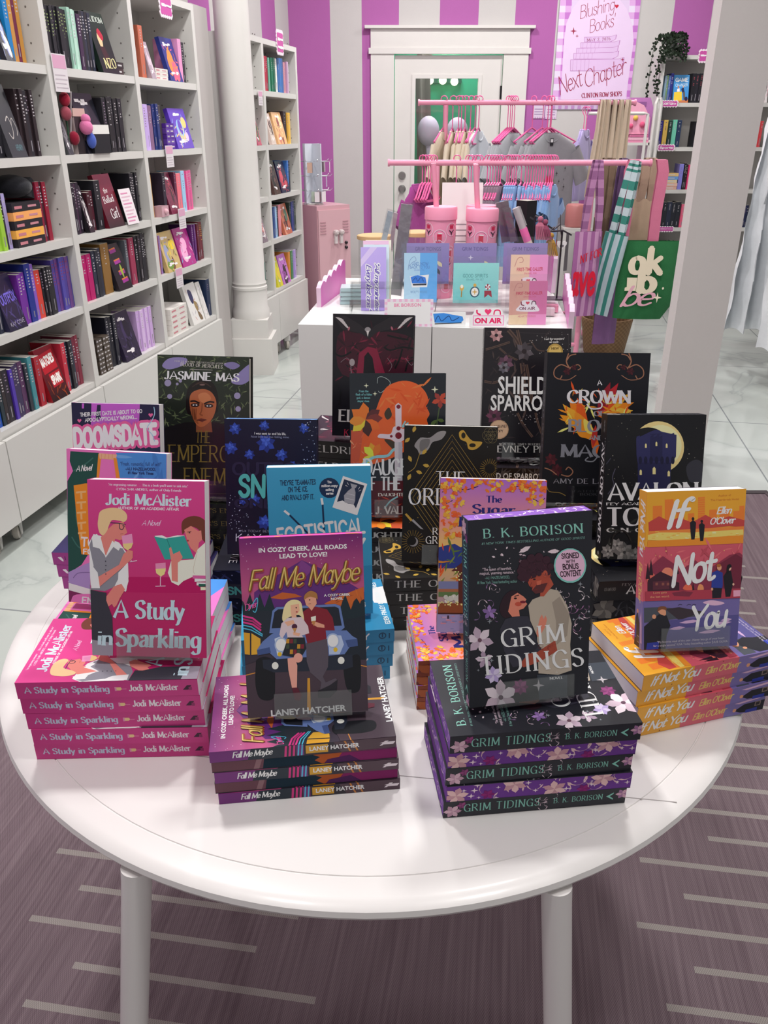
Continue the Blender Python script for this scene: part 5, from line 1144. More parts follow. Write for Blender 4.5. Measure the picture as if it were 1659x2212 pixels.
Sp = Art(asp=8); Sp.bg('#c03a80'); Sp.text('A Study in Sparkling', '#b9bfd6', 4.5, 66, 51, 66, 38, 'serifb'); Sp.poly('#e3c18c', 55, 40, 57.5, 40, 58, 52, 57, 60, 55, 60); Sp.poly('#d68aae', 54, 38, 55, 38, 55, 62, 54, 62); Sp.line('#d88aae', 3, 58, 51, 60.5, 51, sm=False)
Sp.text('Jodi McAlister', '#e9d9e6', 62, 64, 89, 64, 38, 'serifb'); Sp.poly('#3a1430', 91.5, 64, 94, 36, 96.5, 36, 94.5, 64); Sp.poly('#8a2a60', 94.8, 46, 96.6, 46, 96.6, 66, 94.8, 66)
P = book_parts(*D, A, Sp, '#c03a80', '#c03a80', '#e6e4e4')
display('Pstudy', P, D, pose, (-.432, .792), 1.8, 'sssss', 'pink paperback with two readers', 'front left of table', .861, ((.001, .0, 0), (.002, -.001, -.4), (-.001, 0, .3), (-.003, 0, -.3), (-.004, -.002, .2)))

# ---- 2 purple novel with the couple and the off-road car
pose, D = setup((-.158, .762, .826, 5.5, 17.5), .14, .2115, 5)
A = cover_art(pose, D[0], D[1], CF, 4)
A.bg('#6e1f66', '#b4507c', .72, 1); A.bg('#b4507c', '#7a3a6a', .5, .72); A.bg('#2b2c3a', '#4d3a44', 0, .5)
A.scatter(40, ['#e6c8dc'], (250, 160, 1150, 400), 1.5, 3.5)
A.poly('#5d2a72', 360, 560, 520, 440, 700, 330, 860, 400, 1000, 470, 1150, 560, 1150, 700, 360, 700); A.poly('#7a3a80', 620, 420, 700, 330, 780, 390, 720, 460); A.poly('#b85a2a', 470, 600, 560, 560, 650, 570, 700, 590, 560, 610); A.poly('#c0602c', 860, 640, 960, 590, 1140, 520, 1150, 760, 1000, 720); A.scatter(26, ['#c9682c', '#a84e24', '#8e3d22'], (900, 560, 1150, 740), 14, 30, 'blade')
for x in (265, 330, 400, 470, 1010, 1090, 1140): A.poly('#1d2b33', x - 60, 860, x - 40, 680, x - 18, 620, x, 560 + (x % 7) * 8, x + 20, 630, x + 42, 690, x + 62, 860)
A.poly('#232a34', 250, 700, 480, 690, 480, 900, 250, 900); A.poly('#1f2630', 980, 760, 1180, 720, 1180, 1100, 980, 1040)
for k, c in enumerate(('#d33a86', '#b02a70', '#d33a86')): A.line(c, 13, 270, 726 + k * 22, 350, 744 + k * 22, 410, 792 + k * 20, sm=False)
for k in range(2): A.line('#4fb4d4', 8, 275, 792 + k * 22, 340, 806 + k * 22, 420, 860 + k * 12, sm=False)
A.poly('#d39a2c', 285, 845, 330, 850, 330, 1005, 292, 1000); A.poly('#d8a436', 340, 850, 405, 890, 405, 1000, 340, 1005)
A.poly('#463842', 290, 1080, 420, 1040, 1180, 1040, 1180, 1490, 310, 1490); A.poly('#c99030', 740, 1170, 758, 1170, 764, 1400, 738, 1400); A.line('#c98438', 7, 300, 1150, 420, 1120, 520, 1090, sm=False); A.line('#c98438', 7, 1120, 1080, 1180, 1092, sm=False)
A.blob('#17181e', 372, 1080, 380, 1040, 440, 1020, 500, 1060, 510, 1200, 500, 1310, 440, 1330, 390, 1300, 368, 1200); A.blob('#17181e', 1000, 1060, 1060, 1010, 1110, 1010, 1122, 1100, 1116, 1240, 1080, 1275, 1030, 1260, 1005, 1180)
A.poly('#252a38', 420, 1040, 1060, 1000, 1065, 1090, 1000, 1110, 500, 1130, 425, 1100); A.ell('#e9e2d8', 510, 1082, 24, 26); A.ell('#e9e2d8', 980, 1044, 24, 26)
CB, CBD = '#6278ae', '#3f5182'
A.poly(CB, 380, 970, 420, 910, 480, 860, 520, 840, 1020, 830, 1060, 870, 1095, 890, 1100, 940, 1040, 950, 1005, 1000, 900, 1010, 520, 1035, 470, 990, 385, 1005); A.poly(CBD, 380, 970, 470, 950, 480, 990, 385, 1008); A.poly(CBD, 1010, 900, 1095, 890, 1100, 940, 1030, 950)
A.poly(CB, 468, 850, 490, 690, 520, 664, 940, 642, 975, 656, 1005, 810, 980, 830, 500, 850); A.poly('#20242f', 484, 816, 505, 700, 530, 680, 935, 660, 962, 672, 985, 796)
A.poly('#c6cfe0', 505, 890, 560, 868, 560, 1000, 525, 1010); A.poly('#aebcd8', 890, 862, 980, 866, 1000, 930, 970, 1000, 895, 1002)
for x, y in ((553, 933), (922, 904)): A.ell('#9fb0d0', x, y, 48, 54); A.ell('#f1eee6', x, y, 38, 44)
for x, y in ((542, 1000), (940, 967)): A.ell('#d9b32c', x, y, 15, 16)
A.poly('#564d58', 730, 920, 880, 890, 890, 1000, 886, 1090, 850, 1160, 870, 1200, 940, 1170, 955, 1190, 900, 1300, 820, 1310, 840, 1200, 760, 1130, 735, 1050); A.poly('#27242c', 815, 1260, 900, 1220, 955, 1180, 950, 1260, 900, 1310, 815, 1312)
A.poly('#7e1f2e', 704, 700, 745, 670, 800, 660, 880, 680, 920, 740, 935, 830, 870, 830, 876, 890, 740, 924, 722, 850); A.poly('#d99a80', 776, 760, 860, 790, 862, 812, 810, 806, 770, 782); A.poly('#e8dfd0', 765, 735, 800, 725, 800, 760, 768, 766); A.poly('#b97c48', 766, 764, 800, 760, 786, 800)
A.poly('#d99a80', 720, 610, 735, 585, 800, 590, 806, 640, 790, 660, 770, 690, 745, 660, 730, 650); A.blob('#a5703e', 715, 610, 722, 575, 760, 548, 805, 565, 812, 610, 800, 600, 760, 590, 735, 600); A.ell('#3a2a26', 756, 612, 5); A.line('#8a4a3e', 3, 748, 642, 766, 640, sm=False)
A.blob('#e2cf9c', 560, 740, 580, 650, 630, 612, 690, 625, 706, 690, 715, 760, 680, 720, 600, 740, 575, 770); A.poly('#e2a98c', 620, 650, 680, 640, 684, 690, 660, 720, 664, 745, 630, 745, 622, 700); A.ell('#3a2a26', 660, 668, 5); A.ell('#a8323c', 664, 698, 8, 4)
A.poly('#d3bfc4', 555, 780, 600, 740, 700, 735, 745, 800, 752, 850, 700, 866, 720, 890, 600, 890, 590, 840, 560, 890, 540, 860); A.poly('#e2a98c', 575, 770, 640, 755, 650, 780, 600, 800); A.poly('#e2a98c', 636, 840, 690, 850, 680, 872, 640, 862); A.ell('#4a1f38', 648, 803, 20); A.poly('#c08a50', 634, 815, 664, 812, 650, 850)
A.poly('#22262c', 600, 880, 720, 880, 732, 960, 690, 1030, 560, 1006)
for k in range(9): A.poly(('#c08a2c', '#7a2432', '#3c4a38')[k % 3], 590 + (k % 5) * 26, 890 + (k // 3) * 38, 612 + (k % 5) * 26, 890 + (k // 3) * 38, 610 + (k % 5) * 26, 922 + (k // 3) * 38, 588 + (k % 5) * 26, 922 + (k // 3) * 38)
A.poly('#e2a090', 598, 1030, 650, 1020, 668, 1080, 665, 1240, 630, 1240, 604, 1110); A.ell('#e2a090', 674, 1025, 32, 34); A.poly('#5a2030', 630, 1238, 668, 1236, 700, 1290, 690, 1330, 650, 1325)
A.line('#4fb4d4', 6, 322, 690, 378, 600, 384, 640, 370, 700, 350, 690); A.text('Diner', '#e05aa0', 296, 690, 384, 660, 40, 'script')
A.text('IN COZY CREEK, ALL ROADS', '#f0e4ec', 393, 276, 1022, 246, 31, 'sans', .03); A.text('LEAD TO LOVE!', '#f0e4ec', 541, 318, 882, 302, 31, 'sans', .03)
A.text('Fall Me Maybe', '#a33a34', 324, 553, 1112, 479, 138, 'scriptb'); A.text('Fall Me Maybe', '#5a3f1e', 321, 548, 1108, 475, 138, 'brush'); A.text('Fall Me Maybe', '#a8802f', 319, 545, 1106, 472, 138, 'script'); A.text('Fall Me Maybe', '#d8bd78', 317, 543, 1104, 470, 136, 'fine')
A.text('A COZY CREEK', '#efe0e6', 858, 590, 1045, 582, 17, 'sans', .03); A.text('NOVEL', '#efe0e6', 908, 614, 995, 610, 17, 'sans', .03); A.text('LANEY HATCHER', '#ece4e6', 482, 1442, 1018, 1402, 42, 'sans', .03)
Sp = Art(seed=2, asp=8); Sp.bg('#6d2a72'); Sp.poly('#1f2a36', 22, 0, 46, 0, 46, 100, 20, 100)
for k in range(3): Sp.poly('#c8327c', 40 + k * 2.2, 0, 41.2 + k * 2.2, 0, 40.6 + k * 2.2, 100, 39.4 + k * 2.2, 100)
for k in range(2): Sp.poly('#4fb0d0', 47 + k * 1.9, 0, 47.8 + k * 1.9, 0, 47.2 + k * 1.9, 100, 46.4 + k * 1.9, 100)
Sp.poly('#2a2630', 50, 0, 100, 0, 100, 100, 50, 100); Sp.poly('#c8962f', 51, 12, 63, 12, 63, 88, 51, 88); Sp.poly('#4d3a44', 66, 0, 100, 0, 100, 100, 70, 100)
for a in (72, 76): Sp.line('#b97434', 1, a, 0, a + 3, 100, sm=False)
Sp.text('Fall Me Maybe', '#efe4ea', 12, 70, 33, 66, 52, 'brush'); Sp.text('LANEY HATCHER', '#eadfe2', 53, 66, 80, 66, 38, 'sans', .03); Sp.poly('#dcd2d6', 91, 72, 94, 30, 96, 30, 92.5, 72); Sp.line('#dcd2d6', 6, 94, 50, 96.5, 40, 95.5, 64)
Fo = Art(seed=3, asp=8); Fo.bg('#6b4a54'); Fo.poly('#8a6a70', 24, 0, 27, 0, 25, 100, 22, 100); Fo.poly('#20303c', 28, 0, 54, 0, 58, 30, 55, 60, 59, 100, 27, 100); Fo.poly('#a5542e', 54, 0, 70, 0, 66, 100, 59, 100, 55, 60, 58, 30); Fo.poly('#7a2a5c', 70, 0, 100, 0, 100, 100, 66, 100); Fo.poly('#4c2852', 62, 60, 74, 30, 80, 100, 60, 100)
He = Art(asp=6); He.bg('#cf4a9c'); He.scatter(14, ['#e07a5a', '#d85a86'], (4, 10, 96, 90), 3, 7, 'leaf')
P = book_parts(*D, A, Sp, '#6d2a72', '#2a2630', '#6b4a54', fore=Fo, head=He)
display('Pfall', P, D, pose, (-.192, .717), 6.8, 'sfsfs', 'purple paperback with car couple', 'front middle of table', .819, ((.001, 0, 0), (-.002, .0005, .2), (-.001, 0, -.3), (-.003, 0, 0), (-.004, -.001, .4)))

# ---- 3 black novel with flowers and an embracing couple
pose, D = setup((.095, .727, .868, 10.8, 11.2), .138, .214, 5)
A = cover_art(pose, D[0], D[1], CG, 7)
A.bg('#23242c', '#1e1f26'); MI = '#86c3b4'
A.text('B. K. BORISON', MI, 506, 254, 1166, 216, 60, 'roman'); A.text('#1 NEW YORK TIMES BESTSELLING AUTHOR OF GOOD SPIRITS', '#79a89e', 492, 298, 1176, 257, 14, 'italic')
A.scatter(18, ['#e2ccd4', '#c9b0bc'], (520, 310, 940, 420), 8, 26, 'petal'); A.scatter(22, ['#e6d2d8', '#d8bcc8', '#9a6a94'], (960, 540, 1200, 860), 16, 44, 'moon'); A.scatter(12, ['#d8c0cc', '#8d6a9a'], (440, 560, 620, 840), 14, 34, 'moon'); A.scatter(22, ['#8a8f98', '#a8a8b0'], (440, 320, 1210, 1360), 6, 20, 'star')
A.petal('#e2ccd4', 740, 350, 90, 30, -.5); A.petal('#e2ccd4', 930, 345, 80, 28, -.1)
for k, (t, x0, x1, y) in enumerate((('"The queen of heartfelt,', 500, 692, 470), ('magical, yearning romance."', 480, 714, 496), ('-ALI HAZELWOOD,', 515, 680, 526), ('#1 New York Times bestselling author', 465, 728, 558))): A.text(t, '#d9c4d0' if k < 2 else '#79a89e', x0, y, x1, y - (x1 - x0) * .04, 17, 'stick')
A.poly('#b5a898', 802, 700, 830, 660, 880, 640, 950, 590, 1000, 600, 1060, 700, 1090, 820, 1080, 960, 1090, 1130, 1000, 1160, 870, 1150, 860, 900, 815, 800); A.poly('#9a8d80', 960, 680, 985, 800, 990, 960, 1060, 900, 1075, 760, 1010, 640)
A.poly('#34333f', 612, 860, 650, 790, 720, 770, 800, 770, 830, 850, 870, 960, 900, 1000, 870, 1040, 800, 1090, 700, 1110, 640, 1000); A.poly('#2a2934', 700, 990, 830, 920, 880, 960, 780, 1060)
A.poly('#b0503c', 882, 600, 880, 640, 905, 640, 970, 560, 940, 500); A.poly('#ab4a38', 770, 510, 800, 490, 870, 470, 920, 460, 950, 490, 940, 560, 900, 610, 850, 618, 826, 600, 830, 575, 808, 570, 800, 548); A.poly('#5a2a2c', 826, 600, 860, 560, 930, 550, 900, 612, 850, 622); A.line('#3a1a22', 7, 818, 520, 852, 508, sm=False); A.ell('#2a161c', 842, 526, 9, 5)
A.blob('#3a1c2a', 735, 490, 740, 430, 790, 390, 860, 370, 930, 390, 952, 450, 940, 500, 900, 480, 850, 500, 800, 510, 770, 540, 745, 530); A.ell('#b0503c', 914, 490, 16, 24); A.scatter(26, ['#55283a', '#4a2232', '#2c141f'], (745, 392, 940, 490), 12, 26, 'moon')
for x, y, r in ((752, 470, 26), (746, 512, 18), (775, 420, 28), (820, 386, 28), (872, 378, 28), (922, 396, 26), (950, 440, 22), (790, 530, 16), (800, 506, 20), (838, 498, 18), (872, 486, 18)): A.ell('#3a1c2a', x, y, r)
A.line('#8a3a30', 5, 826, 545, 814, 572, 832, 578); A.line('#7a2a28', 5, 838, 598, 862, 592, sm=False); A.poly('#c8644c', 856, 540, 890, 530, 884, 560, 860, 566)
A.blob('#2c1822', 640, 780, 610, 720, 640, 640, 690, 600, 740, 610, 760, 640, 720, 640, 690, 680, 700, 740, 690, 770); A.poly('#d9826c', 668, 740, 690, 640, 730, 615, 770, 640, 790, 660, 780, 672, 795, 690, 770, 720, 740, 730, 745, 770, 695, 775); A.line('#2a161c', 6, 710, 640, 740, 630, sm=False); A.ell('#2a161c', 716, 652, 10, 6); A.ell('#7a1f30', 766, 676, 20, 9); A.ell('#c0503e', 735, 690, 22, 14)
A.poly('#d9826c', 855, 880, 880, 780, 892, 760, 905, 790, 915, 765, 926, 790, 915, 840, 880, 900, 862, 910); A.poly('#a34836', 745, 1090, 800, 1020, 860, 1010, 980, 930, 995, 1000, 900, 1060, 830, 1090, 770, 1110); A.scatter(14, ['#7a2f2a'], (870, 950, 980, 1030), 8, 16, 'moon')
A.flower('#d8c8d2', '#b9a2b4', 480, 930, 95, 6, .2); A.ell('#6a4a5a', 480, 930, 14); A.flower('#ded0d8', '#c4aebc', 620, 1310, 120, 6, .5); A.ell('#5a3f50', 620, 1310, 16); A.flower('#b3a0d0', '#d0c2e0', 570, 1160, 60, 7, .1); A.flower('#8a3a72', '#6d2a5c', 750, 1240, 55, 8); A.flower('#9a78b4', '#7f609a', 545, 745, 50, 5, 3.4); A.flower('#cbb8c6', '#a890a6', 510, 1060, 60, 5, 2)
A.poly('#39404a', 860, 1160, 1060, 1160, 1060, 1400, 880, 1400); A.star('#b6b0b4', 870, 1230, 40); A.star('#b6b0b4', 1215, 1180, 26)
A.ell('#7fc6bc', 1078, 434, 108, 116); A.ell('#efb6d0', 1078, 432, 98, 106)
for t, x0, x1, y, c_ in (('SIGNED', 1022, 1136, 388, 32), ('WITH', 1052, 1108, 416, 18), ('BONUS', 1030, 1134, 460, 34), ('CONTENT', 1014, 1152, 508, 34)): A.text(t, '#33202c', x0, y, x1, y - (x1 - x0) * .07, c_, 'stickb')
A.text('GRIM', '#f0ecec', 626, 978, 1046, 938, 118, 'roman'); A.text('TIDINGS', '#f0ecec', 486, 1164, 1172, 1098, 118, 'roman'); A.text('A', '#e6e0e0', 985, 1148, 996, 1147, 14, 'roman'); A.text('NOVEL', '#e6e0e0', 945, 1192, 1034, 1186, 16, 'romanb')
Sp = Art(seed=4, asp=8); Sp.bg('#24252d'); Sp.flower('#cda9b8', '#b58ca0', 5, 62, 5, 6); Sp.flower('#8a3a72', '#6d2a5c', 10, 28, 3); Sp.text('GRIM TIDINGS', '#79b3a5', 11, 68, 52, 68, 46, 'roman'); Sp.scatter(9, ['#d8c0cc'], (52, 15, 60, 85), 1.4, 3, 'moon'); Sp.text('B. K. BORISON', '#79b3a5', 60, 64, 87, 64, 32, 'roman'); Sp.poly('#7fc0b0', 89, 50, 93, 28, 93, 36, 91, 50, 93, 66, 93, 74); Sp.flower('#c79ab0', '#9a6a94', 98, 40, 4, 6)
Fo = Art(seed=5, asp=8); Fo.bg('#6b3f8c'); Fo.scatter(16, ['#d9b6b8', '#cba6ae'], (2, 5, 98, 95), 3, 6, 'moon'); Fo.scatter(26, ['#e0cbd2'], (0, 0, 100, 100), .6, 2.2, 'star')
for x, y in ((5, 66), (36, 18), (58, 70), (84, 22)): Fo.flower('#dab4b4', '#c0929c', x, y, 7, 6, x)
for x, y in ((22, 70), (74, 84)): Fo.flower('#8a2f70', '#7a2a68', x, y, 4)
He = Art(seed=6, asp=6); He.bg('#7f58a8'); He.scatter(14, ['#d9c0d8', '#cbaed0'], (3, 5, 97, 95), 4, 10, 'moon'); He.scatter(14, ['#d8c6dc'], (3, 5, 97, 95), 1, 4, 'star')
P = book_parts(*D, A, Sp, '#24252d', '#24252d', '#6b3f8c', fore=Fo, head=He)
display('Pgrim', P, D, pose, (.067, .696), 6.4, 'sfsfs', 'black flowery paperback', 'front right of table', .8625, ((0, 0, 0), (.003, -.001, -.2), (.001, 0, .2), (.003, 0, 0), (.004, -.003, -.2)))

# ---- 4 three-band orange, rose and violet novel
pose, D = setup((.327, .869, .847, 4.6, 14.8), .126, .203, 4)
A = cover_art(pose, D[0], D[1], CI, 3)
A.bg('#f0a030'); A.poly('#c95566', 470, 596, 1360, 560, 1360, 1000, 470, 1040); A.poly('#6f649e', 470, 1030, 1360, 984, 1360, 1460, 470, 1460)
for x, y, w in ((590, 270, 75), (685, 218, 70), (780, 320, 60), (870, 330, 50), (950, 200, 55), (1040, 300, 60), (1120, 290, 80), (1230, 310, 60), (1280, 270, 40)): A.poly('#e27a30', x, y, x + w, y - 4, x + w, 420, x, 430)
for k in range(8): A.line('#f0a030', 3, 950, 215 + k * 18, 1005, 211 + k * 18, sm=False)
A.poly('#bd4440', 555, 400, 640, 350, 720, 390, 800, 360, 900, 400, 1010, 340, 1100, 385, 1200, 350, 1330, 385, 1330, 440, 1200, 430, 560, 490); A.poly('#e8813a', 555, 470, 1330, 430, 1330, 470, 555, 500)
A.poly('#f3c96a', 550, 500, 640, 480, 900, 480, 1310, 455, 1310, 500, 700, 545, 550, 540); A.scatter(30, ['#f6dca0', '#efb050'], (560, 470, 1310, 530), 4, 8, 'bar'); A.poly('#e68a2c', 550, 545, 720, 540, 1310, 500, 1310, 565, 545, 598)
for x, y, s in ((910, 365, 1), (980, 385, .95)):
    A.ell('#1d1a22', x, y + 6, 11 * s, 13 * s); A.poly('#1d1a22', x - 24 * s, y + 35 * s, x, y + 16 * s, x + 24 * s, y + 35 * s, x + 20 * s, y + 100 * s, x + 12 * s, y + 170 * s, x - 14 * s, y + 172 * s, x - 20 * s, y + 110 * s)
A.text('If', '#efe9ea', 684, 446, 842, 428, 205, 'scriptb'); A.text('Author of', '#bd6226', 1112, 196, 1214, 190, 17, 'sans'); A.text('The Heartbreak Hotel', '#bd6226', 1050, 230, 1276, 222, 17, 'sans'); A.text('Ellen', '#f2e9e4', 1098, 332, 1214, 326, 52, 'scriptb'); A.text("O'Clover", '#f2e9e4', 1042, 416, 1240, 404, 50, 'scriptb')
A.scatter(26, ['#b84858', '#d86a72'], (560, 610, 1330, 760), 30, 70, 'blade'); A.scatter(12, ['#eba070'], (560, 620, 1310, 720), 3, 7)
A.poly('#873048', 560, 760, 670, 668, 760, 730, 800, 790, 930, 700, 1010, 790, 1200, 660, 1280, 640, 1330, 680, 1330, 930, 550, 940); A.poly('#6d2238', 1100, 740, 1250, 650, 1330, 700, 1330, 920, 1050, 920); A.blob('#e8836a', 660, 800, 690, 760, 740, 770, 745, 820, 700, 840); A.blob('#df6a5c', 540, 830, 580, 800, 610, 830, 590, 880, 550, 880)
A.poly('#3c1d2c', 548, 860, 650, 790, 760, 840, 745, 860, 800, 880, 800, 940, 548, 946); A.poly('#5a2a38', 590, 870, 720, 862, 720, 930, 590, 936)
for x in (610, 660, 700): A.poly('#8a5048', x, 880, x + 20, 879, x + 20, 900, x, 901)
for x, y in ((575, 690), (550, 720), (778, 680), (880, 860), (910, 870)): A.poly('#2f1a26', x - 18, y + 130, x, y, x + 18, y + 130)
A.blob('#e8674e', 830, 930, 850, 895, 890, 895, 900, 940); A.blob('#ef9060', 945, 940, 960, 890, 990, 905, 990, 945); A.poly('#a93a4c', 530, 950, 1330, 925, 1330, 1000, 530, 1026); A.poly('#7a2c40', 740, 960, 830, 945, 910, 955, 880, 990, 760, 985); A.poly('#e5a0b8', 1230, 940, 1320, 936, 1320, 985, 1230, 990)
A.poly('#2b3c92', 1060, 800, 1100, 780, 1145, 800, 1146, 900, 1140, 925, 1055, 920); A.poly('#1f1a26', 1060, 918, 1140, 922, 1132, 1000, 1062, 1004); A.ell('#d99a78', 1118, 758, 18, 24); A.ell('#a8622e', 1114, 742, 18, 13); A.ell('#d99a78', 1060, 930, 9, 12)
A.poly('#1d1820', 1150, 830, 1180, 785, 1212, 785, 1228, 880, 1205, 990, 1168, 992); A.ell('#e0b098', 1200, 762, 14, 20); A.blob('#17131a', 1176, 800, 1180, 745, 1204, 732, 1216, 750, 1196, 770, 1194, 800); A.ell('#e0b098', 1230, 892, 8, 10)
A.text('Not', '#efe9ec', 736, 908, 1076, 848, 222, 'scriptb'); A.text('Love gets', '#e8a878', 594, 968, 700, 962, 17, 'sans'); A.text('the last word.', '#e8a878', 568, 1002, 722, 994, 17, 'sans')
A.blob('#d9b0cc', 990, 1040, 1050, 1020, 1130, 1030, 1160, 1046, 1080, 1062); A.poly('#4b4f58', 520, 1080, 640, 1075, 860, 1090, 1000, 1120, 1000, 1140, 520, 1200); A.poly('#3a3038', 690, 1090, 800, 1075, 990, 1110, 800, 1180); A.poly('#55508a', 700, 1180, 1330, 1130, 1330, 1400, 640, 1400)
for x, y, l in ((720, 1250, 130), (800, 1200, 170), (1060, 1210, 160), (1130, 1180, 90), (950, 1280, 180)): A.petal('#c9a6cc', x, y, l, 26, -.12)
for x in (790, 860, 900): A.line('#3a3550', 5, x, 1062, x + 16, 1052, x + 34, 1056)
A.poly('#22222a', 520, 1230, 590, 1170, 640, 1130, 700, 1140, 730, 1220, 700, 1300, 690, 1420, 520, 1440); A.poly('#2d3a9a', 545, 1360, 640, 1350, 630, 1450, 530, 1450); A.blob('#d99a78', 630, 1100, 660, 1085, 692, 1100, 690, 1140, 650, 1130); A.blob('#7a4a30', 625, 1110, 640, 1072, 690, 1070, 698, 1096, 660, 1092); A.ell('#d99a78', 600, 1150, 16, 18)
A.text('You', '#efe9ee', 880, 1262, 1174, 1222, 182, 'scriptb'); A.text('"My favorite read of the year...Never lets go of your heart', '#d9cfe0', 625, 1362, 1160, 1326, 17, 'sans'); A.text('for a single second."-USA Today bestselling author JULIE OLIVIA', '#d9cfe0', 595, 1392, 1186, 1352, 17, 'sans')
Sp = Art(seed=4, asp=8); Sp.bg('#e8a23c'); Sp.poly('#cf6472', 36, 0, 69, 0, 69, 100, 36, 100); Sp.poly('#7c70a8', 69, 0, 100, 0, 100, 100, 69, 100); Sp.scatter(8, ['#8a4428'], (6, 5, 60, 95), .3, .6); Sp.text('If Not You', '#f0e9ea', 5, 74, 40, 66, 56, 'scriptb'); Sp.text("Ellen O'Clover", '#ecc070', 45, 70, 70, 64, 40, 'scriptb')
Sp.poly('#d9b0cc', 76, 20, 96, 0, 96, 14, 80, 28); Sp.poly('#1f2028', 77, 70, 84, 36, 100, 30, 100, 100, 82, 90); Sp.ell('#d99a78', 77, 66, 1.4, 12); Sp.poly('#2d3a9a', 86, 78, 95, 74, 95, 98, 86, 98); Sp.poly('#8d7a72', 92.5, 34, 97, 32, 97, 62, 92.5, 64); Sp.poly('#2a2426', 93.2, 39, 96.3, 37, 96.3, 57, 93.2, 59)
P = book_parts(*D, A, Sp, '#e8a23c', '#3a3048', '#e6e4e4')
display('Pifnot', P, D, pose, (.3165, .831), 16.7, 'ssss', 'three-band orange violet paperback', 'right edge of table', .84, ((0, 0, 0), (.004, -.001, -.3), (.001, .001, .3), (.005, 0, .1)))
# ---- 5 navy and violet book behind on the far left
pose, D = setup((-.492, 1.175, .858, -4.2, 15.4), .1397, .2095, 5)
A = cover_art(pose, D[0], D[1], C5, 2)
A.bg('#bf5cc4', '#2a3a55'); A.poly('#22203f', 40, 360, 190, 370, 186, 500, 150, 520, 155, 600, 40, 640); A.poly('#22203f', 484, 370, 640, 380, 640, 640, 480, 640, 478, 540); A.poly('#22203f', 225, 378, 246, 378, 246, 460, 214, 480); A.poly('#bf5cc4', 132, 370, 146, 370, 144, 400, 132, 400)
for k in range(7): A.line('#35748a', 5, 60 + k * 8, 660, 70 + k * 16, 560 + k * 12, 68 + k * 26, 480 + k * 30)
A.text('THEIR FIRST DATE IS ABOUT TO GO', '#ece4f0', 122, 449, 498, 426, 21, 'stickb'); A.text('APOCALYPTICALLY WRONG....', '#ece4f0', 152, 482, 468, 462, 21, 'stickb')
A.poly('#20304a', 60, 620, 640, 600, 640, 1400, 60, 1400); A.ell('#5a2a44', 350, 665, 45, 38)
A.text('DOOMSDATE', '#f1eef4', 88, 636, 590, 606, 108, 'fat', ol='#dc5f98', olw=16); A.text('DOOMSDATE', '#f1eef4', 88, 636, 590, 606, 108, 'fat'); A.heart('#e0689a', 470, 565, 10); A.heart('#e0689a', 550, 440, 14); A.heart('#e0689a', 118, 474, 13); A.line('#9cc4d8', 5, 570, 390, 575, 430, 560, 470, 530, 520, 560, 560, 575, 600)
Sp = Art(asp=8); Sp.bg('#9c3c86'); Sp.poly('#e6dcea', 96, 60, 93, 30, 91.5, 30, 94.6, 66); Sp.poly('#e6dcea', 94.5, 62, 92.5, 40, 91.6, 40, 93.4, 66); Sp.poly('#4a1f50', 90.6, 40, 90, 40, 90, 70, 90.6, 70); Sp.text('DOOMSDATE', '#f1eef4', 8, 70, 60, 70, 44, 'fat')
P = book_parts(*D, A, Sp, '#9c3c86', '#2a2450', '#e8e4e2')
t0 = len(COL.objects)
display('Pdoom', P, D, pose, (-.5206, 1.135), -3, 'ddddd', 'violet bubble-title paperback', 'far left of table', .852, ((.02, 0, 1), (.015, .001, 0), (.009, 0, .5), (.004, 0, -.5), (0, 0, 0)))

# ---- 6 green, orange and blue novel
pose, D = setup((-.443, .990, .8445, -8.1, 16.8), .143, .2155, 5)
A = cover_art(pose, D[0], D[1], C5, 2)
A.bg('#e273b8'); A.poly('#488ad2', 340, 670, 700, 670, 700, 1700, 365, 1500, 350, 800); A.scatter(14, ['#6aa2de', '#3f7cc4'], (380, 690, 640, 1000), 40, 90, 'blade')
A.poly('#1d4a42', 62, 660, 236, 670, 226, 800, 214, 940, 160, 1000, 168, 1290, 130, 1350, 46, 1404, 44, 842, 78, 780, 58, 720); A.line('#35665c', 8, 80, 780, 150, 740, 200, 700); A.line('#35665c', 8, 70, 1180, 110, 1240, 150, 1250); A.line('#35665c', 7, 100, 900, 96, 1050, 110, 1120)
A.poly('#ef8a2c', 232, 676, 252, 676, 232, 860, 218, 860); A.poly('#ecae88', 234, 672, 346, 680, 336, 712, 240, 706)
for k in range(4): A.line('#d98f70', 3, 252 + k * 22, 676, 250 + k * 22, 706, sm=False)
A.poly('#ef8a2c', 324, 700, 344, 704, 366, 840, 342, 840); A.poly('#ee8a24', 82, 868, 150, 856, 260, 850, 260, 1300, 130, 1286, 104, 1100)
for k in range(5): A.poly('#f3b070', 96 + k * 3, 905 + k * 62, 158, 900 + k * 62, 158, 912 + k * 62, 134, 914 + k * 62, 136, 950 + k * 62, 124, 951 + k * 62, 122, 914 + k * 62, 97 + k * 3, 917 + k * 62)
A.text('TO', WT, 128, 1236, 210, 1240, 52, 'stickb'); A.text('FOR', WT, 140, 1284, 230, 1286, 30, 'stickb')
A.poly('#a58cc4', 40, 1400, 130, 1356, 260, 1300, 260, 1520, 40, 1462); A.line('#7a649c', 5, 80, 1430, 110, 1400, 180, 1396); A.poly('#e9e2ea', 40, 1456, 260, 1520, 260, 1556, 40, 1502); A.poly('#7a2458', 40, 1500, 260, 1560, 260, 1620, 40, 1620); A.blob('#e273b8', 56, 1640, 66, 1572, 100, 1530, 260, 1540, 260, 1640); A.text('EN', '#f0d6e6', 132, 1582, 200, 1586, 36, 'stickb')
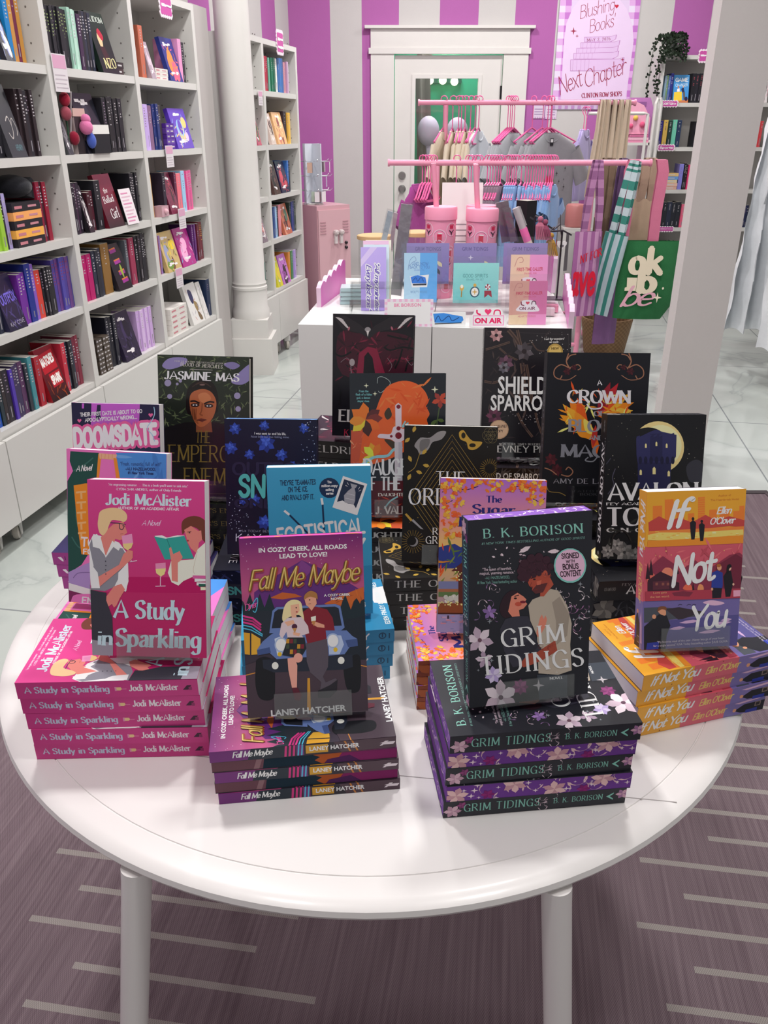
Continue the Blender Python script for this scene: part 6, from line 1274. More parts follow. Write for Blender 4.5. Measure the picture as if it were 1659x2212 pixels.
A.text('A Novel', '#eee6ea', 98, 782, 192, 776, 34, 'scriptb'); A.text('"Fresh, romantic, full of wit!"', '#2a3f78', 366, 746, 614, 750, 20, 'stick'); A.text('-ALI HAZELWOOD,', '#22356a', 396, 774, 580, 778, 16, 'stickb'); A.text('#1 New York Times', '#22356a', 412, 798, 566, 802, 15, 'stickb')
Sp = Art(asp=8); Sp.bg('#e07ab8'); Sp.poly('#6a7c98', 0, 0, 6, 0, 6, 100, 0, 100); Sp.text('A Novel', WT, 20, 70, 50, 70, 40, 'stickb')
P = book_parts(*D, A, Sp, '#c9509a', '#e07ab8', '#e2e0e0')
display('Ptango', P, D, pose, (-.456, .938), -2, 'sssss', 'green orange blue paperback', 'left, behind pink stack', .838, ((.006, 0, 0), (.004, 0, .4), (.003, .001, -.3), (.0, 0, .2), (0, 0, 0)))

# ---- 7 dark fantasy hardcover with a woman's face
pose, D = setup((-.386, 1.296, .8745, -6.4, 14.4), .157, .2375, 5)
A = cover_art(pose, D[0], D[1], C5B, 9)
A.bg('#2a3226', '#1b1a18'); A.scatter(230, ['#4b5a3a', '#38452d', '#5d6b48', '#232c1e', '#6a7450'], (325, 620, 1100, 1200), 14, 34, 'blade')
A.blob('#8a80b0', 370, 700, 430, 640, 560, 640, 550, 690, 430, 730); A.blob('#8a80b0', 920, 830, 1000, 740, 1075, 690, 1085, 790, 1010, 850); A.blob('#7f76a4', 860, 690, 930, 670, 990, 700, 930, 730)
for x, y, r in ((415, 838, 27), (430, 945, 20), (968, 940, 26), (975, 1045, 22), (515, 822, 13), (490, 846, 11)): A.ell('#9a92b4', x, y, r)
A.poly('#1c1918', 325, 1300, 400, 1190, 560, 1150, 800, 1150, 960, 1200, 1120, 1300, 1120, 1900, 325, 1900)
A.blob('#1d1412', 560, 1010, 572, 890, 630, 826, 700, 806, 775, 840, 812, 930, 812, 1030, 790, 1080, 600, 1090, 566, 1060); A.line('#3a2a24', 8, 610, 870, 680, 830, 760, 870); A.line('#44302a', 6, 640, 850, 690, 836, 740, 852); A.ell('#7a5f58', 690, 852, 22, 7)
A.poly('#8a4c32', 640, 1140, 760, 1140, 770, 1230, 640, 1230); A.blob('#b0623c', 588, 970, 612, 912, 690, 886, 760, 910, 800, 980, 794, 1060, 760, 1135, 690, 1188, 640, 1164, 602, 1080); A.blob('#c67a4e', 660, 930, 720, 915, 760, 960, 720, 1000, 670, 980); A.blob('#92502f', 592, 1040, 612, 1020, 640, 1100, 660, 1165, 620, 1130)
for x, y in ((632, 1014), (742, 1020)): A.ell('#3a2018', x, y, 36, 16); A.ell('#cfd0d0', x, y, 20, 7); A.ell('#223', x, y, 8, 7)
A.line('#22120e', 13, 594, 985, 630, 982, 668, 1000); A.line('#22120e', 13, 704, 1006, 744, 988, 786, 992); A.line('#8a4a2c', 10, 690, 1000, 684, 1060, 672, 1086, 694, 1096); A.poly('#74382e', 644, 1132, 680, 1118, 724, 1130, 690, 1150); A.line('#3a1410', 4, 644, 1134, 724, 1132, sm=False)
for k in range(3): A.line('#3a1812', 4, 616 + k * 12, 1040, 612 + k * 13, 1130, sm=False)
A.text('FROM THE NEW YORK TIMES BESTSELLING AUTHOR OF', '#c9c4bc', 470, 668, 882, 690, 11, 'roman'); A.text('BLOOD OF HERCULES', '#d6d0c8', 517, 702, 850, 724, 28, 'roman'); A.line('#c9c4bc', 3, 590, 728, 772, 736, sm=False); A.text('JASMINE MAS', '#f0ebe4', 390, 804, 982, 828, 64, 'romanb')
GO = '#7d6a30'; A.text('THE', GO, 636, 1310, 752, 1314, 92, 'serif'); A.text("EMPEROR'S", GO, 418, 1462, 1096, 1470, 130, 'serif'); A.text('ENEMY', GO, 540, 1646, 960, 1652, 130, 'serif'); A.line('#5a5230', 4, 420, 1716, 1000, 1722, sm=False); A.text('A ROMANCE', '#4a4234', 590, 1790, 860, 1794, 22, 'roman')
Sp = Art(asp=8); Sp.bg('#1b1a1a'); Sp.line('#8a8a88', 8, 88, 50, 94, 50, sm=False); Sp.text("EMPEROR'S ENEMY", '#77683a', 15, 66, 70, 66, 34, 'serif')
P = book_parts(*D, A, Sp, '#161616', '#161616', '#e2dcd2', hard=True, mt='gloss')
display('Hemp', P, D, pose, (-.402, 1.288), -3, 'sssss', 'dark hardcover with woman\'s face', 'back left of table', .868, ((.004, 0, 0), (.0, 0, 1), (.003, 0, -.5), (0, 0, .3), (0, 0, 0)))

# ---- 8 midnight blue flower paperback
pose, D = setup((-.243, 1.125, .8485, -2.1, 15.0), .1397, .2095, 4)
A = cover_art(pose, D[0], D[1], C5, 6)
A.bg('#161730', '#0f0f1e')
for x, y, r in ((1250, 612, 60), (1036, 640, 44), (1150, 680, 34), (1345, 682, 40), (1062, 524, 40), (1410, 742, 26), (1240, 1092, 48), (1480, 520, 34), (1240, 505, 34), (1110, 960, 30), (1180, 955, 40)):
    A.flower('#2f48a4', '#22347e', x, y, r, 7, x); A.flower('#4866c4', '#3652b0', x, y - r * .2, r * .55, 6, y)
A.scatter(110, ['#c9d2e8', '#8f9cc4'], (1460, 480, 1555, 1100), 1, 3.6); A.scatter(50, ['#c9d2e8'], (1010, 900, 1150, 1150), 1, 3.4); A.text('I was sent to end his life.', '#dfe2ec', 1180, 558, 1372, 562, 15, 'sans', .01); A.text('Now love has me risking mine.', '#8f97b4', 1160, 577, 1392, 581, 13, 'sans')
A.text('OUTFOX', '#282640', 1046, 800, 1510, 806, 70, 'stickb'); A.text('ONE', '#24223a', 1060, 1000, 1300, 1004, 50, 'stickb'); A.text('SNIPE', '#55b8ae', 1086, 932, 1440, 938, 124, 'stickb')
A.text('USA TODAY BESTSELLING', '#a8a6b4', 1085, 1150, 1380, 1154, 13, 'line'); A.text('KAY COVE', '#dedce4', 1064, 1206, 1470, 1212, 44, 'line')
Sp = Art(seed=3, asp=8); Sp.bg('#131427'); Sp.text('SNIPE', '#3f8f8a', 8, 72, 34, 72, 52, 'stickb'); Sp.scatter(20, ['#6f7ab0'], (30, 10, 100, 90), .3, .8)
Fo = Art(seed=4, asp=8); Fo.bg('#16182c'); Fo.scatter(30, ['#2a2f58', '#3a3f66'], (0, 0, 100, 100), 2, 6, 'blade'); Fo.scatter(16, ['#7a80a4'], (0, 0, 100, 100), .3, .7)
He = Art(asp=6); He.bg('#5f82b4'); He.scatter(12, ['#86a6cc', '#4a6ca4'], (0, 0, 100, 100), 10, 22, 'blade')
P = book_parts(*D, A, Sp, '#131427', '#131427', '#16182c', fore=Fo, head=He)
display('Psnipe', P, D, pose, (-.262, 1.096), 0, 'sfsf', 'midnight blue flower paperback', 'left of table centre', .842, ((.009, 0, 0), (.004, 0, .3), (.003, 0, -.3), (0, 0, 0)))

# ---- 9 sky blue paperback
pose, D = setup((-.155, .972, .832, 3.1, 12.2), .1397, .2095, 4)
A = cover_art(pose, D[0], D[1], PX, 6)
A.bg('#3fa0c8', '#3a98c2'); NV = '#1d3252'
A.text("THEY'RE TEAMMATES", NV, 605, 1048.5, 682, 1046, 10, 'stickb'); A.text('ON THE ICE.', NV, 622.5, 1063, 665, 1061, 10, 'stickb'); A.text('AND RIVALS OFF IT.', NV, 609, 1080.5, 678.7, 1078, 10, 'stickb')
A.ell(NV, 711.6, 1054, 22)
for t, x0, x1, y in (('The', 707, 716, 1044), ('million-copy', 694.5, 729, 1052), ('selling', 703.5, 721, 1060.5), ('series', 704.5, 720, 1068.5)): A.text(t, WT, x0, y, x1, y - .5, 5, 'stickb')
A.poly('#ebe7e4', 741, 1028, 793.5, 1045.5, 771.6, 1113, 718, 1096); A.poly('#26324a', 743.4, 1035, 787, 1049, 769, 1097.5, 728, 1084); A.poly('#ebe7e4', 728, 1084, 740, 1081, 752, 1088, 764, 1090, 769, 1098)
G1 = '#9d9ea6'; A.poly(G1, 757, 1044, 772, 1048, 769, 1053, 766, 1055, 768, 1064, 767, 1082, 764, 1090, 744, 1085, 743, 1070, 752, 1060, 760, 1054); A.line('#c9cad0', 1, 750, 1066, 766, 1070, sm=False); A.line('#c9cad0', 1, 746, 1076, 765, 1080, sm=False)
for a, b, c, d in ((750, 1042, 753, 1047), (746, 1048, 751, 1051), (777, 1052, 774, 1057), (780, 1058, 775, 1061)): A.line('#d8d8dc', .9, a, b, c, d, sm=False)
A.line(NV, 4, 697, 1090, 702, 1180, sm=False); A.line(WT, 5, 694.5, 1076, 697, 1090, sm=False); A.line(NV, 4, 626, 1113, 685, 1172, sm=False); A.line(WT, 5, 614, 1103, 625, 1112, sm=False)
A.text('EGOTISTICAL', '#eceae8', 601, 1173, 788, 1149.5, 30, 'stickb'); A.text('PUCKBOY', '#eceae8', 605, 1214, 790, 1196, 32, 'stickb')
A.poly('#2f88b4', 586, 1240, 810, 1220, 810, 1340, 586, 1340); A.poly('#e6e4e2', 700, 1300, 760, 1290, 775, 1340, 690, 1345); A.text('EDEN FINLEY & SAXON JAMES', '#d9e4ea', 610, 1325, 790, 1310, 9, 'stickb')
Sp = Art(asp=8); Sp.bg('#2f7fa8'); Sp.text('EGOTISTICAL PUCKBOY', '#dfe4e8', 8, 68, 83, 68, 42, 'stickb'); Sp.ell('#1c4560', 92, 48, 2.6, 26); Sp.ell('#2f7fa8', 92, 48, 1.8, 17); Sp.line('#1c4560', 1, 92, 30, 92, 60, sm=False); Sp.poly('#1c4560', 96.2, 30, 97, 30, 97, 72, 96.2, 72)
P = book_parts(*D, A, Sp, '#3590ba', '#3590ba', '#e6e4e4')
display('Pego', P, D, pose, (-.193, .928), 8, 'ssss', 'sky blue paperback', 'behind the purple stack', .826, ((-.006, 0, 0), (-.002, 0, .3), (-.001, .001, -.2), (0, 0, 0)))

# ---- 10 black hardcover with a raven and red edges
pose, D = setup((-.103, 1.538, .8955, -5.3, 12.9), .157, .235, 4)
A = cover_art(pose, D[0], D[1], CK, 5)
A.bg('#17131a', '#0f0e14'); A.blob('#3a1020', 90, 330, 200, 280, 320, 300, 460, 300, 600, 360, 610, 560, 400, 600, 120, 580); A.scatter(60, ['#541428', '#2a0e1a', '#6d1c34', '#1a0f16'], (70, 270, 600, 600), 18, 44, 'blade')
A.poly('#7a1a36', 210, 620, 232, 440, 290, 395, 350, 410, 400, 560, 420, 640); A.poly('#120d14', 256, 640, 268, 460, 292, 430, 322, 470, 350, 640); A.ell('#9a8f92', 186, 500, 18, 24); A.line('#8a8088', 4, 178, 520, 182, 590)
A.poly('#241f24', 60, 195, 140, 190, 240, 250, 290, 300, 340, 255, 440, 200, 600, 190, 560, 250, 440, 280, 350, 300, 300, 345, 250, 310, 120, 280)
for k in range(5): A.petal('#bfb8b8', 75 + k * 12, 200 + k * 9, 62, 13, .35 + k * .1); A.petal('#bfb8b8', 590 - k * 14, 200 + k * 9, 66, 13, 2.8 - k * .1)
A.petal('#a05a68', 170, 262, 30, 14, 1.9); A.petal('#a05a68', 445, 260, 30, 14, 1.2); A.ell('#8f8a8c', 290, 282, 20, 16); A.poly('#c9c4c2', 280, 290, 300, 290, 290, 330)
for P_ in ((70, 440, 120, 460, 180, 430), (600, 410, 520, 400, 440, 420, 400, 400), (520, 410, 500, 480, 470, 540), (560, 350, 500, 340, 420, 320), (620, 480, 560, 500, 540, 560), (80, 640, 110, 700, 100, 780)): A.line('#0b090d', 11, *P_)
for P_ in ((420, 470, 450, 520, 430, 560), (110, 500, 150, 470, 170, 490), (540, 470, 580, 520, 600, 480)): A.line('#7a6a72', 3, *P_)
A.text('ELDRITCH', '#a9a6a6', 97, 890, 560, 905, 76, 'romanb'); A.text('K', '#8a1f34', 132, 988, 162, 990, 44, 'roman')
Sp = Art(seed=4, asp=8); Sp.bg('#141317'); Sp.text('ELDRITCH', '#a5a3a2', 14, 66, 70, 66, 40, 'roman')
P = book_parts(*D, A, Sp, '#141317', '#131216', '#a8505a', hard=True, mt='gloss')
display('Held', P, D, pose, (-.17, 1.555), -12, 'ssss', 'black raven hardcover', 'very back of table', .876, ((.002, 0, 0), (0, 0, 2), (.003, 0, -1), (0, 0, 0)))

# ---- 11 dark hardcover with the orange silhouette and sword
pose, D = setup((-.056, 1.249, .8555, .4, 14.6), .158, .237, 4)
A = cover_art(pose, D[0], D[1], CK, 5)
A.bg('#20252c', '#23222a'); A.line('#a8b4b0', 3, 352, 640, 360, 600, 400, 600, 440, 640, 380, 700, 360, 690)
A.blob('#e8602c', 335, 830, 372, 740, 420, 660, 520, 622, 610, 640, 668, 690, 690, 745, 672, 780, 700, 840, 682, 880, 690, 930, 640, 1010, 520, 1100, 380, 1160, 250, 1180, 200, 1080, 260, 900); A.scatter(26, ['#f0773c', '#d8501f'], (380, 660, 660, 900), 20, 46, 'blade')
A.poly('#c9583a', 180, 950, 260, 960, 230, 1180, 175, 1200); A.scatter(16, ['#e89a70', '#d86a44'], (180, 960, 330, 1200), 10, 30, 'blade')
for a, c in ((-2.5, '#e8752c'), (-1.7, '#e8752c'), (-.6, '#5a2a2c'), (-.1, '#7a3430'), (.6, '#e06a2c'), (1.4, '#4a2a24'), (2.4, '#e8c83c'), (3.0, '#ee8a34')): A.petal(c, 275, 880, 115, 64, a)
for a, c in ((-1.8, '#f0a030'), (-1.1, '#e8752c'), (-2.4, '#dce04a'), (.2, '#d85a2c'), (2.6, '#d8d84a')): A.petal(c, 330, 1120, 90, 50, a)
A.flower('#9a3a34', '#c04a34', 770, 750, 58, 5, .3); A.line('#4a5a38', 8, 765, 800, 750, 900, 740, 1000); A.petal('#55683a', 750, 880, 60, 26, 2.4); A.petal('#55683a', 750, 880, 50, 24, .2); A.blob('#3f3428', 400, 1010, 470, 1030, 500, 1110, 440, 1060); A.blob('#3f3428', 430, 800, 450, 850, 420, 880, 400, 840)
A.line('#8fc6cc', 18, 250, 1180, 330, 1130, 420, 1120, 460, 1080, 520, 1060); A.line('#8fc6cc', 10, 540, 890, 520, 930, 560, 900)
SW = '#dccbd4'; A.poly(SW, 472, 785, 492, 768, 514, 785, 514, 930, 474, 930); A.blob(SW, 360, 1000, 372, 975, 440, 975, 460, 930, 490, 925, 520, 940, 640, 960, 650, 990, 540, 1010, 492, 1040, 440, 1010); A.poly('#cfc6cc', 468, 1030, 520, 1030, 520, 1400, 494, 1442, 470, 1400); A.poly('#b9b2bc', 494, 1030, 520, 1030, 520, 1400, 494, 1442)
for x, y, r in ((494, 794, 14), (494, 938, 14), (494, 986, 22), (446, 990, 9)): A.ell('#7a1428', x, y, r)
A.star('#f0e4c0', 280, 655, 17); A.star('#f0e4c0', 338, 708, 16); A.star('#f0e4c0', 735, 680, 24)
for k, t in enumerate(('From the', 'flesh of a fallen', 'god, a demon', 'slayer rises.')): A.text(t, '#6aa8aa', (232, 210, 216, 222)[k], 697 + k * 22, (294, 318, 306, 302)[k], 697 + k * 22, 12, 'stickb')
A.poly('#521a24', 160, 1290, 830, 1280, 830, 1560, 160, 1560); A.scatter(40, ['#b03a2c', '#8a2426', '#6a1c22'], (180, 1400, 800, 1470), 14, 34, 'blade')
A.text('DAUGHTERS', '#ece9e4', 262, 1246, 780, 1246, 104, 'serifb'); A.text('OF THE', '#ece9e4', 254, 1346, 512, 1346, 84, 'serifb'); A.text('DAUGHTERS OF', '#d8d0c8', 360, 1388, 640, 1386, 20, 'romanb'); A.line('#8fc6cc', 10, 400, 1470, 440, 1420, 490, 1390); A.text('R. J. VALLDEPERAS', '#e0d8d4', 272, 1504, 800, 1504, 48, 'serifb')
Sp = Art(asp=8); Sp.bg('#1d1a1f'); Sp.text('DAUGHTERS', '#dcd8d2', 12, 66, 60, 66, 40, 'serifb')
P = book_parts(*D, A, Sp, '#1d2026', '#1d2026', '#e2dccf', hard=True, mt='gloss')
display('Hdau', P, D, pose, (-.082, 1.226), 0, 'ssss', 'dark orange-silhouette hardcover', 'centre back of table', .849, ((.004, 0, 0), (0, 0, .6), (.003, 0, -.5), (0, 0, 0)))

# ---- 12 black and gold paperback
pose, D = setup((.027, 1.112, .8425, -3.7, 15.8), .1397, .2095, 4)
A = cover_art(pose, D[0], D[1], CK, 8)
A.bg('#1b1917', '#181614'); GD = '#a2843c'
for k in range(8):
    s = 1 - k * .1; A.line(GD, 3.2 if k % 2 == 0 else 2.2, 850 - 290 * s, 1400, 850, 1400 - 420 * s, 850 + 290 * s, 1400, 850, 1400 + 420 * s, 850 - 290 * s, 1400, sm=False)
A.blob('#8d8988', 600, 1050, 640, 1000, 700, 1000, 760, 960, 810, 960, 780, 1010, 720, 1030, 690, 1080, 640, 1112, 620, 1080); A.blob('#6a6766', 640, 1020, 700, 1010, 690, 1060, 640, 1090)
A.blob('#b8923c', 896, 965, 925, 950, 950, 985, 985, 1020, 1050, 1030, 1010, 1075, 960, 1076, 945, 1030, 905, 1010); A.ell('#241f16', 925, 985, 14, 20); A.ell('#241f16', 985, 1050, 22, 13)
A.line(GD, 4, 560, 1230, 600, 1200, 620, 1150, 640, 1090)
for x, y, a in ((580, 1160, -2), (610, 1220, .4), (655, 1180, .2), (650, 1110, -.8), (575, 1240, 2), (590, 965, -1.2), (570, 1000, 2.4)): A.petal('#b8963f', x, y, 46, 24, a)
for k in range(24): A.line(GD, 2, 1100 + 34 * cos(k * .262), 1205 + 34 * sin(k * .262), 1100 + 66 * cos(k * .262), 1205 + 66 * sin(k * .262), sm=False); A.line(GD, 2, 590 + 40 * cos(k * .262), 1690 + 40 * sin(k * .262), 590 + 78 * cos(k * .262), 1690 + 78 * sin(k * .262), sm=False)
A.ell('#8d8988', 592, 1690, 32); A.ell('#141210', 582, 1684, 30)
for k in range(7): x, y = (1105 + 26 * cos(k * 1.047), 985 + 26 * sin(k * 1.047)) if k < 6 else (1105, 985); A.line('#6f6446', 2, *[q for j in range(13) for q in (x + 28 * cos(j * .524), y + 28 * sin(j * .524))])
A.scatter(40, [GD, '#8d8988'], (560, 950, 1140, 1750), 1.5, 4); A.poly('#b8923c', 535, 1508, 548, 1502, 588, 1545, 576, 1556); A.poly('#9a9898', 580, 1550, 592, 1540, 660, 1608, 640, 1604)
A.text('THE', '#eeebe6', 740, 1312, 936, 1316, 88, 'roman'); A.text('ORDEALS', '#eeebe6', 560, 1442, 1132, 1448, 106, 'roman'); A.text('RACHEL', '#e2dfda', 720, 1642, 962, 1646, 44, 'roman'); A.text('GREENLAW', '#e2dfda', 674, 1702, 1006, 1708, 48, 'roman')
Sp = Art(asp=8); Sp.bg('#2a2829'); Sp.text('THE ORDEALS', '#c9c8c6', 8, 70, 80, 70, 50, 'roman')
P = book_parts(*D, A, Sp, '#2a2829', '#201e1c', '#e0dcd4')
display('Porder', P, D, pose, (.0, 1.08), 3.5, 'ssss', 'black gold-lined paperback', 'centre of table', .836, ((.014, 0, 0), (.008, 0, .3), (.002, 0, -.3), (-.001, 0, 0)))

# ---- 13 autumn leaf paperback
pose, D = setup((.071, .938, .8285, -3.6, 18.2), .1397, .2095, 4)
A = cover_art(pose, D[0], D[1], CS, 8)
A.bg('#a868c4', '#ee8f8c', .72, 1); A.bg('#ee8f8c', '#f2c45c', .52, .72); A.bg('#e8b45c', '#8a80b8', 0, .52)
A.poly('#2f3c84', 660, 720, 740, 700, 800, 690, 850, 720, 920, 680, 1100, 720, 1300, 690, 1600, 730, 1600, 900, 660, 900); A.scatter(70, ['#e0662c', '#d8502a', '#c9802c', '#5a7438', '#7d8a3a'], (660, 740, 1500, 1000), 30, 64, 'blade')
A.poly('#7a7fa8', 660, 1010, 1500, 1010, 1500, 1080, 660, 1080); A.poly('#a86a4a', 660, 1075, 1500, 1075, 1500, 1110, 660, 1110); A.poly('#5f7a4a', 660, 1100, 1500, 1100, 1500, 1140, 660, 1140); A.scatter(14, ['#c9cac0', '#e0dccf'], (665, 1120, 860, 1180), 14, 28)
A.poly('#5a2a24', 770, 920, 860, 850, 1100, 850, 1100, 1200, 830, 1200, 830, 920); A.poly('#8a4a2a', 660, 1195, 1500, 1200, 1500, 1290, 655, 1280); A.line('#4a241c', 10, 655, 1282, 1500, 1292, sm=False)
A.scatter(22, ['#f6dc90'], (660, 1180, 860, 1220), 5, 8); A.scatter(10, ['#f6dc90'], (800, 880, 860, 1000), 5, 8); A.poly('#9a94c0', 650, 1290, 1500, 1295, 1500, 1500, 640, 1500); A.scatter(24, ['#c0a8c8', '#7f86b4', '#c98a9a'], (650, 1300, 900, 1460), 6, 12, 'bar'); A.poly('#3a2a3a', 735, 1300, 750, 1300, 750, 1330, 735, 1330)
for P_ in ((690, 250, 760, 210, 840, 190), (700, 360, 780, 320), (780, 190, 880, 230, 1000, 200), (1250, 220, 1350, 200, 1450, 230), (1440, 290, 1520, 330, 1570, 300)): A.line('#3a2a5c', 7, *P_)
LV = ['#ee7a2c', '#f0a03a', '#e85a2c', '#f4b84a', '#e06a34']
A.scatter(90, LV, (690, 140, 1590, 230), 22, 40, 'leaf'); A.scatter(60, LV, (690, 180, 850, 640), 22, 42, 'leaf'); A.scatter(24, LV, (1400, 200, 1580, 440), 22, 40, 'leaf')
A.text('The', '#2b2a74', 1066, 336, 1200, 338, 54, 'serifb'); A.text('Sugar', '#2b2a74', 950, 430, 1312, 440, 78, 'romanb'); A.text('Maple', '#2b2a74', 836, 540, 1400, 548, 78, 'romanb')
Sp = Art(seed=2, asp=8); Sp.bg('#7a3a2a'); Sp.scatter(46, ['#a85a2c', '#8a4426', '#5a2a24', '#b8702c'], (0, 0, 100, 100), 4, 9, 'leaf'); Sp.text('The Sugar Maple', '#2b2a54', 25, 70, 70, 70, 46, 'serifb')  # leaf browns darkened: shade on the stack's front put into the spine colours
P = book_parts(*D, A, Sp, '#7a4034', '#7a4034', '#e4e2e0')
display('Psugar', P, D, pose, (.045, .888), 4.4, 'ssss', 'lilac maple leaf paperback', 'behind black flowery stack', .822, ((-.001, 0, 0), (.0, 0, .4), (-.002, .001, -.3), (0, 0, 0)))

# ---- 14 dark thorny hardcover
pose, D = setup((.179, 1.427, .8935, -3.2, 15.2), .157, .235, 4)
A = cover_art(pose, D[0], D[1], CC, 8)
A.bg('#221d22', '#15141a'); A.line('#3a3236', 3, 110, 110, 100, 80, 640, 100, 640, 900, sm=False)
for P_, w in (((240, 70, 290, 130, 330, 210), 26), ((300, 70, 320, 160, 350, 260), 20), ((90, 200, 160, 180, 250, 150), 14), ((180, 190, 240, 240, 300, 270), 12), ((330, 290, 340, 400, 320, 520), 30), ((360, 300, 380, 420, 400, 560), 18), ((80, 410, 140, 420, 200, 400), 16), ((300, 620, 340, 700, 400, 780), 16), ((420, 620, 440, 700, 470, 780), 14), ((390, 140, 430, 200, 480, 210), 8)): A.line('#5a463e', w, *P_); A.line('#3c2e2a', w * .35, *P_)
A.scatter(60, ['#332a2c', '#4a3c3a', '#2a2226'], (80, 80, 480, 800), 16, 40, 'blade')
for x, y, r, c, d in ((160, 105, 46, '#c79a9a', '#a87a7c'), (222, 290, 56, '#6d4a5c', '#56384a'), (210, 320, 40, '#77727a', '#5c5862'), (345, 212, 66, '#5a5258', '#443d42'), (145, 640, 56, '#6d3a52', '#562c42')): A.flower(c, d, x, y, r, 7, x); A.ell('#2a2024', x, y, r * .25)
A.scatter(30, ['#9a9698'], (210, 600, 480, 700), 6, 12, 'petal'); A.scatter(40, ['#c9c4c4'], (380, 80, 660, 260), 1, 3)
A.text('SHIELD', '#eceaea', 170, 490, 500, 494, 112, 'sans', .02); A.text('SPARROWS', '#eceaea', 122, 602, 610, 606, 100, 'sans', .02); A.text('Feel the monsters', '#d0ccca', 480, 137, 608, 134, 13, 'serifb'); A.text('we made.', '#d0ccca', 512, 156, 576, 154, 13, 'serifb')
A.ell('#b0904a', 550, 212, 52); A.ell('#d2b264', 550, 212, 40); A.text('NEW', '#6a5020', 526, 200, 574, 198, 14, 'stickb'); A.ell('#b08e70', 178, 730, 64); A.ell('#c9a88a', 178, 730, 58); A.text('AUTOGRAPHED', '#4a3630', 128, 722, 230, 716, 17, 'romanb'); A.text('COPY', '#4a3630', 152, 752, 206, 748, 17, 'romanb')
A.text('#1 NEW YORK TIMES BESTSELLING AUTHOR', '#cac6c4', 150, 832, 600, 836, 12, 'roman'); A.text('DEVNEY PERRY', '#e0dcda', 120, 880, 610, 884, 42, 'roman')
Sp = Art(seed=9, asp=8); Sp.bg('#1a181b'); Sp.scatter(40, ['#3a3436', '#4a4444'], (0, 0, 100, 100), 3, 8, 'blade'); Sp.text('SHIELD OF SPARROWS', '#d9d6d4', 12, 64, 66, 64, 36, 'sans', .02)
P = book_parts(*D, A, Sp, '#1a181b', '#1a181b', '#e6e2da', hard=True, mt='gloss')
display('Hshield', P, D, pose, (.15, 1.412), -3, 'ssss', 'dark thorny hardcover', 'right back of table', .887, ((.0, 0, 0), (.004, 0, .6), (.001, 0, -.5), (0, 0, 0)))

# ---- 15 black hardcover with the phoenix
pose, D = setup((.250, 1.189, .9075, -2.0, 14.0), .157, .235, 5)
A = cover_art(pose, D[0], D[1], CC, 8)
A.bg('#16161e', '#121218'); CP = '#9a6a52'
for s in (1, -1):
    X = lambda x: x if s == 1 else 1680 - x
    A.line(CP, 8, X(640), 225, X(625), 280, X(650), 330); A.line(CP, 7, X(690), 230, X(650), 240, X(630), 270); A.line(CP, 7, X(640), 320, X(590), 300, X(548), 330, X(545), 375, X(580), 396, X(596), 372); A.line(CP, 6, X(650), 320, X(700), 300, X(720), 322, X(700), 336); A.line(CP, 5, X(585), 400, X(640), 400, X(690), 370)
    A.flower('#4a1a24', '#38141c', X(630), 345, 28, 6); A.flower('#4a1a24', '#38141c', X(676), 318, 22, 6)
for a, l, c in ((-2.05, 200, '#e87a1c'), (-2.3, 180, '#f0a02c'), (-1.85, 170, '#d8581c'), (-2.6, 150, '#e8901c')): A.petal(c, 760, 740, l + 60, 60, a)
for a, l, c in ((-.35, 260, '#e8801c'), (-.6, 260, '#f0a830'), (-.8, 240, '#d8501c'), (-1.0, 260, '#b0202c'), (-.15, 240, '#f0b040'), (.05, 210, '#e0701c'), (-1.2, 240, '#8a1a2a')): A.petal(c, 830, 640, l, 60, a)
A.scatter(60, ['#f6c850', '#ee8a24', '#f8dc7a', '#d8501c'], (620, 480, 1060, 740), 16, 44, 'blade'); A.blob('#e88a24', 680, 620, 740, 650, 800, 720, 820, 800, 760, 790, 700, 760); A.blob('#f6cc60', 740, 660, 790, 700, 800, 760, 750, 740); A.petal('#d8601c', 800, 740, 160, 50, 1.4); A.petal('#b0302c', 820, 700, 150, 40, 1.7)
LG = '#dcd8dc'; A.text('A', LG, 832, 438, 860, 436, 35, 'serifb'); A.text('CROWN', LG, 632, 552, 1050, 556, 82, 'serifb'); A.line(LG, 9, 760, 560, 790, 592, 850, 588, 860, 560, 836, 540); A.text('OF', '#9a96a0', 806, 640, 880, 640, 32, 'serifb'); A.text('BLOOD', '#8c8c96', 640, 742, 1010, 746, 76, 'serifb'); A.text('AND', '#8c8c96', 776, 800, 870, 801, 30, 'serifb'); A.text('MAGIC', '#7f8089', 590, 911, 1030, 915, 80, 'serifb'); A.line('#7f8089', 8, 770, 914, 750, 936, 800, 942, 830, 912)
A.flower('#5a1c26', '#441620', 524, 930, 44, 7); A.flower('#4e1822', '#3a1018', 560, 1000, 44, 7, .4); A.line(CP, 7, 480, 985, 520, 1000, 560, 1030); A.line(CP, 7, 590, 1030, 640, 1040, 668, 1010, 640, 980, 620, 1000); A.text('AMY DE LA', '#8e8b94', 540, 1088, 870, 1090, 32, 'roman'); A.text('FATED FOR HER', '#45434a', 676, 1146, 1000, 1148, 15, 'roman'); A.text('BOOK TWO', '#5a585e', 716, 1168, 940, 1170, 15, 'roman')
A.line('#8a7038', 5, 490, 1090, 510, 1140, 580, 1150, 620, 1170)
Sp = Art(asp=8); Sp.bg('#14141a'); Sp.text('CROWN OF BLOOD', '#5a5860', 14, 62, 66, 62, 32, 'serifb')
He = Art(seed=3, asp=6); He.bg('#e09a2c'); He.poly('#8a2430', 0, 0, 30, 0, 30, 100, 0, 100); He.scatter(20, ['#4a1a1c', '#2a1418', '#e8b050'], (20, 10, 100, 90), 4, 9, 'blade')
P = book_parts(*D, A, Sp, '#14141a', '#15151c', '#d8922c', hard=True, head=He, fore=He)
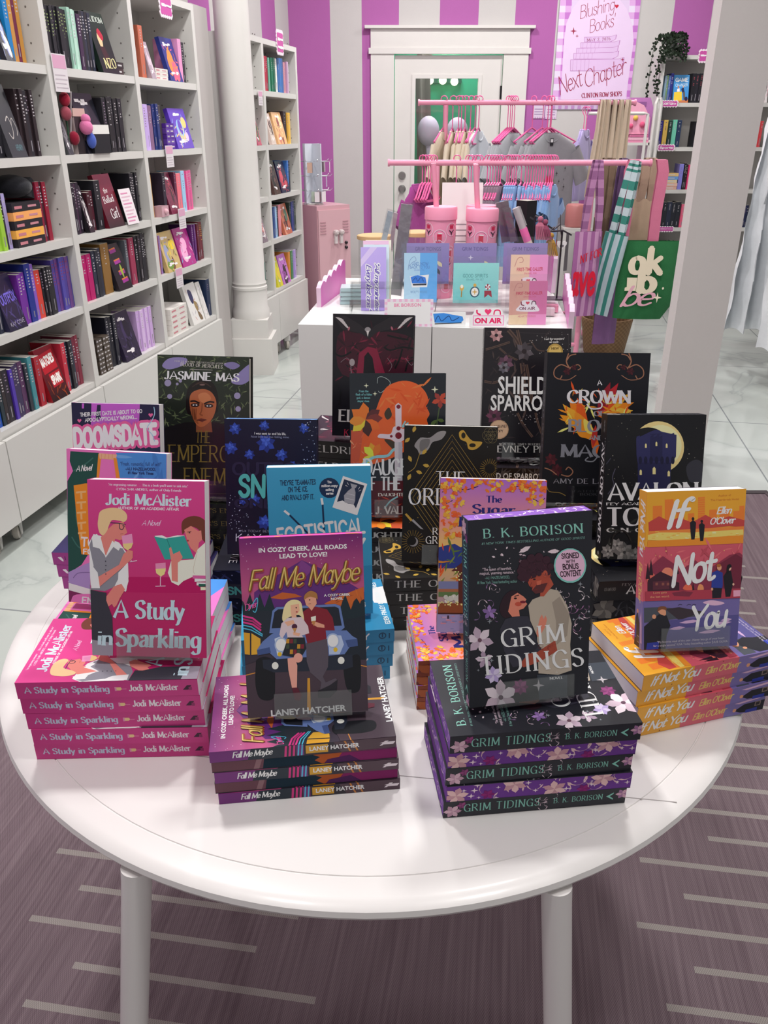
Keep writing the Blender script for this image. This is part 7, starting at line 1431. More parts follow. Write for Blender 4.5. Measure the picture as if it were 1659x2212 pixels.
display('Hcrown', P, D, pose, (.222, 1.152), 0, 'sssss', 'black phoenix hardcover', 'right of table centre', .901, ((.003, 0, 0), (.0, 0, .5), (.004, 0, -.3), (.001, 0, .2), (0, 0, 0)))

# ---- 16 black book with tower and crescent moon
pose, D = setup((.316, 1.053, .8785, .3, 14.5), .1397, .2095, 4)
A = cover_art(pose, D[0], D[1], CC, 8)
A.bg('#141419', '#1b1b1c'); A.scatter(60, ['#c9c4b0', '#8a8678'], (900, 660, 1550, 1100), 1, 3.2); A.ell('#dfca8a', 1234, 848, 172, 172, n=36); A.ell('#ecdca8', 1250, 840, 140, 140, n=30); A.ell('#141419', 1168, 868, 150, 152, n=36)
A.poly('#2c2c58', 1088, 790, 1180, 746, 1220, 730, 1262, 746, 1356, 766, 1352, 910, 1320, 960, 1312, 1120, 1098, 1120, 1098, 950, 1090, 900); A.poly('#23234a', 1180, 760, 1262, 756, 1262, 940, 1180, 940); A.poly('#232348', 1098, 950, 1316, 950, 1312, 1120, 1098, 1120)
for k in range(7): A.ell('#1a1a36', 1115 + k * 36, 935, 12, 26); A.poly('#2c2c58', 1090 + k * 38, 792 - k * 3, 1112 + k * 38, 780 - k * 3, 1112 + k * 38, 770 - k * 3, 1090 + k * 38, 778 - k * 3)
for x, y, s in ((1152, 836, 1), (1222, 824, 1), (1290, 836, 1), (1207, 1000, 1.7), (1118, 1012, 1.2), (1304, 1020, 1.3)): A.poly('#e6d494', x - 6 * s, y + 16 * s, x - 6 * s, y - 6 * s, x, y - 14 * s, x + 6 * s, y - 6 * s, x + 6 * s, y + 16 * s)
A.blob('#33333c', 1420, 980, 1480, 930, 1530, 960, 1540, 1060, 1450, 1080); A.line('#4a4858', 6, 950, 990, 930, 1050, 940, 1100, 900, 1160); A.line('#3a3848', 6, 920, 920, 890, 960)
A.scatter(24, ['#2f2f2c', '#3c3c38'], (890, 1240, 1520, 1640), 40, 80, 'blade'); A.text('AVALON', '#e4e2e2', 906, 1200, 1500, 1194, 112, 'romanb'); A.text('FEY ACADEMY FOR SPIES', '#cfcccc', 890, 1233, 1480, 1228, 17, 'romanb'); A.text('TOWER', '#dcdada', 892, 1368, 1500, 1364, 116, 'romanb'); A.text('C. N. CRAWFORD', '#c9c6c4', 893, 1412, 1500, 1410, 28, 'romanb')
for x, y, r in ((900, 1540, 50), (1010, 1545, 70), (960, 1500, 50), (1080, 1560, 50), (1150, 1560, 60), (1240, 1560, 60), (1330, 1570, 60)): A.flower('#8f8a86', '#6e6a68', x, y, r, 8, x); A.flower('#a39e99', '#7c7875', x, y, r * .6, 6, y); A.ell('#4a4746', x, y, r * .14)
A.line('#2a2624', 10, 920, 1520, 940, 1430, 1000, 1400, 1040, 1440, 1060, 1500)
Sp = Art(asp=8); Sp.bg('#18181c'); Sp.text('AVALON TOWER', '#d4d2d2', 20, 70, 90, 70, 44, 'romanb'); Sp.text('FEY ACADEMY FOR SPIES', '#8a8886', 16, 26, 60, 26, 12, 'roman'); Sp.text('CRAWFORD', '#8a8886', 4, 50, 12, 50, 16, 'roman'); Sp.ell('#9a9896', 97, 50, 1.4, 12)
Fo = Art(seed=3, asp=8); Fo.bg('#26262a'); Fo.scatter(30, ['#35353a', '#1c1c20', '#44444a'], (0, 0, 100, 100), 4, 12, 'moon'); Fo.flower('#77736e', '#5c5856', 8, 50, 9, 7)
P = book_parts(*D, A, Sp, '#18181c', '#1a1a1e', '#26262a', fore=Fo, head=Fo)
display('Pavalon', P, D, pose, (.306, 1.012), 4, 'fsfs', 'black moonlit tower paperback', 'right side of table', .872, ((.006, 0, 0), (.003, 0, .5), (-.004, .001, -1), (0, 0, 0)))
# ================================================================ books on the shelves
import colorsys
def cname(h):
    h = h.lstrip('#'); r, g, b = (int(h[i:i + 2], 16) / 255 for i in (0, 2, 4)); H_, s, v = colorsys.rgb_to_hsv(r, g, b); H_ *= 360
    if v < .2: return 'black'
    if s < .13: return 'white' if v > .78 else 'pale grey' if v > .6 else 'grey' if v > .35 else 'charcoal'
    base = 'red' if H_ < 14 or H_ > 345 else 'orange' if H_ < 36 else 'yellow' if H_ < 62 else 'green' if H_ < 150 else 'teal' if H_ < 190 else 'blue' if H_ < 240 else 'purple' if H_ < 285 else 'magenta' if H_ < 322 else 'pink'
    if base == 'orange' and v < .75: base = 'brown'
    if base == 'blue' and v < .45: base = 'navy'
    if base == 'red' and v < .55: base = 'maroon'
    if base == 'pink' and v < .45: base = 'plum'
    return ('dark ' if v < .36 and base not in ('navy', 'maroon', 'plum') else 'pale ' if v > .72 and s < .38 else '') + base
OR = ORD + ['sixteenth', 'seventeenth', 'eighteenth', 'nineteenth', 'twentieth']
OR = OR + [f'{t}-{o}' for t in ('twenty', 'thirty') for o in OR[:9]]
class Shelf:
    def __init__(s, M, place):
        s.M = M; s.P = M.translation.copy(); s.d = M.col[0].to_3d(); s.n = M.col[1].to_3d(); s.place = place
    def s_of(s, px, z, y=.03):
        a = (px - CXP) / F_PX; B = s.P + s.n * y; k = -(z - CAM_H) * sin(PITCH)
        return (a * (B.y * cos(PITCH) + k) - B.x) / (s.d.x - a * s.d.y * cos(PITCH))
    def row(s, z, where, items, mk='#b9b4b8'):
        """items: (kind, px0, px1, n, colours, height[, extra]) with pixel edges read at the shelf front"""
        idx = 0; rnd = random.Random(int(z * 1000) + len(items))
        grp = f'books on {where} of {s.place}'
        for it in items:
            kind, a, b, n, cols, h = it[:6]; ex = it[6] if len(it) > 6 else None
            if isinstance(cols, str): cols = [cols]
            x0, x1 = s.s_of(a, z), s.s_of(b, z)
            if kind == 's':
                for k in range(n):
                    idx += 1; c = cols[k % len(cols)]; w = (x1 - x0) / n; xa = x0 + w * k; hh = h * rnd.uniform(.97, 1.01); dp = rnd.uniform(.125, .14); yo = .025 + rnd.uniform(0, .012)
                    m = MB(); cc = lin(c, GAIN); pg = lin('#d9d4cc'); e = .0012
                    m.box((0, 0, 0), (w - .0008, dp, hh), cc); m.box((e, .0015, hh - .001), (w - .0008 - e, dp, hh + .0004), pg)
                    mc = lin(ex or mk, 1) if rnd.random() < .8 else lin('#8d7a90')
                    q = min(w * .32, .007); cx = (w - .0008) / 2
                    L0 = hh * rnd.uniform(.28, .5)
                    for j in range(int(L0 / .011)):
                        if rnd.random() < .2: continue
                        m.box((cx - q * rnd.uniform(.5, .7), -.0004, hh * .9 - j * .011), (cx + q * rnd.uniform(.5, .7), 0, hh * .9 - j * .011 + .0045), mc)
                    if rnd.random() < .7: m.box((cx - q * .4, -.0004, hh * .08), (cx + q * .4, 0, hh * .08 + rnd.uniform(.02, .05)), lin('#8f8a92'))
                    o = m.build('shelved_book', 'print'); o.matrix_world = s.M @ Matrix.Translation((xa, yo, z + .0005))
                    tag(o, f"{cname(c)} book spine, {OR[idx - 1]} item from left, {where}, {s.place}", 'book', grp)
            elif kind == 'f':
                idx += 1; c = cols[0]; w = abs(x1 - x0); tilt = 14
                m = MB(); m.box((0, 0, 0), (w, .022, h), lin(c, GAIN)); m.box((.001, .002, h - .001), (w - .001, .02, h + .0004), lin('#d9d4cc'))
                if callable(ex): A = ex()
                else:
                    A = Art(seed=idx + int(z * 77)); 
                    for j in range(5): A.ell(cols[(j + 1) % len(cols)], A.rnd.uniform(20, 80), A.rnd.uniform(25, 85), A.rnd.uniform(8, 22), A.rnd.uniform(8, 26))
                    A.scatter(24, cols[1:] or [c], (8, 20, 92, 92), 5, 12, 'blade')
                    for j in range(2): A.scatter(6, ['#d9d4d6'], (15, 10 + 66 * j, 60, 16 + 66 * j), 3, 5, 'bar')
                A.put(m, (0, 0, 0), (w, 0, 0), (0, 0, h), (0, -1, 0), 8e-5, 2e-4)
                o = m.build('displayed_book', 'gloss'); o.matrix_world = s.M @ Matrix.Translation((x0, .008, z + .001)) @ Matrix.Rotation(-R(tilt), 4, 'X')
                tag(o, f"{cname(c)} book facing out, {OR[idx - 1]} item from left, {where}, {s.place}", 'book', grp)
            elif kind == 'l':
                zz = z + .0005; w = abs(x1 - x0); idx += 1
                for k in range(n):
                    c = cols[k % len(cols)]; th = h / n
                    m = MB(); m.box((0, 0, 0), (w, .13, th - .0008), lin(c, GAIN)); pgc = lin('#dcd8d2')
                    if ex == 'pages': m.box((.0, -.0003, .0015), (w, 0, th - .0025), pgc)
                    m.box((w * .08, -.0006, th * .3), (w * .34, 0, th * .62), lin('#c9808a' if ex else '#b4b0b4')); m.box((w * .55, -.0006, th * .35), (w * .85, 0, th * .6), lin('#cfcacc' if not ex else '#c98a94'))
                    o = m.build('stacked_book', 'print'); o.matrix_world = s.M @ Matrix.Translation((x0 + rnd.uniform(-.004, .004), .02, zz)); zz += th
                    tag(o, f"{cname(c)} book lying flat, number {['one','two','three','four','five','six','seven','eight'][k]} up its pile, {where}, {s.place}", 'book', grp)
            elif kind == 'x':      # something else than a book, built by ex(shelf, x0, x1, z)
                idx += 1; ex(s, x0, x1, z)
def thing_on(sh, x, y, z, rot=0): return sh.M @ Matrix.Translation((x, y, z)) @ Matrix.Rotation(R(rot), 4, 'Z')
S1 = Shelf(FR1, 'left bookcase'); V = dict(n='near bay', m='middle bay', f='far bay')
BK, NV2 = '#1f1e24', '#262a3a'
def nzo():
    A = Art(); A.bg('#1d2a24', '#1c1a20'); A.text('LIDOM', '#a9b0a8', 20, 16, 92, 16, 9, 'romanb'); A.blob('#c9b08a', 30, 40, 45, 30, 55, 40, 48, 56, 34, 56); A.blob('#a8283a', 36, 34, 50, 26, 66, 38, 54, 46); A.poly('#3a2024', 28, 56, 56, 56, 70, 86, 40, 90); A.text('NZO', '#c9c28a', 26, 92, 92, 90, 16, 'romanb'); return A
def girl():
    A = Art(); A.bg('#7a1c2c', '#241a1c'); A.text('the', '#e0dcda', 36, 36, 60, 34, 9, 'serif'); A.text('Ballad', '#e6e2e0', 18, 54, 80, 52, 12, 'serif'); A.text('Girl', '#e9e6e4', 36, 84, 82, 82, 18, 'serif'); return A
def toys(s, a, b, z):
    t = thing('boxed_plush', 'clear box with pink and blue plush toy, second shelf, middle bay of left bookcase', 'toy', thing_on(s, a, .02, z)); m = MB(); m.box((0, 0, 0), (.085, .05, .15), lin('#9a8d90'), cols=[lin('#3b3236')] + [lin('#b3a4a4')] * 5); m.box((-.004, -.001, .14), (.09, .052, .17), lin('#c9a8a0')); m.build('box', 'matte', t)
    m = MB(); m.ball((.05, -.02, .10), .028, lin('#d877a6')); m.ball((.055, -.02, .13), .02, lin('#d877a6')); m.build('plush', 'cloth', t, True); m = MB(); m.ball((.075, -.022, .05), .02, lin('#4b62b8'), sz=1.5); m.build('plush', 'cloth', t, True)
def roses(s, a, b, z):
    t = thing('artificial_rose', 'red artificial rose bunch beside the boxed plush, middle bay of left bookcase', 'flower', thing_on(s, a, .03, z)); m = MB(); m.tube([(0, 0, 0), (.01, 0, .1), (.0, 0, .2)], .004, lin('#2f4a38')); m.tube([(.02, 0, 0), (.03, 0, .09), (.055, -.01, .23)], .004, lin('#a9a2a4')); m.build('stem', 'matte', t)
    for x, zz, c in ((0, .2, '#9c2038'), (.03, .06, '#8a1c34'), (-.005, .15, '#9c4a58')): m = MB(); m.ball((x, -.01, zz), .022, lin(c), sz=1.2); m.build('bloom', 'cloth', t, True)
def whiteblock(s, a, b, z):
    m = MB(); m.box((0, 0, 0), (b - a, .06, .035), lin('#e6e3df')); o = m.build('white_box', 'matte'); o.matrix_world = thing_on(s, a, -.004, z + .075); tag(o, 'small white box resting on dark books, second shelf, middle bay of left bookcase', 'box')
    m = MB(); m.box((0, 0, 0), (b - a, .06, .074), lin('#232228')); o = m.build('dark_box', 'matte'); o.matrix_world = thing_on(s, a, -.004, z + .0005); tag(o, 'dark box under the small white box, middle bay of left bookcase', 'box')
S1.row(1.665, 'top shelf, ' + V['n'], [('f', 3, 22, 1, ['#25242e', '#8a93c4', '#dcdce4'], .26), ('s', 25, 35, 1, '#1370ac', .26), ('s', 36, 44, 1, '#b07c3c', .26), ('s', 45, 52, 1, '#5c1432', .26), ('s', 53, 61, 1, '#a5742c', .26)])
S1.row(1.665, 'top shelf, ' + V['m'], [('s', 111, 160, 9, [BK, '#1c1b20'], .21, '#8fa06a'), ('s', 161, 179, 3, ['#93b8a8', '#a9c8ba'], .215), ('s', 180, 187, 1, '#3a2340', .2), ('s', 187, 210, 4, [BK, NV2], .215), ('f', 214, 250, 1, '#1d2a24', .235, nzo), ('l', 236, 264, 2, ['#3c2c2e', '#2f2628'], .05)])
S1.row(1.665, 'top shelf, ' + V['f'], [('s', 309, 318, 1, '#b0604a', .22), ('f', 320, 330, 1, ['#9c8d98', '#c9b4c0'], .16), ('l', 333, 360, 3, ['#ddd5d0'], .05, 'pages'), ('f', 362, 388, 1, ['#27347a', '#e0823c', '#c95a7a'], .2), ('s', 389, 396, 1, '#cf8ab4', .2), ('s', 396, 402, 1, '#28262e', .19)])
def dying():
    A = Art(); A.bg('#302f34', '#3a3c40'); A.line('#b0aaa6', 2, 40, 50, 60, 44, 66, 60, 48, 74, 34, 66); A.line('#b0aaa6', 1.6, 66, 56, 82, 46, 92, 60, 80, 70); A.text('HENRY', '#4f6a70', 44, 90, 86, 90, 7, 'stickb'); return A
S1.row(1.355, 'second shelf, ' + V['n'], [('s', 2, 15, 1, BK, .2), ('f', 16, 50, 1, '#302f34', .245, dying), ('s', 56, 89, 5, ['#2a2024', '#241c20', BK], .225)])
S1.row(1.355, 'second shelf, ' + V['m'], [('f', 139, 150, 1, ['#3a3a3e', '#77757a'], .2), ('x', 152, 160, 1, '#fff', .2, roses), ('x', 166, 184, 1, '#fff', .2, toys), ('x', 190, 226, 1, '#fff', .2, whiteblock), ('f', 182, 228, 1, ['#1a1a24', '#23232e', '#2a2a36'], .235), ('s', 232, 274, 5, [BK, '#1b1a1e'], .22)])
S1.row(1.355, 'second shelf, ' + V['f'], [('s', 317, 330, 2, '#b39ad0', .205), ('s', 331, 338, 1, '#7a5a78', .2), ('s', 339, 349, 2, '#27336a', .205), ('s', 350, 357, 1, '#3a3238', .2), ('l', 359, 376, 5, ['#4f2a8a', '#5c3a94'], .12), ('f', 378, 412, 1, ['#5b3cae', '#e0c070', '#c9b4e0', '#8ab0d8'], .195)])
def cap(s, a, b, z):
    m = MB(); m.ball((0, 0, 0), .075, lin('#26262c'), 10, sz=.55); m.prism([(-.02, -.02), (.11, -.06), (.15, -.045), (.06, .03)], .1, lin('#202028'), M=Matrix.Translation((0, -.05, 0))); o = m.build('baseball_hat', 'cloth', smooth=True); o.matrix_world = thing_on(s, a + .11, .09, z + .205); tag(o, 'dark folded baseball cap lying on the striped pile, third shelf, near bay of left bookcase', 'hat')
S1.row(1.05, 'third shelf, ' + V['n'], [('s', 1, 18, 2, '#8db43a', .17), ('s', 19, 25, 1, '#27242c', .2), ('s', 26, 33, 1, '#9a8fbc', .19), ('l', 35, 94, 5, ['#211f24', '#e0a24a', '#211f24', '#e09a5a', '#211f24'], .155, 'p'), ('x', 40, 80, 1, '#fff', .2, cap), ('s', 96, 118, 3, ['#7c1730', '#3a1a24', '#84182f'], .215)])
def talker(s, a, b, z):
    t = thing('shelf_card', 'tall white and pink review card leaning before the black spines, middle bay', 'card', thing_on(s, a, -.002, z) @ Matrix.Rotation(-R(12), 4, 'X')); m = MB(); w = b - a; m.box((0, 0, 0), (w, .002, .155), lin('#e9dfe4'))
    for k in range(9): m.box((w * .12, -.0005, .012 + k * .015), (w * (.85 if k % 2 else .7), 0, .018 + k * .015), lin('#d58cae' if k in (0, 1, 8, 5) else '#d9b4c4'))
    m.build('card', 'print', t)
S1.row(1.05, 'third shelf, ' + V['m'], [('s', 166, 185, 3, ['#241c28', '#3a2038'], .2), ('f', 186, 196, 1, ['#1d1a1e', '#c9c4c4'], .19), ('s', 198, 212, 2, ['#3a1620', '#451824'], .16), ('s', 214, 226, 1, BK, .2), ('f', 228, 262, 1, '#5b1322', .225, girl), ('x', 264, 288, 1, '#fff', .1, talker), ('s', 289, 307, 4, [BK, '#222026'], .215)])
def tinbox(s, a, b, z):
    m = MB(); m.box((0, 0, 0), (b - a, .05, .05), lin('#c9a0aa')); m.ball(((b - a) / 2, -.004, .025), .013, lin('#e7b9c4')); o = m.build('candle_box', 'gloss'); o.matrix_world = thing_on(s, a, -.0, z); tag(o, 'small dusty pink box at the left of the third shelf, far bay', 'box')
S1.row(1.05, 'third shelf, ' + V['f'], [('s', 333, 337, 1, '#b58a4a', .2), ('x', 339, 354, 1, '#fff', .1, tinbox), ('s', 356, 362, 1, '#2a2230', .2), ('f', 364, 382, 1, ['#6e2a40', '#9a3a4a', '#3a2028'], .205), ('s', 384, 388, 1, '#5c2a44', .2), ('s', 389, 398, 1, '#d96a78', .19), ('s', 398, 405, 1, '#8fb8d4', .2), ('s', 406, 421, 4, ['#c2467f', '#cc5a8c'], .2)])
def kay():
    A = Art(); A.bg('#2a2544', '#262434'); A.scatter(20, ['#3a3460', '#443c6c'], (10, 10, 90, 90), 8, 16, 'blade'); A.text('OUTFOX', '#6a5ec0', 10, 52, 94, 48, 16, 'stickb'); A.text('KAY COVE', '#b9b4c4', 14, 92, 92, 90, 7, 'line'); return A
S1.row(.775, 'fourth shelf, ' + V['n'], [('s', 1, 9, 1, NV2, .18), ('f', 12, 50, 1, '#2a2840', .2, kay), ('s', 52, 69, 2, '#66288a', .19), ('s', 70, 82, 1, '#1e2a7c', .215), ('s', 82, 90, 1, '#7a52ac', .21), ('s', 91, 102, 1, '#bc3a30', .18), ('s', 103, 128, 5, [BK, '#242228'], .185), ('s', 129, 166, 6, ['#473a86', '#5f3a78', '#4a4294'], .205, '#8a3a5c')])
def night():
    A = Art(); A.bg('#1c1c26', '#221c24'); 
    for y in (18, 42, 66, 84): A.poly('#8a2f80', 16 + y * .3, y - 8, 60 + y * .3, y - 10, 62 + y * .3, y, 18 + y * .3, y + 2); A.poly('#c0663a', 16 + y * .3, y - 8, 60 + y * .3, y - 10, 60 + y * .3, y - 7, 16 + y * .3, y - 5)
    A.blob('#8a9a3c', 52, 60, 60, 44, 68, 58, 62, 76); return A
S1.row(.775, 'fourth shelf, ' + V['m'], [('s', 188, 208, 2, '#a3125c', .19), ('s', 209, 230, 3, [NV2, '#20222c'], .2), ('s', 231, 247, 1, '#7c5a2c', .215), ('f', 250, 278, 1, '#1c1c26', .205, night), ('s', 283, 288, 1, '#5c6068', .21), ('s', 289, 299, 1, '#8a2f4a', .21), ('s', 300, 323, 4, [BK, '#242024'], .22)])
S1.row(.775, 'fourth shelf, ' + V['f'], [('s', 347, 354, 2, ['#b8602c', '#8a6aa8'], .19), ('f', 357, 386, 1, ['#b9a06a', '#e0c030', '#6a3a2c', '#6a8a3a', '#8a90b0'], .2), ('f', 389, 417, 1, ['#a0287a', '#e0a0c4', '#7a8ab4', '#c04a8a'], .2), ('s', 419, 429, 4, ['#5a2a6a', '#6a3a7a'], .2), ('s', 430, 443, 4, ['#5c1c2c', '#2a2228', '#6a2430'], .2, '#c9a040')])
def match():
    A = Art(); A.bg('#7a1a22', '#241618'); A.poly('#a81e28', 10, 12, 90, 8, 90, 44, 12, 48); A.text('MATCHES', '#e6dcd8', 16, 34, 84, 30, 14, 'fat'); A.poly('#a81e28', 30, 50, 92, 48, 90, 74, 32, 76); A.text('SPARK', '#e6dcd8', 36, 70, 86, 68, 14, 'fat'); A.scatter(8, ['#8a3a1c'], (20, 76, 80, 92), 6, 12, 'blade'); return A
S1.row(.45, 'bottom shelf, ' + V['n'], [('s', 0, 10, 1, '#1546a0', .2), ('s', 11, 25, 2, ['#1c2a33', '#2a2024'], .2), ('s', 26, 37, 1, '#221c26', .2), ('s', 38, 44, 1, '#472e96', .19), ('s', 45, 59, 2, '#32264a', .2), ('s', 60, 69, 1, '#4c2a4f', .2), ('s', 70, 76, 1, '#2a2e38', .19), ('s', 77, 85, 1, '#3c7c86', .205), ('s', 90, 101, 1, '#981c2a', .2), ('f', 105, 142, 1, '#8a1a22', .215, match), ('s', 147, 155, 1, '#b02a3c', .205), ('s', 156, 171, 3, [NV2, BK], .205), ('s', 172, 184, 2, ['#6a2436', '#7a2a3c'], .21)])
S1.row(.45, 'bottom shelf, ' + V['m'], [('s', 206, 212, 1, BK, .2), ('l', 214, 226, 8, ['#4a4038', '#3c342e'], .16), ('l', 228, 240, 8, ['#43392f', '#4a4038'], .16), ('s', 243, 262, 3, ['#1d1d28', '#1a1a22'], .23), ('f', 266, 298, 1, ['#2a2438', '#3a3050', '#1d1a28'], .225), ('s', 305, 334, 5, ['#b898c8', '#c4a8d0'], .2)])
def hour():
    A = Art(); A.bg('#c9c7c4', '#d2d0cc'); A.blob('#232a4c', 30, 14, 54, 18, 58, 40, 44, 50, 30, 38); A.blob('#8a744a', 54, 44, 74, 50, 76, 66, 60, 70, 52, 58); A.blob('#6d5a40', 60, 70, 80, 80, 86, 94, 64, 92); A.scatter(10, ['#9a98a0', '#b88a80'], (20, 20, 80, 90), 4, 10, 'blade'); return A
S1.row(.45, 'bottom shelf, ' + V['f'], [('l', 370, 404, 5, ['#e0dad6'], .14, 'pages'), ('f', 412, 436, 1, '#c9c7c4', .22, hour), ('f', 438, 446, 1, ['#cfccc8', '#b4b2b0'], .21), ('s', 450, 457, 1, '#1c2a48', .21)])
S2_ = Shelf(FR2, 'corner bookcase')
S2_.row(1.665, 'top shelf, right bay', [('s', 574, 581, 2, ['#a3203a', '#8a1c34'], .2), ('s', 581, 587, 2, ['#5a9a86', '#c9803c'], .195), ('s', 588, 596, 2, ['#1f6a50', '#245c48'], .2), ('s', 597, 601, 1, '#dcd8d0', .2), ('s', 601, 613, 3, ['#2c5c98', '#3468a8'], .205), ('s', 614, 626, 4, ['#b07a86', '#c08a94', '#a98aa8', '#c9c0cc'], .19)])
S2_.row(1.355, 'second shelf, right bay', [('f', 582, 591, 1, ['#c9b4ac', '#5a3a3a', '#e0d0c8'], .19), ('f', 596, 615, 1, ['#d8a878', '#8a3a3a', '#f0d0a0', '#c97a6a'], .2), ('s', 616, 622, 1, '#2c2028', .2), ('s', 623, 629, 2, ['#c99a3c', '#d8b050'], .2)])
S2_.row(1.05, 'third shelf, right bay', [('f', 588, 601, 1, ['#4a3230', '#7a5a54', '#2a2224'], .215), ('f', 604, 621, 1, ['#2a2440', '#b04050', '#c04a58'], .205), ('s', 623, 629, 2, ['#3a6ab0', '#20242e'], .2)])
S2_.row(.775, 'fourth shelf, right bay', [('s', 592, 603, 3, ['#2c4a80', '#8ab0d0', '#1f2430'], .2), ('s', 604, 609, 1, '#c9808a', .2), ('f', 611, 626, 1, ['#a8604a', '#3a2a28', '#c98a6a', '#4a6a5a'], .205), ('s', 628, 641, 4, ['#2a3a34', '#2c3a78', '#23305c'], .205)])
S2_.row(.45, 'bottom shelf, right bay', [('f', 596, 606, 1, ['#c9c030', '#d8b840', '#a8b040'], .2), ('f', 608, 623, 1, ['#b070b8', '#2a2028', '#8a4a90'], .2), ('s', 626, 641, 4, ['#c9803c', '#3f7a50', '#8a78b8', '#a890c8'], .2)])
for z, w, it in ((1.355, 'second', ('f', 551, 559, 1, ['#b0506a', '#3a5a48', '#d8c060', '#7a3a4a'], .2)), (.775, 'fourth', ('f', 563, 573, 1, ['#7a6a74', '#b0a0a8', '#c05a5a', '#dcd4d4'], .19)), (.45, 'bottom', ('s', 571, 577, 1, '#3f6a60', .2))): S2_.row(z, w + ' shelf, left bay', [it])
S3 = Shelf(FR3, 'right bookcase')
def gamec():
    A = Art(); A.bg('#4a90c8', '#3a80c0'); A.text('GAME', '#e0e6e8', 10, 24, 92, 24, 13, 'stickb'); A.text('CHANGER', '#a9c4d8', 12, 42, 92, 40, 10, 'stickb'); A.poly('#d8b83c', 6, 62, 56, 60, 60, 94, 4, 96); A.poly('#2a2c4a', 50, 50, 66, 44, 74, 62, 66, 66, 58, 62); A.poly('#5a5450', 62, 62, 76, 62, 80, 88, 70, 90); A.ell('#c9a48a', 64, 42, 4); A.poly('#dcd8d8', 24, 50, 40, 48, 42, 60, 24, 60); A.ell('#b07a60', 32, 44, 5); A.poly('#b8704a', 0, 96, 100, 88, 100, 100, 0, 100); A.ell('#2a2440', 86, 86, 10, 8); return A
S3.row(1.642, 'top shelf', [('s', 1430, 1443, 3, ['#7a94a8', '#6a8a60', '#4a62a0'], .2), ('s', 1443, 1449, 1, '#2c2f78', .215), ('f', 1451, 1484, 1, '#4a90c8', .21, gamec), ('s', 1489, 1512, 3, [BK, '#24222a'], .215, '#b0505c'), ('s', 1512, 1518, 1, '#8a2a34', .21)])
S3.row(1.31, 'second shelf', [('s', 1418, 1427, 1, '#2a2668', .205), ('s', 1428, 1437, 1, '#c0a050', .205, '#5a3a7a'), ('s', 1438, 1446, 1, '#203430', .2), ('s', 1447, 1456, 1, '#63b098', .205), ('s', 1457, 1466, 1, '#22304c', .205), ('s', 1496, 1502, 1, BK, .2)])
S3.row(.978, 'third shelf', [('l', 1410, 1460, 5, ['#c49a8c', '#d0a898', '#c9b494', '#5f8ac0', '#c9a870'], .13), ('s', 1462, 1471, 1, '#7a76c0', .2), ('s', 1472, 1480, 2, [BK, '#2c2228'], .205), ('s', 1481, 1491, 1, '#cc3a6c', .2)])
S3.row(.67, 'fourth shelf', [('s', 1404, 1426, 4, [BK, '#27252c', '#2c2a30'], .19), ('s', 1427, 1465, 4, ['#22242c', '#252a3c', '#20222a'], .205), ('s', 1466, 1475, 1, '#d05a78', .19)])
S3.row(.36, 'bottom shelf', [('l', 1408, 1440, 4, ['#4a4048', '#7a5058'], .17), ('s', 1441, 1462, 4, ['#23224a', '#2c2a5c'], .19)])
S3.row(1.642, 'top shelf, beyond the pillar', [('f', 1642, 1654, 1, ['#d9d2d2', '#c97a90', '#3a343a'], .21)])
S3.row(1.31, 'second shelf, beyond the pillar', [('s', 1626, 1630, 1, '#6aa0c8', .06), ('s', 1631, 1640, 2, ['#b83a40', '#c0444a'], .2)])
S3.row(.67, 'fourth shelf, beyond the pillar', [('s', 1598, 1610, 3, ['#1f2440', '#23284a'], .18)])
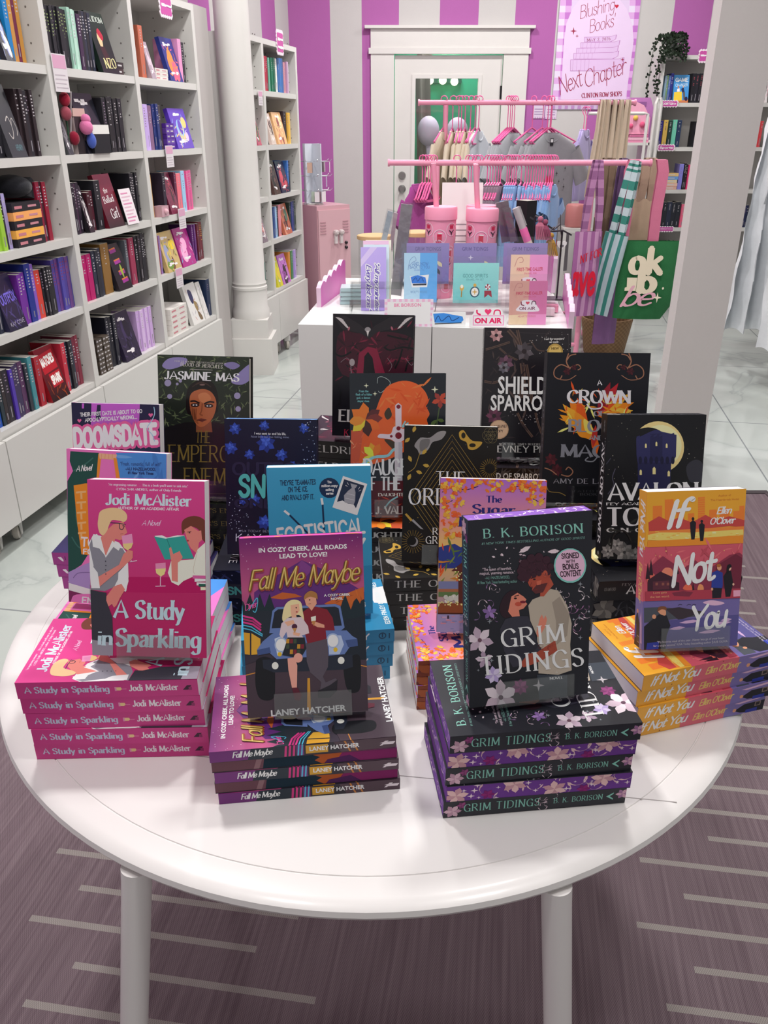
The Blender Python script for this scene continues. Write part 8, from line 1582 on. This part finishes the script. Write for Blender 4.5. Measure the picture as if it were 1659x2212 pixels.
# shelf signs and cards
def sign(sh, px, py, w, h, label, txt=None, y=-.006, kind='pink'):
    a = (px - CXP) / F_PX
    # meet the plane of the shelf front
    r = ray(px, py); nn = sh.n; P0 = sh.P + nn * y; t = (P0 - Vector((0, 0, CAM_H))).dot(nn) / r.dot(nn); c = Vector((0, 0, CAM_H)) + r * t
    m = MB()
    if kind == 'pink':
        def sc(ww, hh, e):
            P = []
            nx = max(3, round(ww / .022)); nz_ = max(2, round(hh / .022))
            for k in range(nx * 4): P.append((-ww / 2 + ww * k / (nx * 4), -hh / 2 - e * abs(sin(pi * k / 4))))
            for k in range(nz_ * 4): P.append((ww / 2 + e * abs(sin(pi * k / 4)), -hh / 2 + hh * k / (nz_ * 4)))
            for k in range(nx * 4): P.append((ww / 2 - ww * k / (nx * 4), hh / 2 + e * abs(sin(pi * k / 4))))
            for k in range(nz_ * 4): P.append((-ww / 2 - e * abs(sin(pi * k / 4)), hh / 2 - hh * k / (nz_ * 4)))
            return P
        m.prism(sc(w, h, .008), .004, lin('#ecdde6')); m.prism(sc(w * .9, h * .78, .004), .001, lin('#c553a0'), M=Matrix.Translation((0, -.001, 0)))
        A = Art()
        if txt: A.text(txt, '#f1e6ee', 10, 66, 90, 66, 34, 'stickb')
        else:
            n = 2 if h > .09 else 1
            for q in range(n): A.scatter(9, ['#eadbe6'], (8, 30 + 34 * q if n > 1 else 38, 66, 36 + 34 * q if n > 1 else 46), 5, 9, 'bar')
        A.put(m, (-w / 2, -.0012, -h / 2), (w, 0, 0), (0, 0, h), (0, -1, 0), 2e-4, 2e-4); nm = 'shelf_sign'; ct = 'sign'
    else:
        m.box((-w / 2, 0, -h / 2), (w / 2, .002, h / 2), lin('#ddd6da')); m.box((-w / 2 + .004, -.0004, h * .12), (w / 2 - .004, 0, h / 2 - .004), lin('#d9a4c0'))
        for q in range(4): m.box((-w / 2 + .008, -.0004, -h * .4 + q * h * .11), (w / 2 - .008 - .01 * (q % 2), 0, -h * .4 + q * h * .11 + .004), lin('#bfb4bc'))
        nm = 'shelf_card'; ct = 'card'
    o = m.build(nm, 'print'); M = sh.M.copy(); M.translation = c; o.matrix_world = M
    tag(o, label, ct)
sign(S1, 358, 14, .13, .085, 'pink scalloped sign on the top edge of the left bookcase, far bay')
sign(S1, 131, 158, .1, .13, 'white and pink card hanging under the top shelf, middle bay of left bookcase', kind='card')
for px, py, nm in ((367, 338, 'second'), (394, 472, 'third'), (388, 600, 'fourth')): sign(S1, px, py, .085, .1, f'white and pink card hanging under the {nm} shelf, far bay of left bookcase', kind='card')
sign(S2_, 605, 92, .12, .13, 'tall pink scalloped sign on the top edge of the corner bookcase')
sign(S2_, 563, 212, .07, .08, 'pale card hanging by the top shelf of the corner bookcase', kind='card')
sign(S3, 1446, 224, .135, .04, 'pink scalloped sign reading LGBTQIA+ under the top shelf of the right bookcase', 'LGBTQIA+')
sign(S3, 1439, 319, .135, .04, 'pink scalloped sign reading Sports under the second shelf of the right bookcase', 'Sports')
sign(S3, 1439, 495, .125, .035, 'pink scalloped sign under the fourth shelf of the right bookcase')
sign(S3, 1524, 121, .1, .085, 'pink scalloped sign at the top edge of the right bookcase, half behind the pillar')
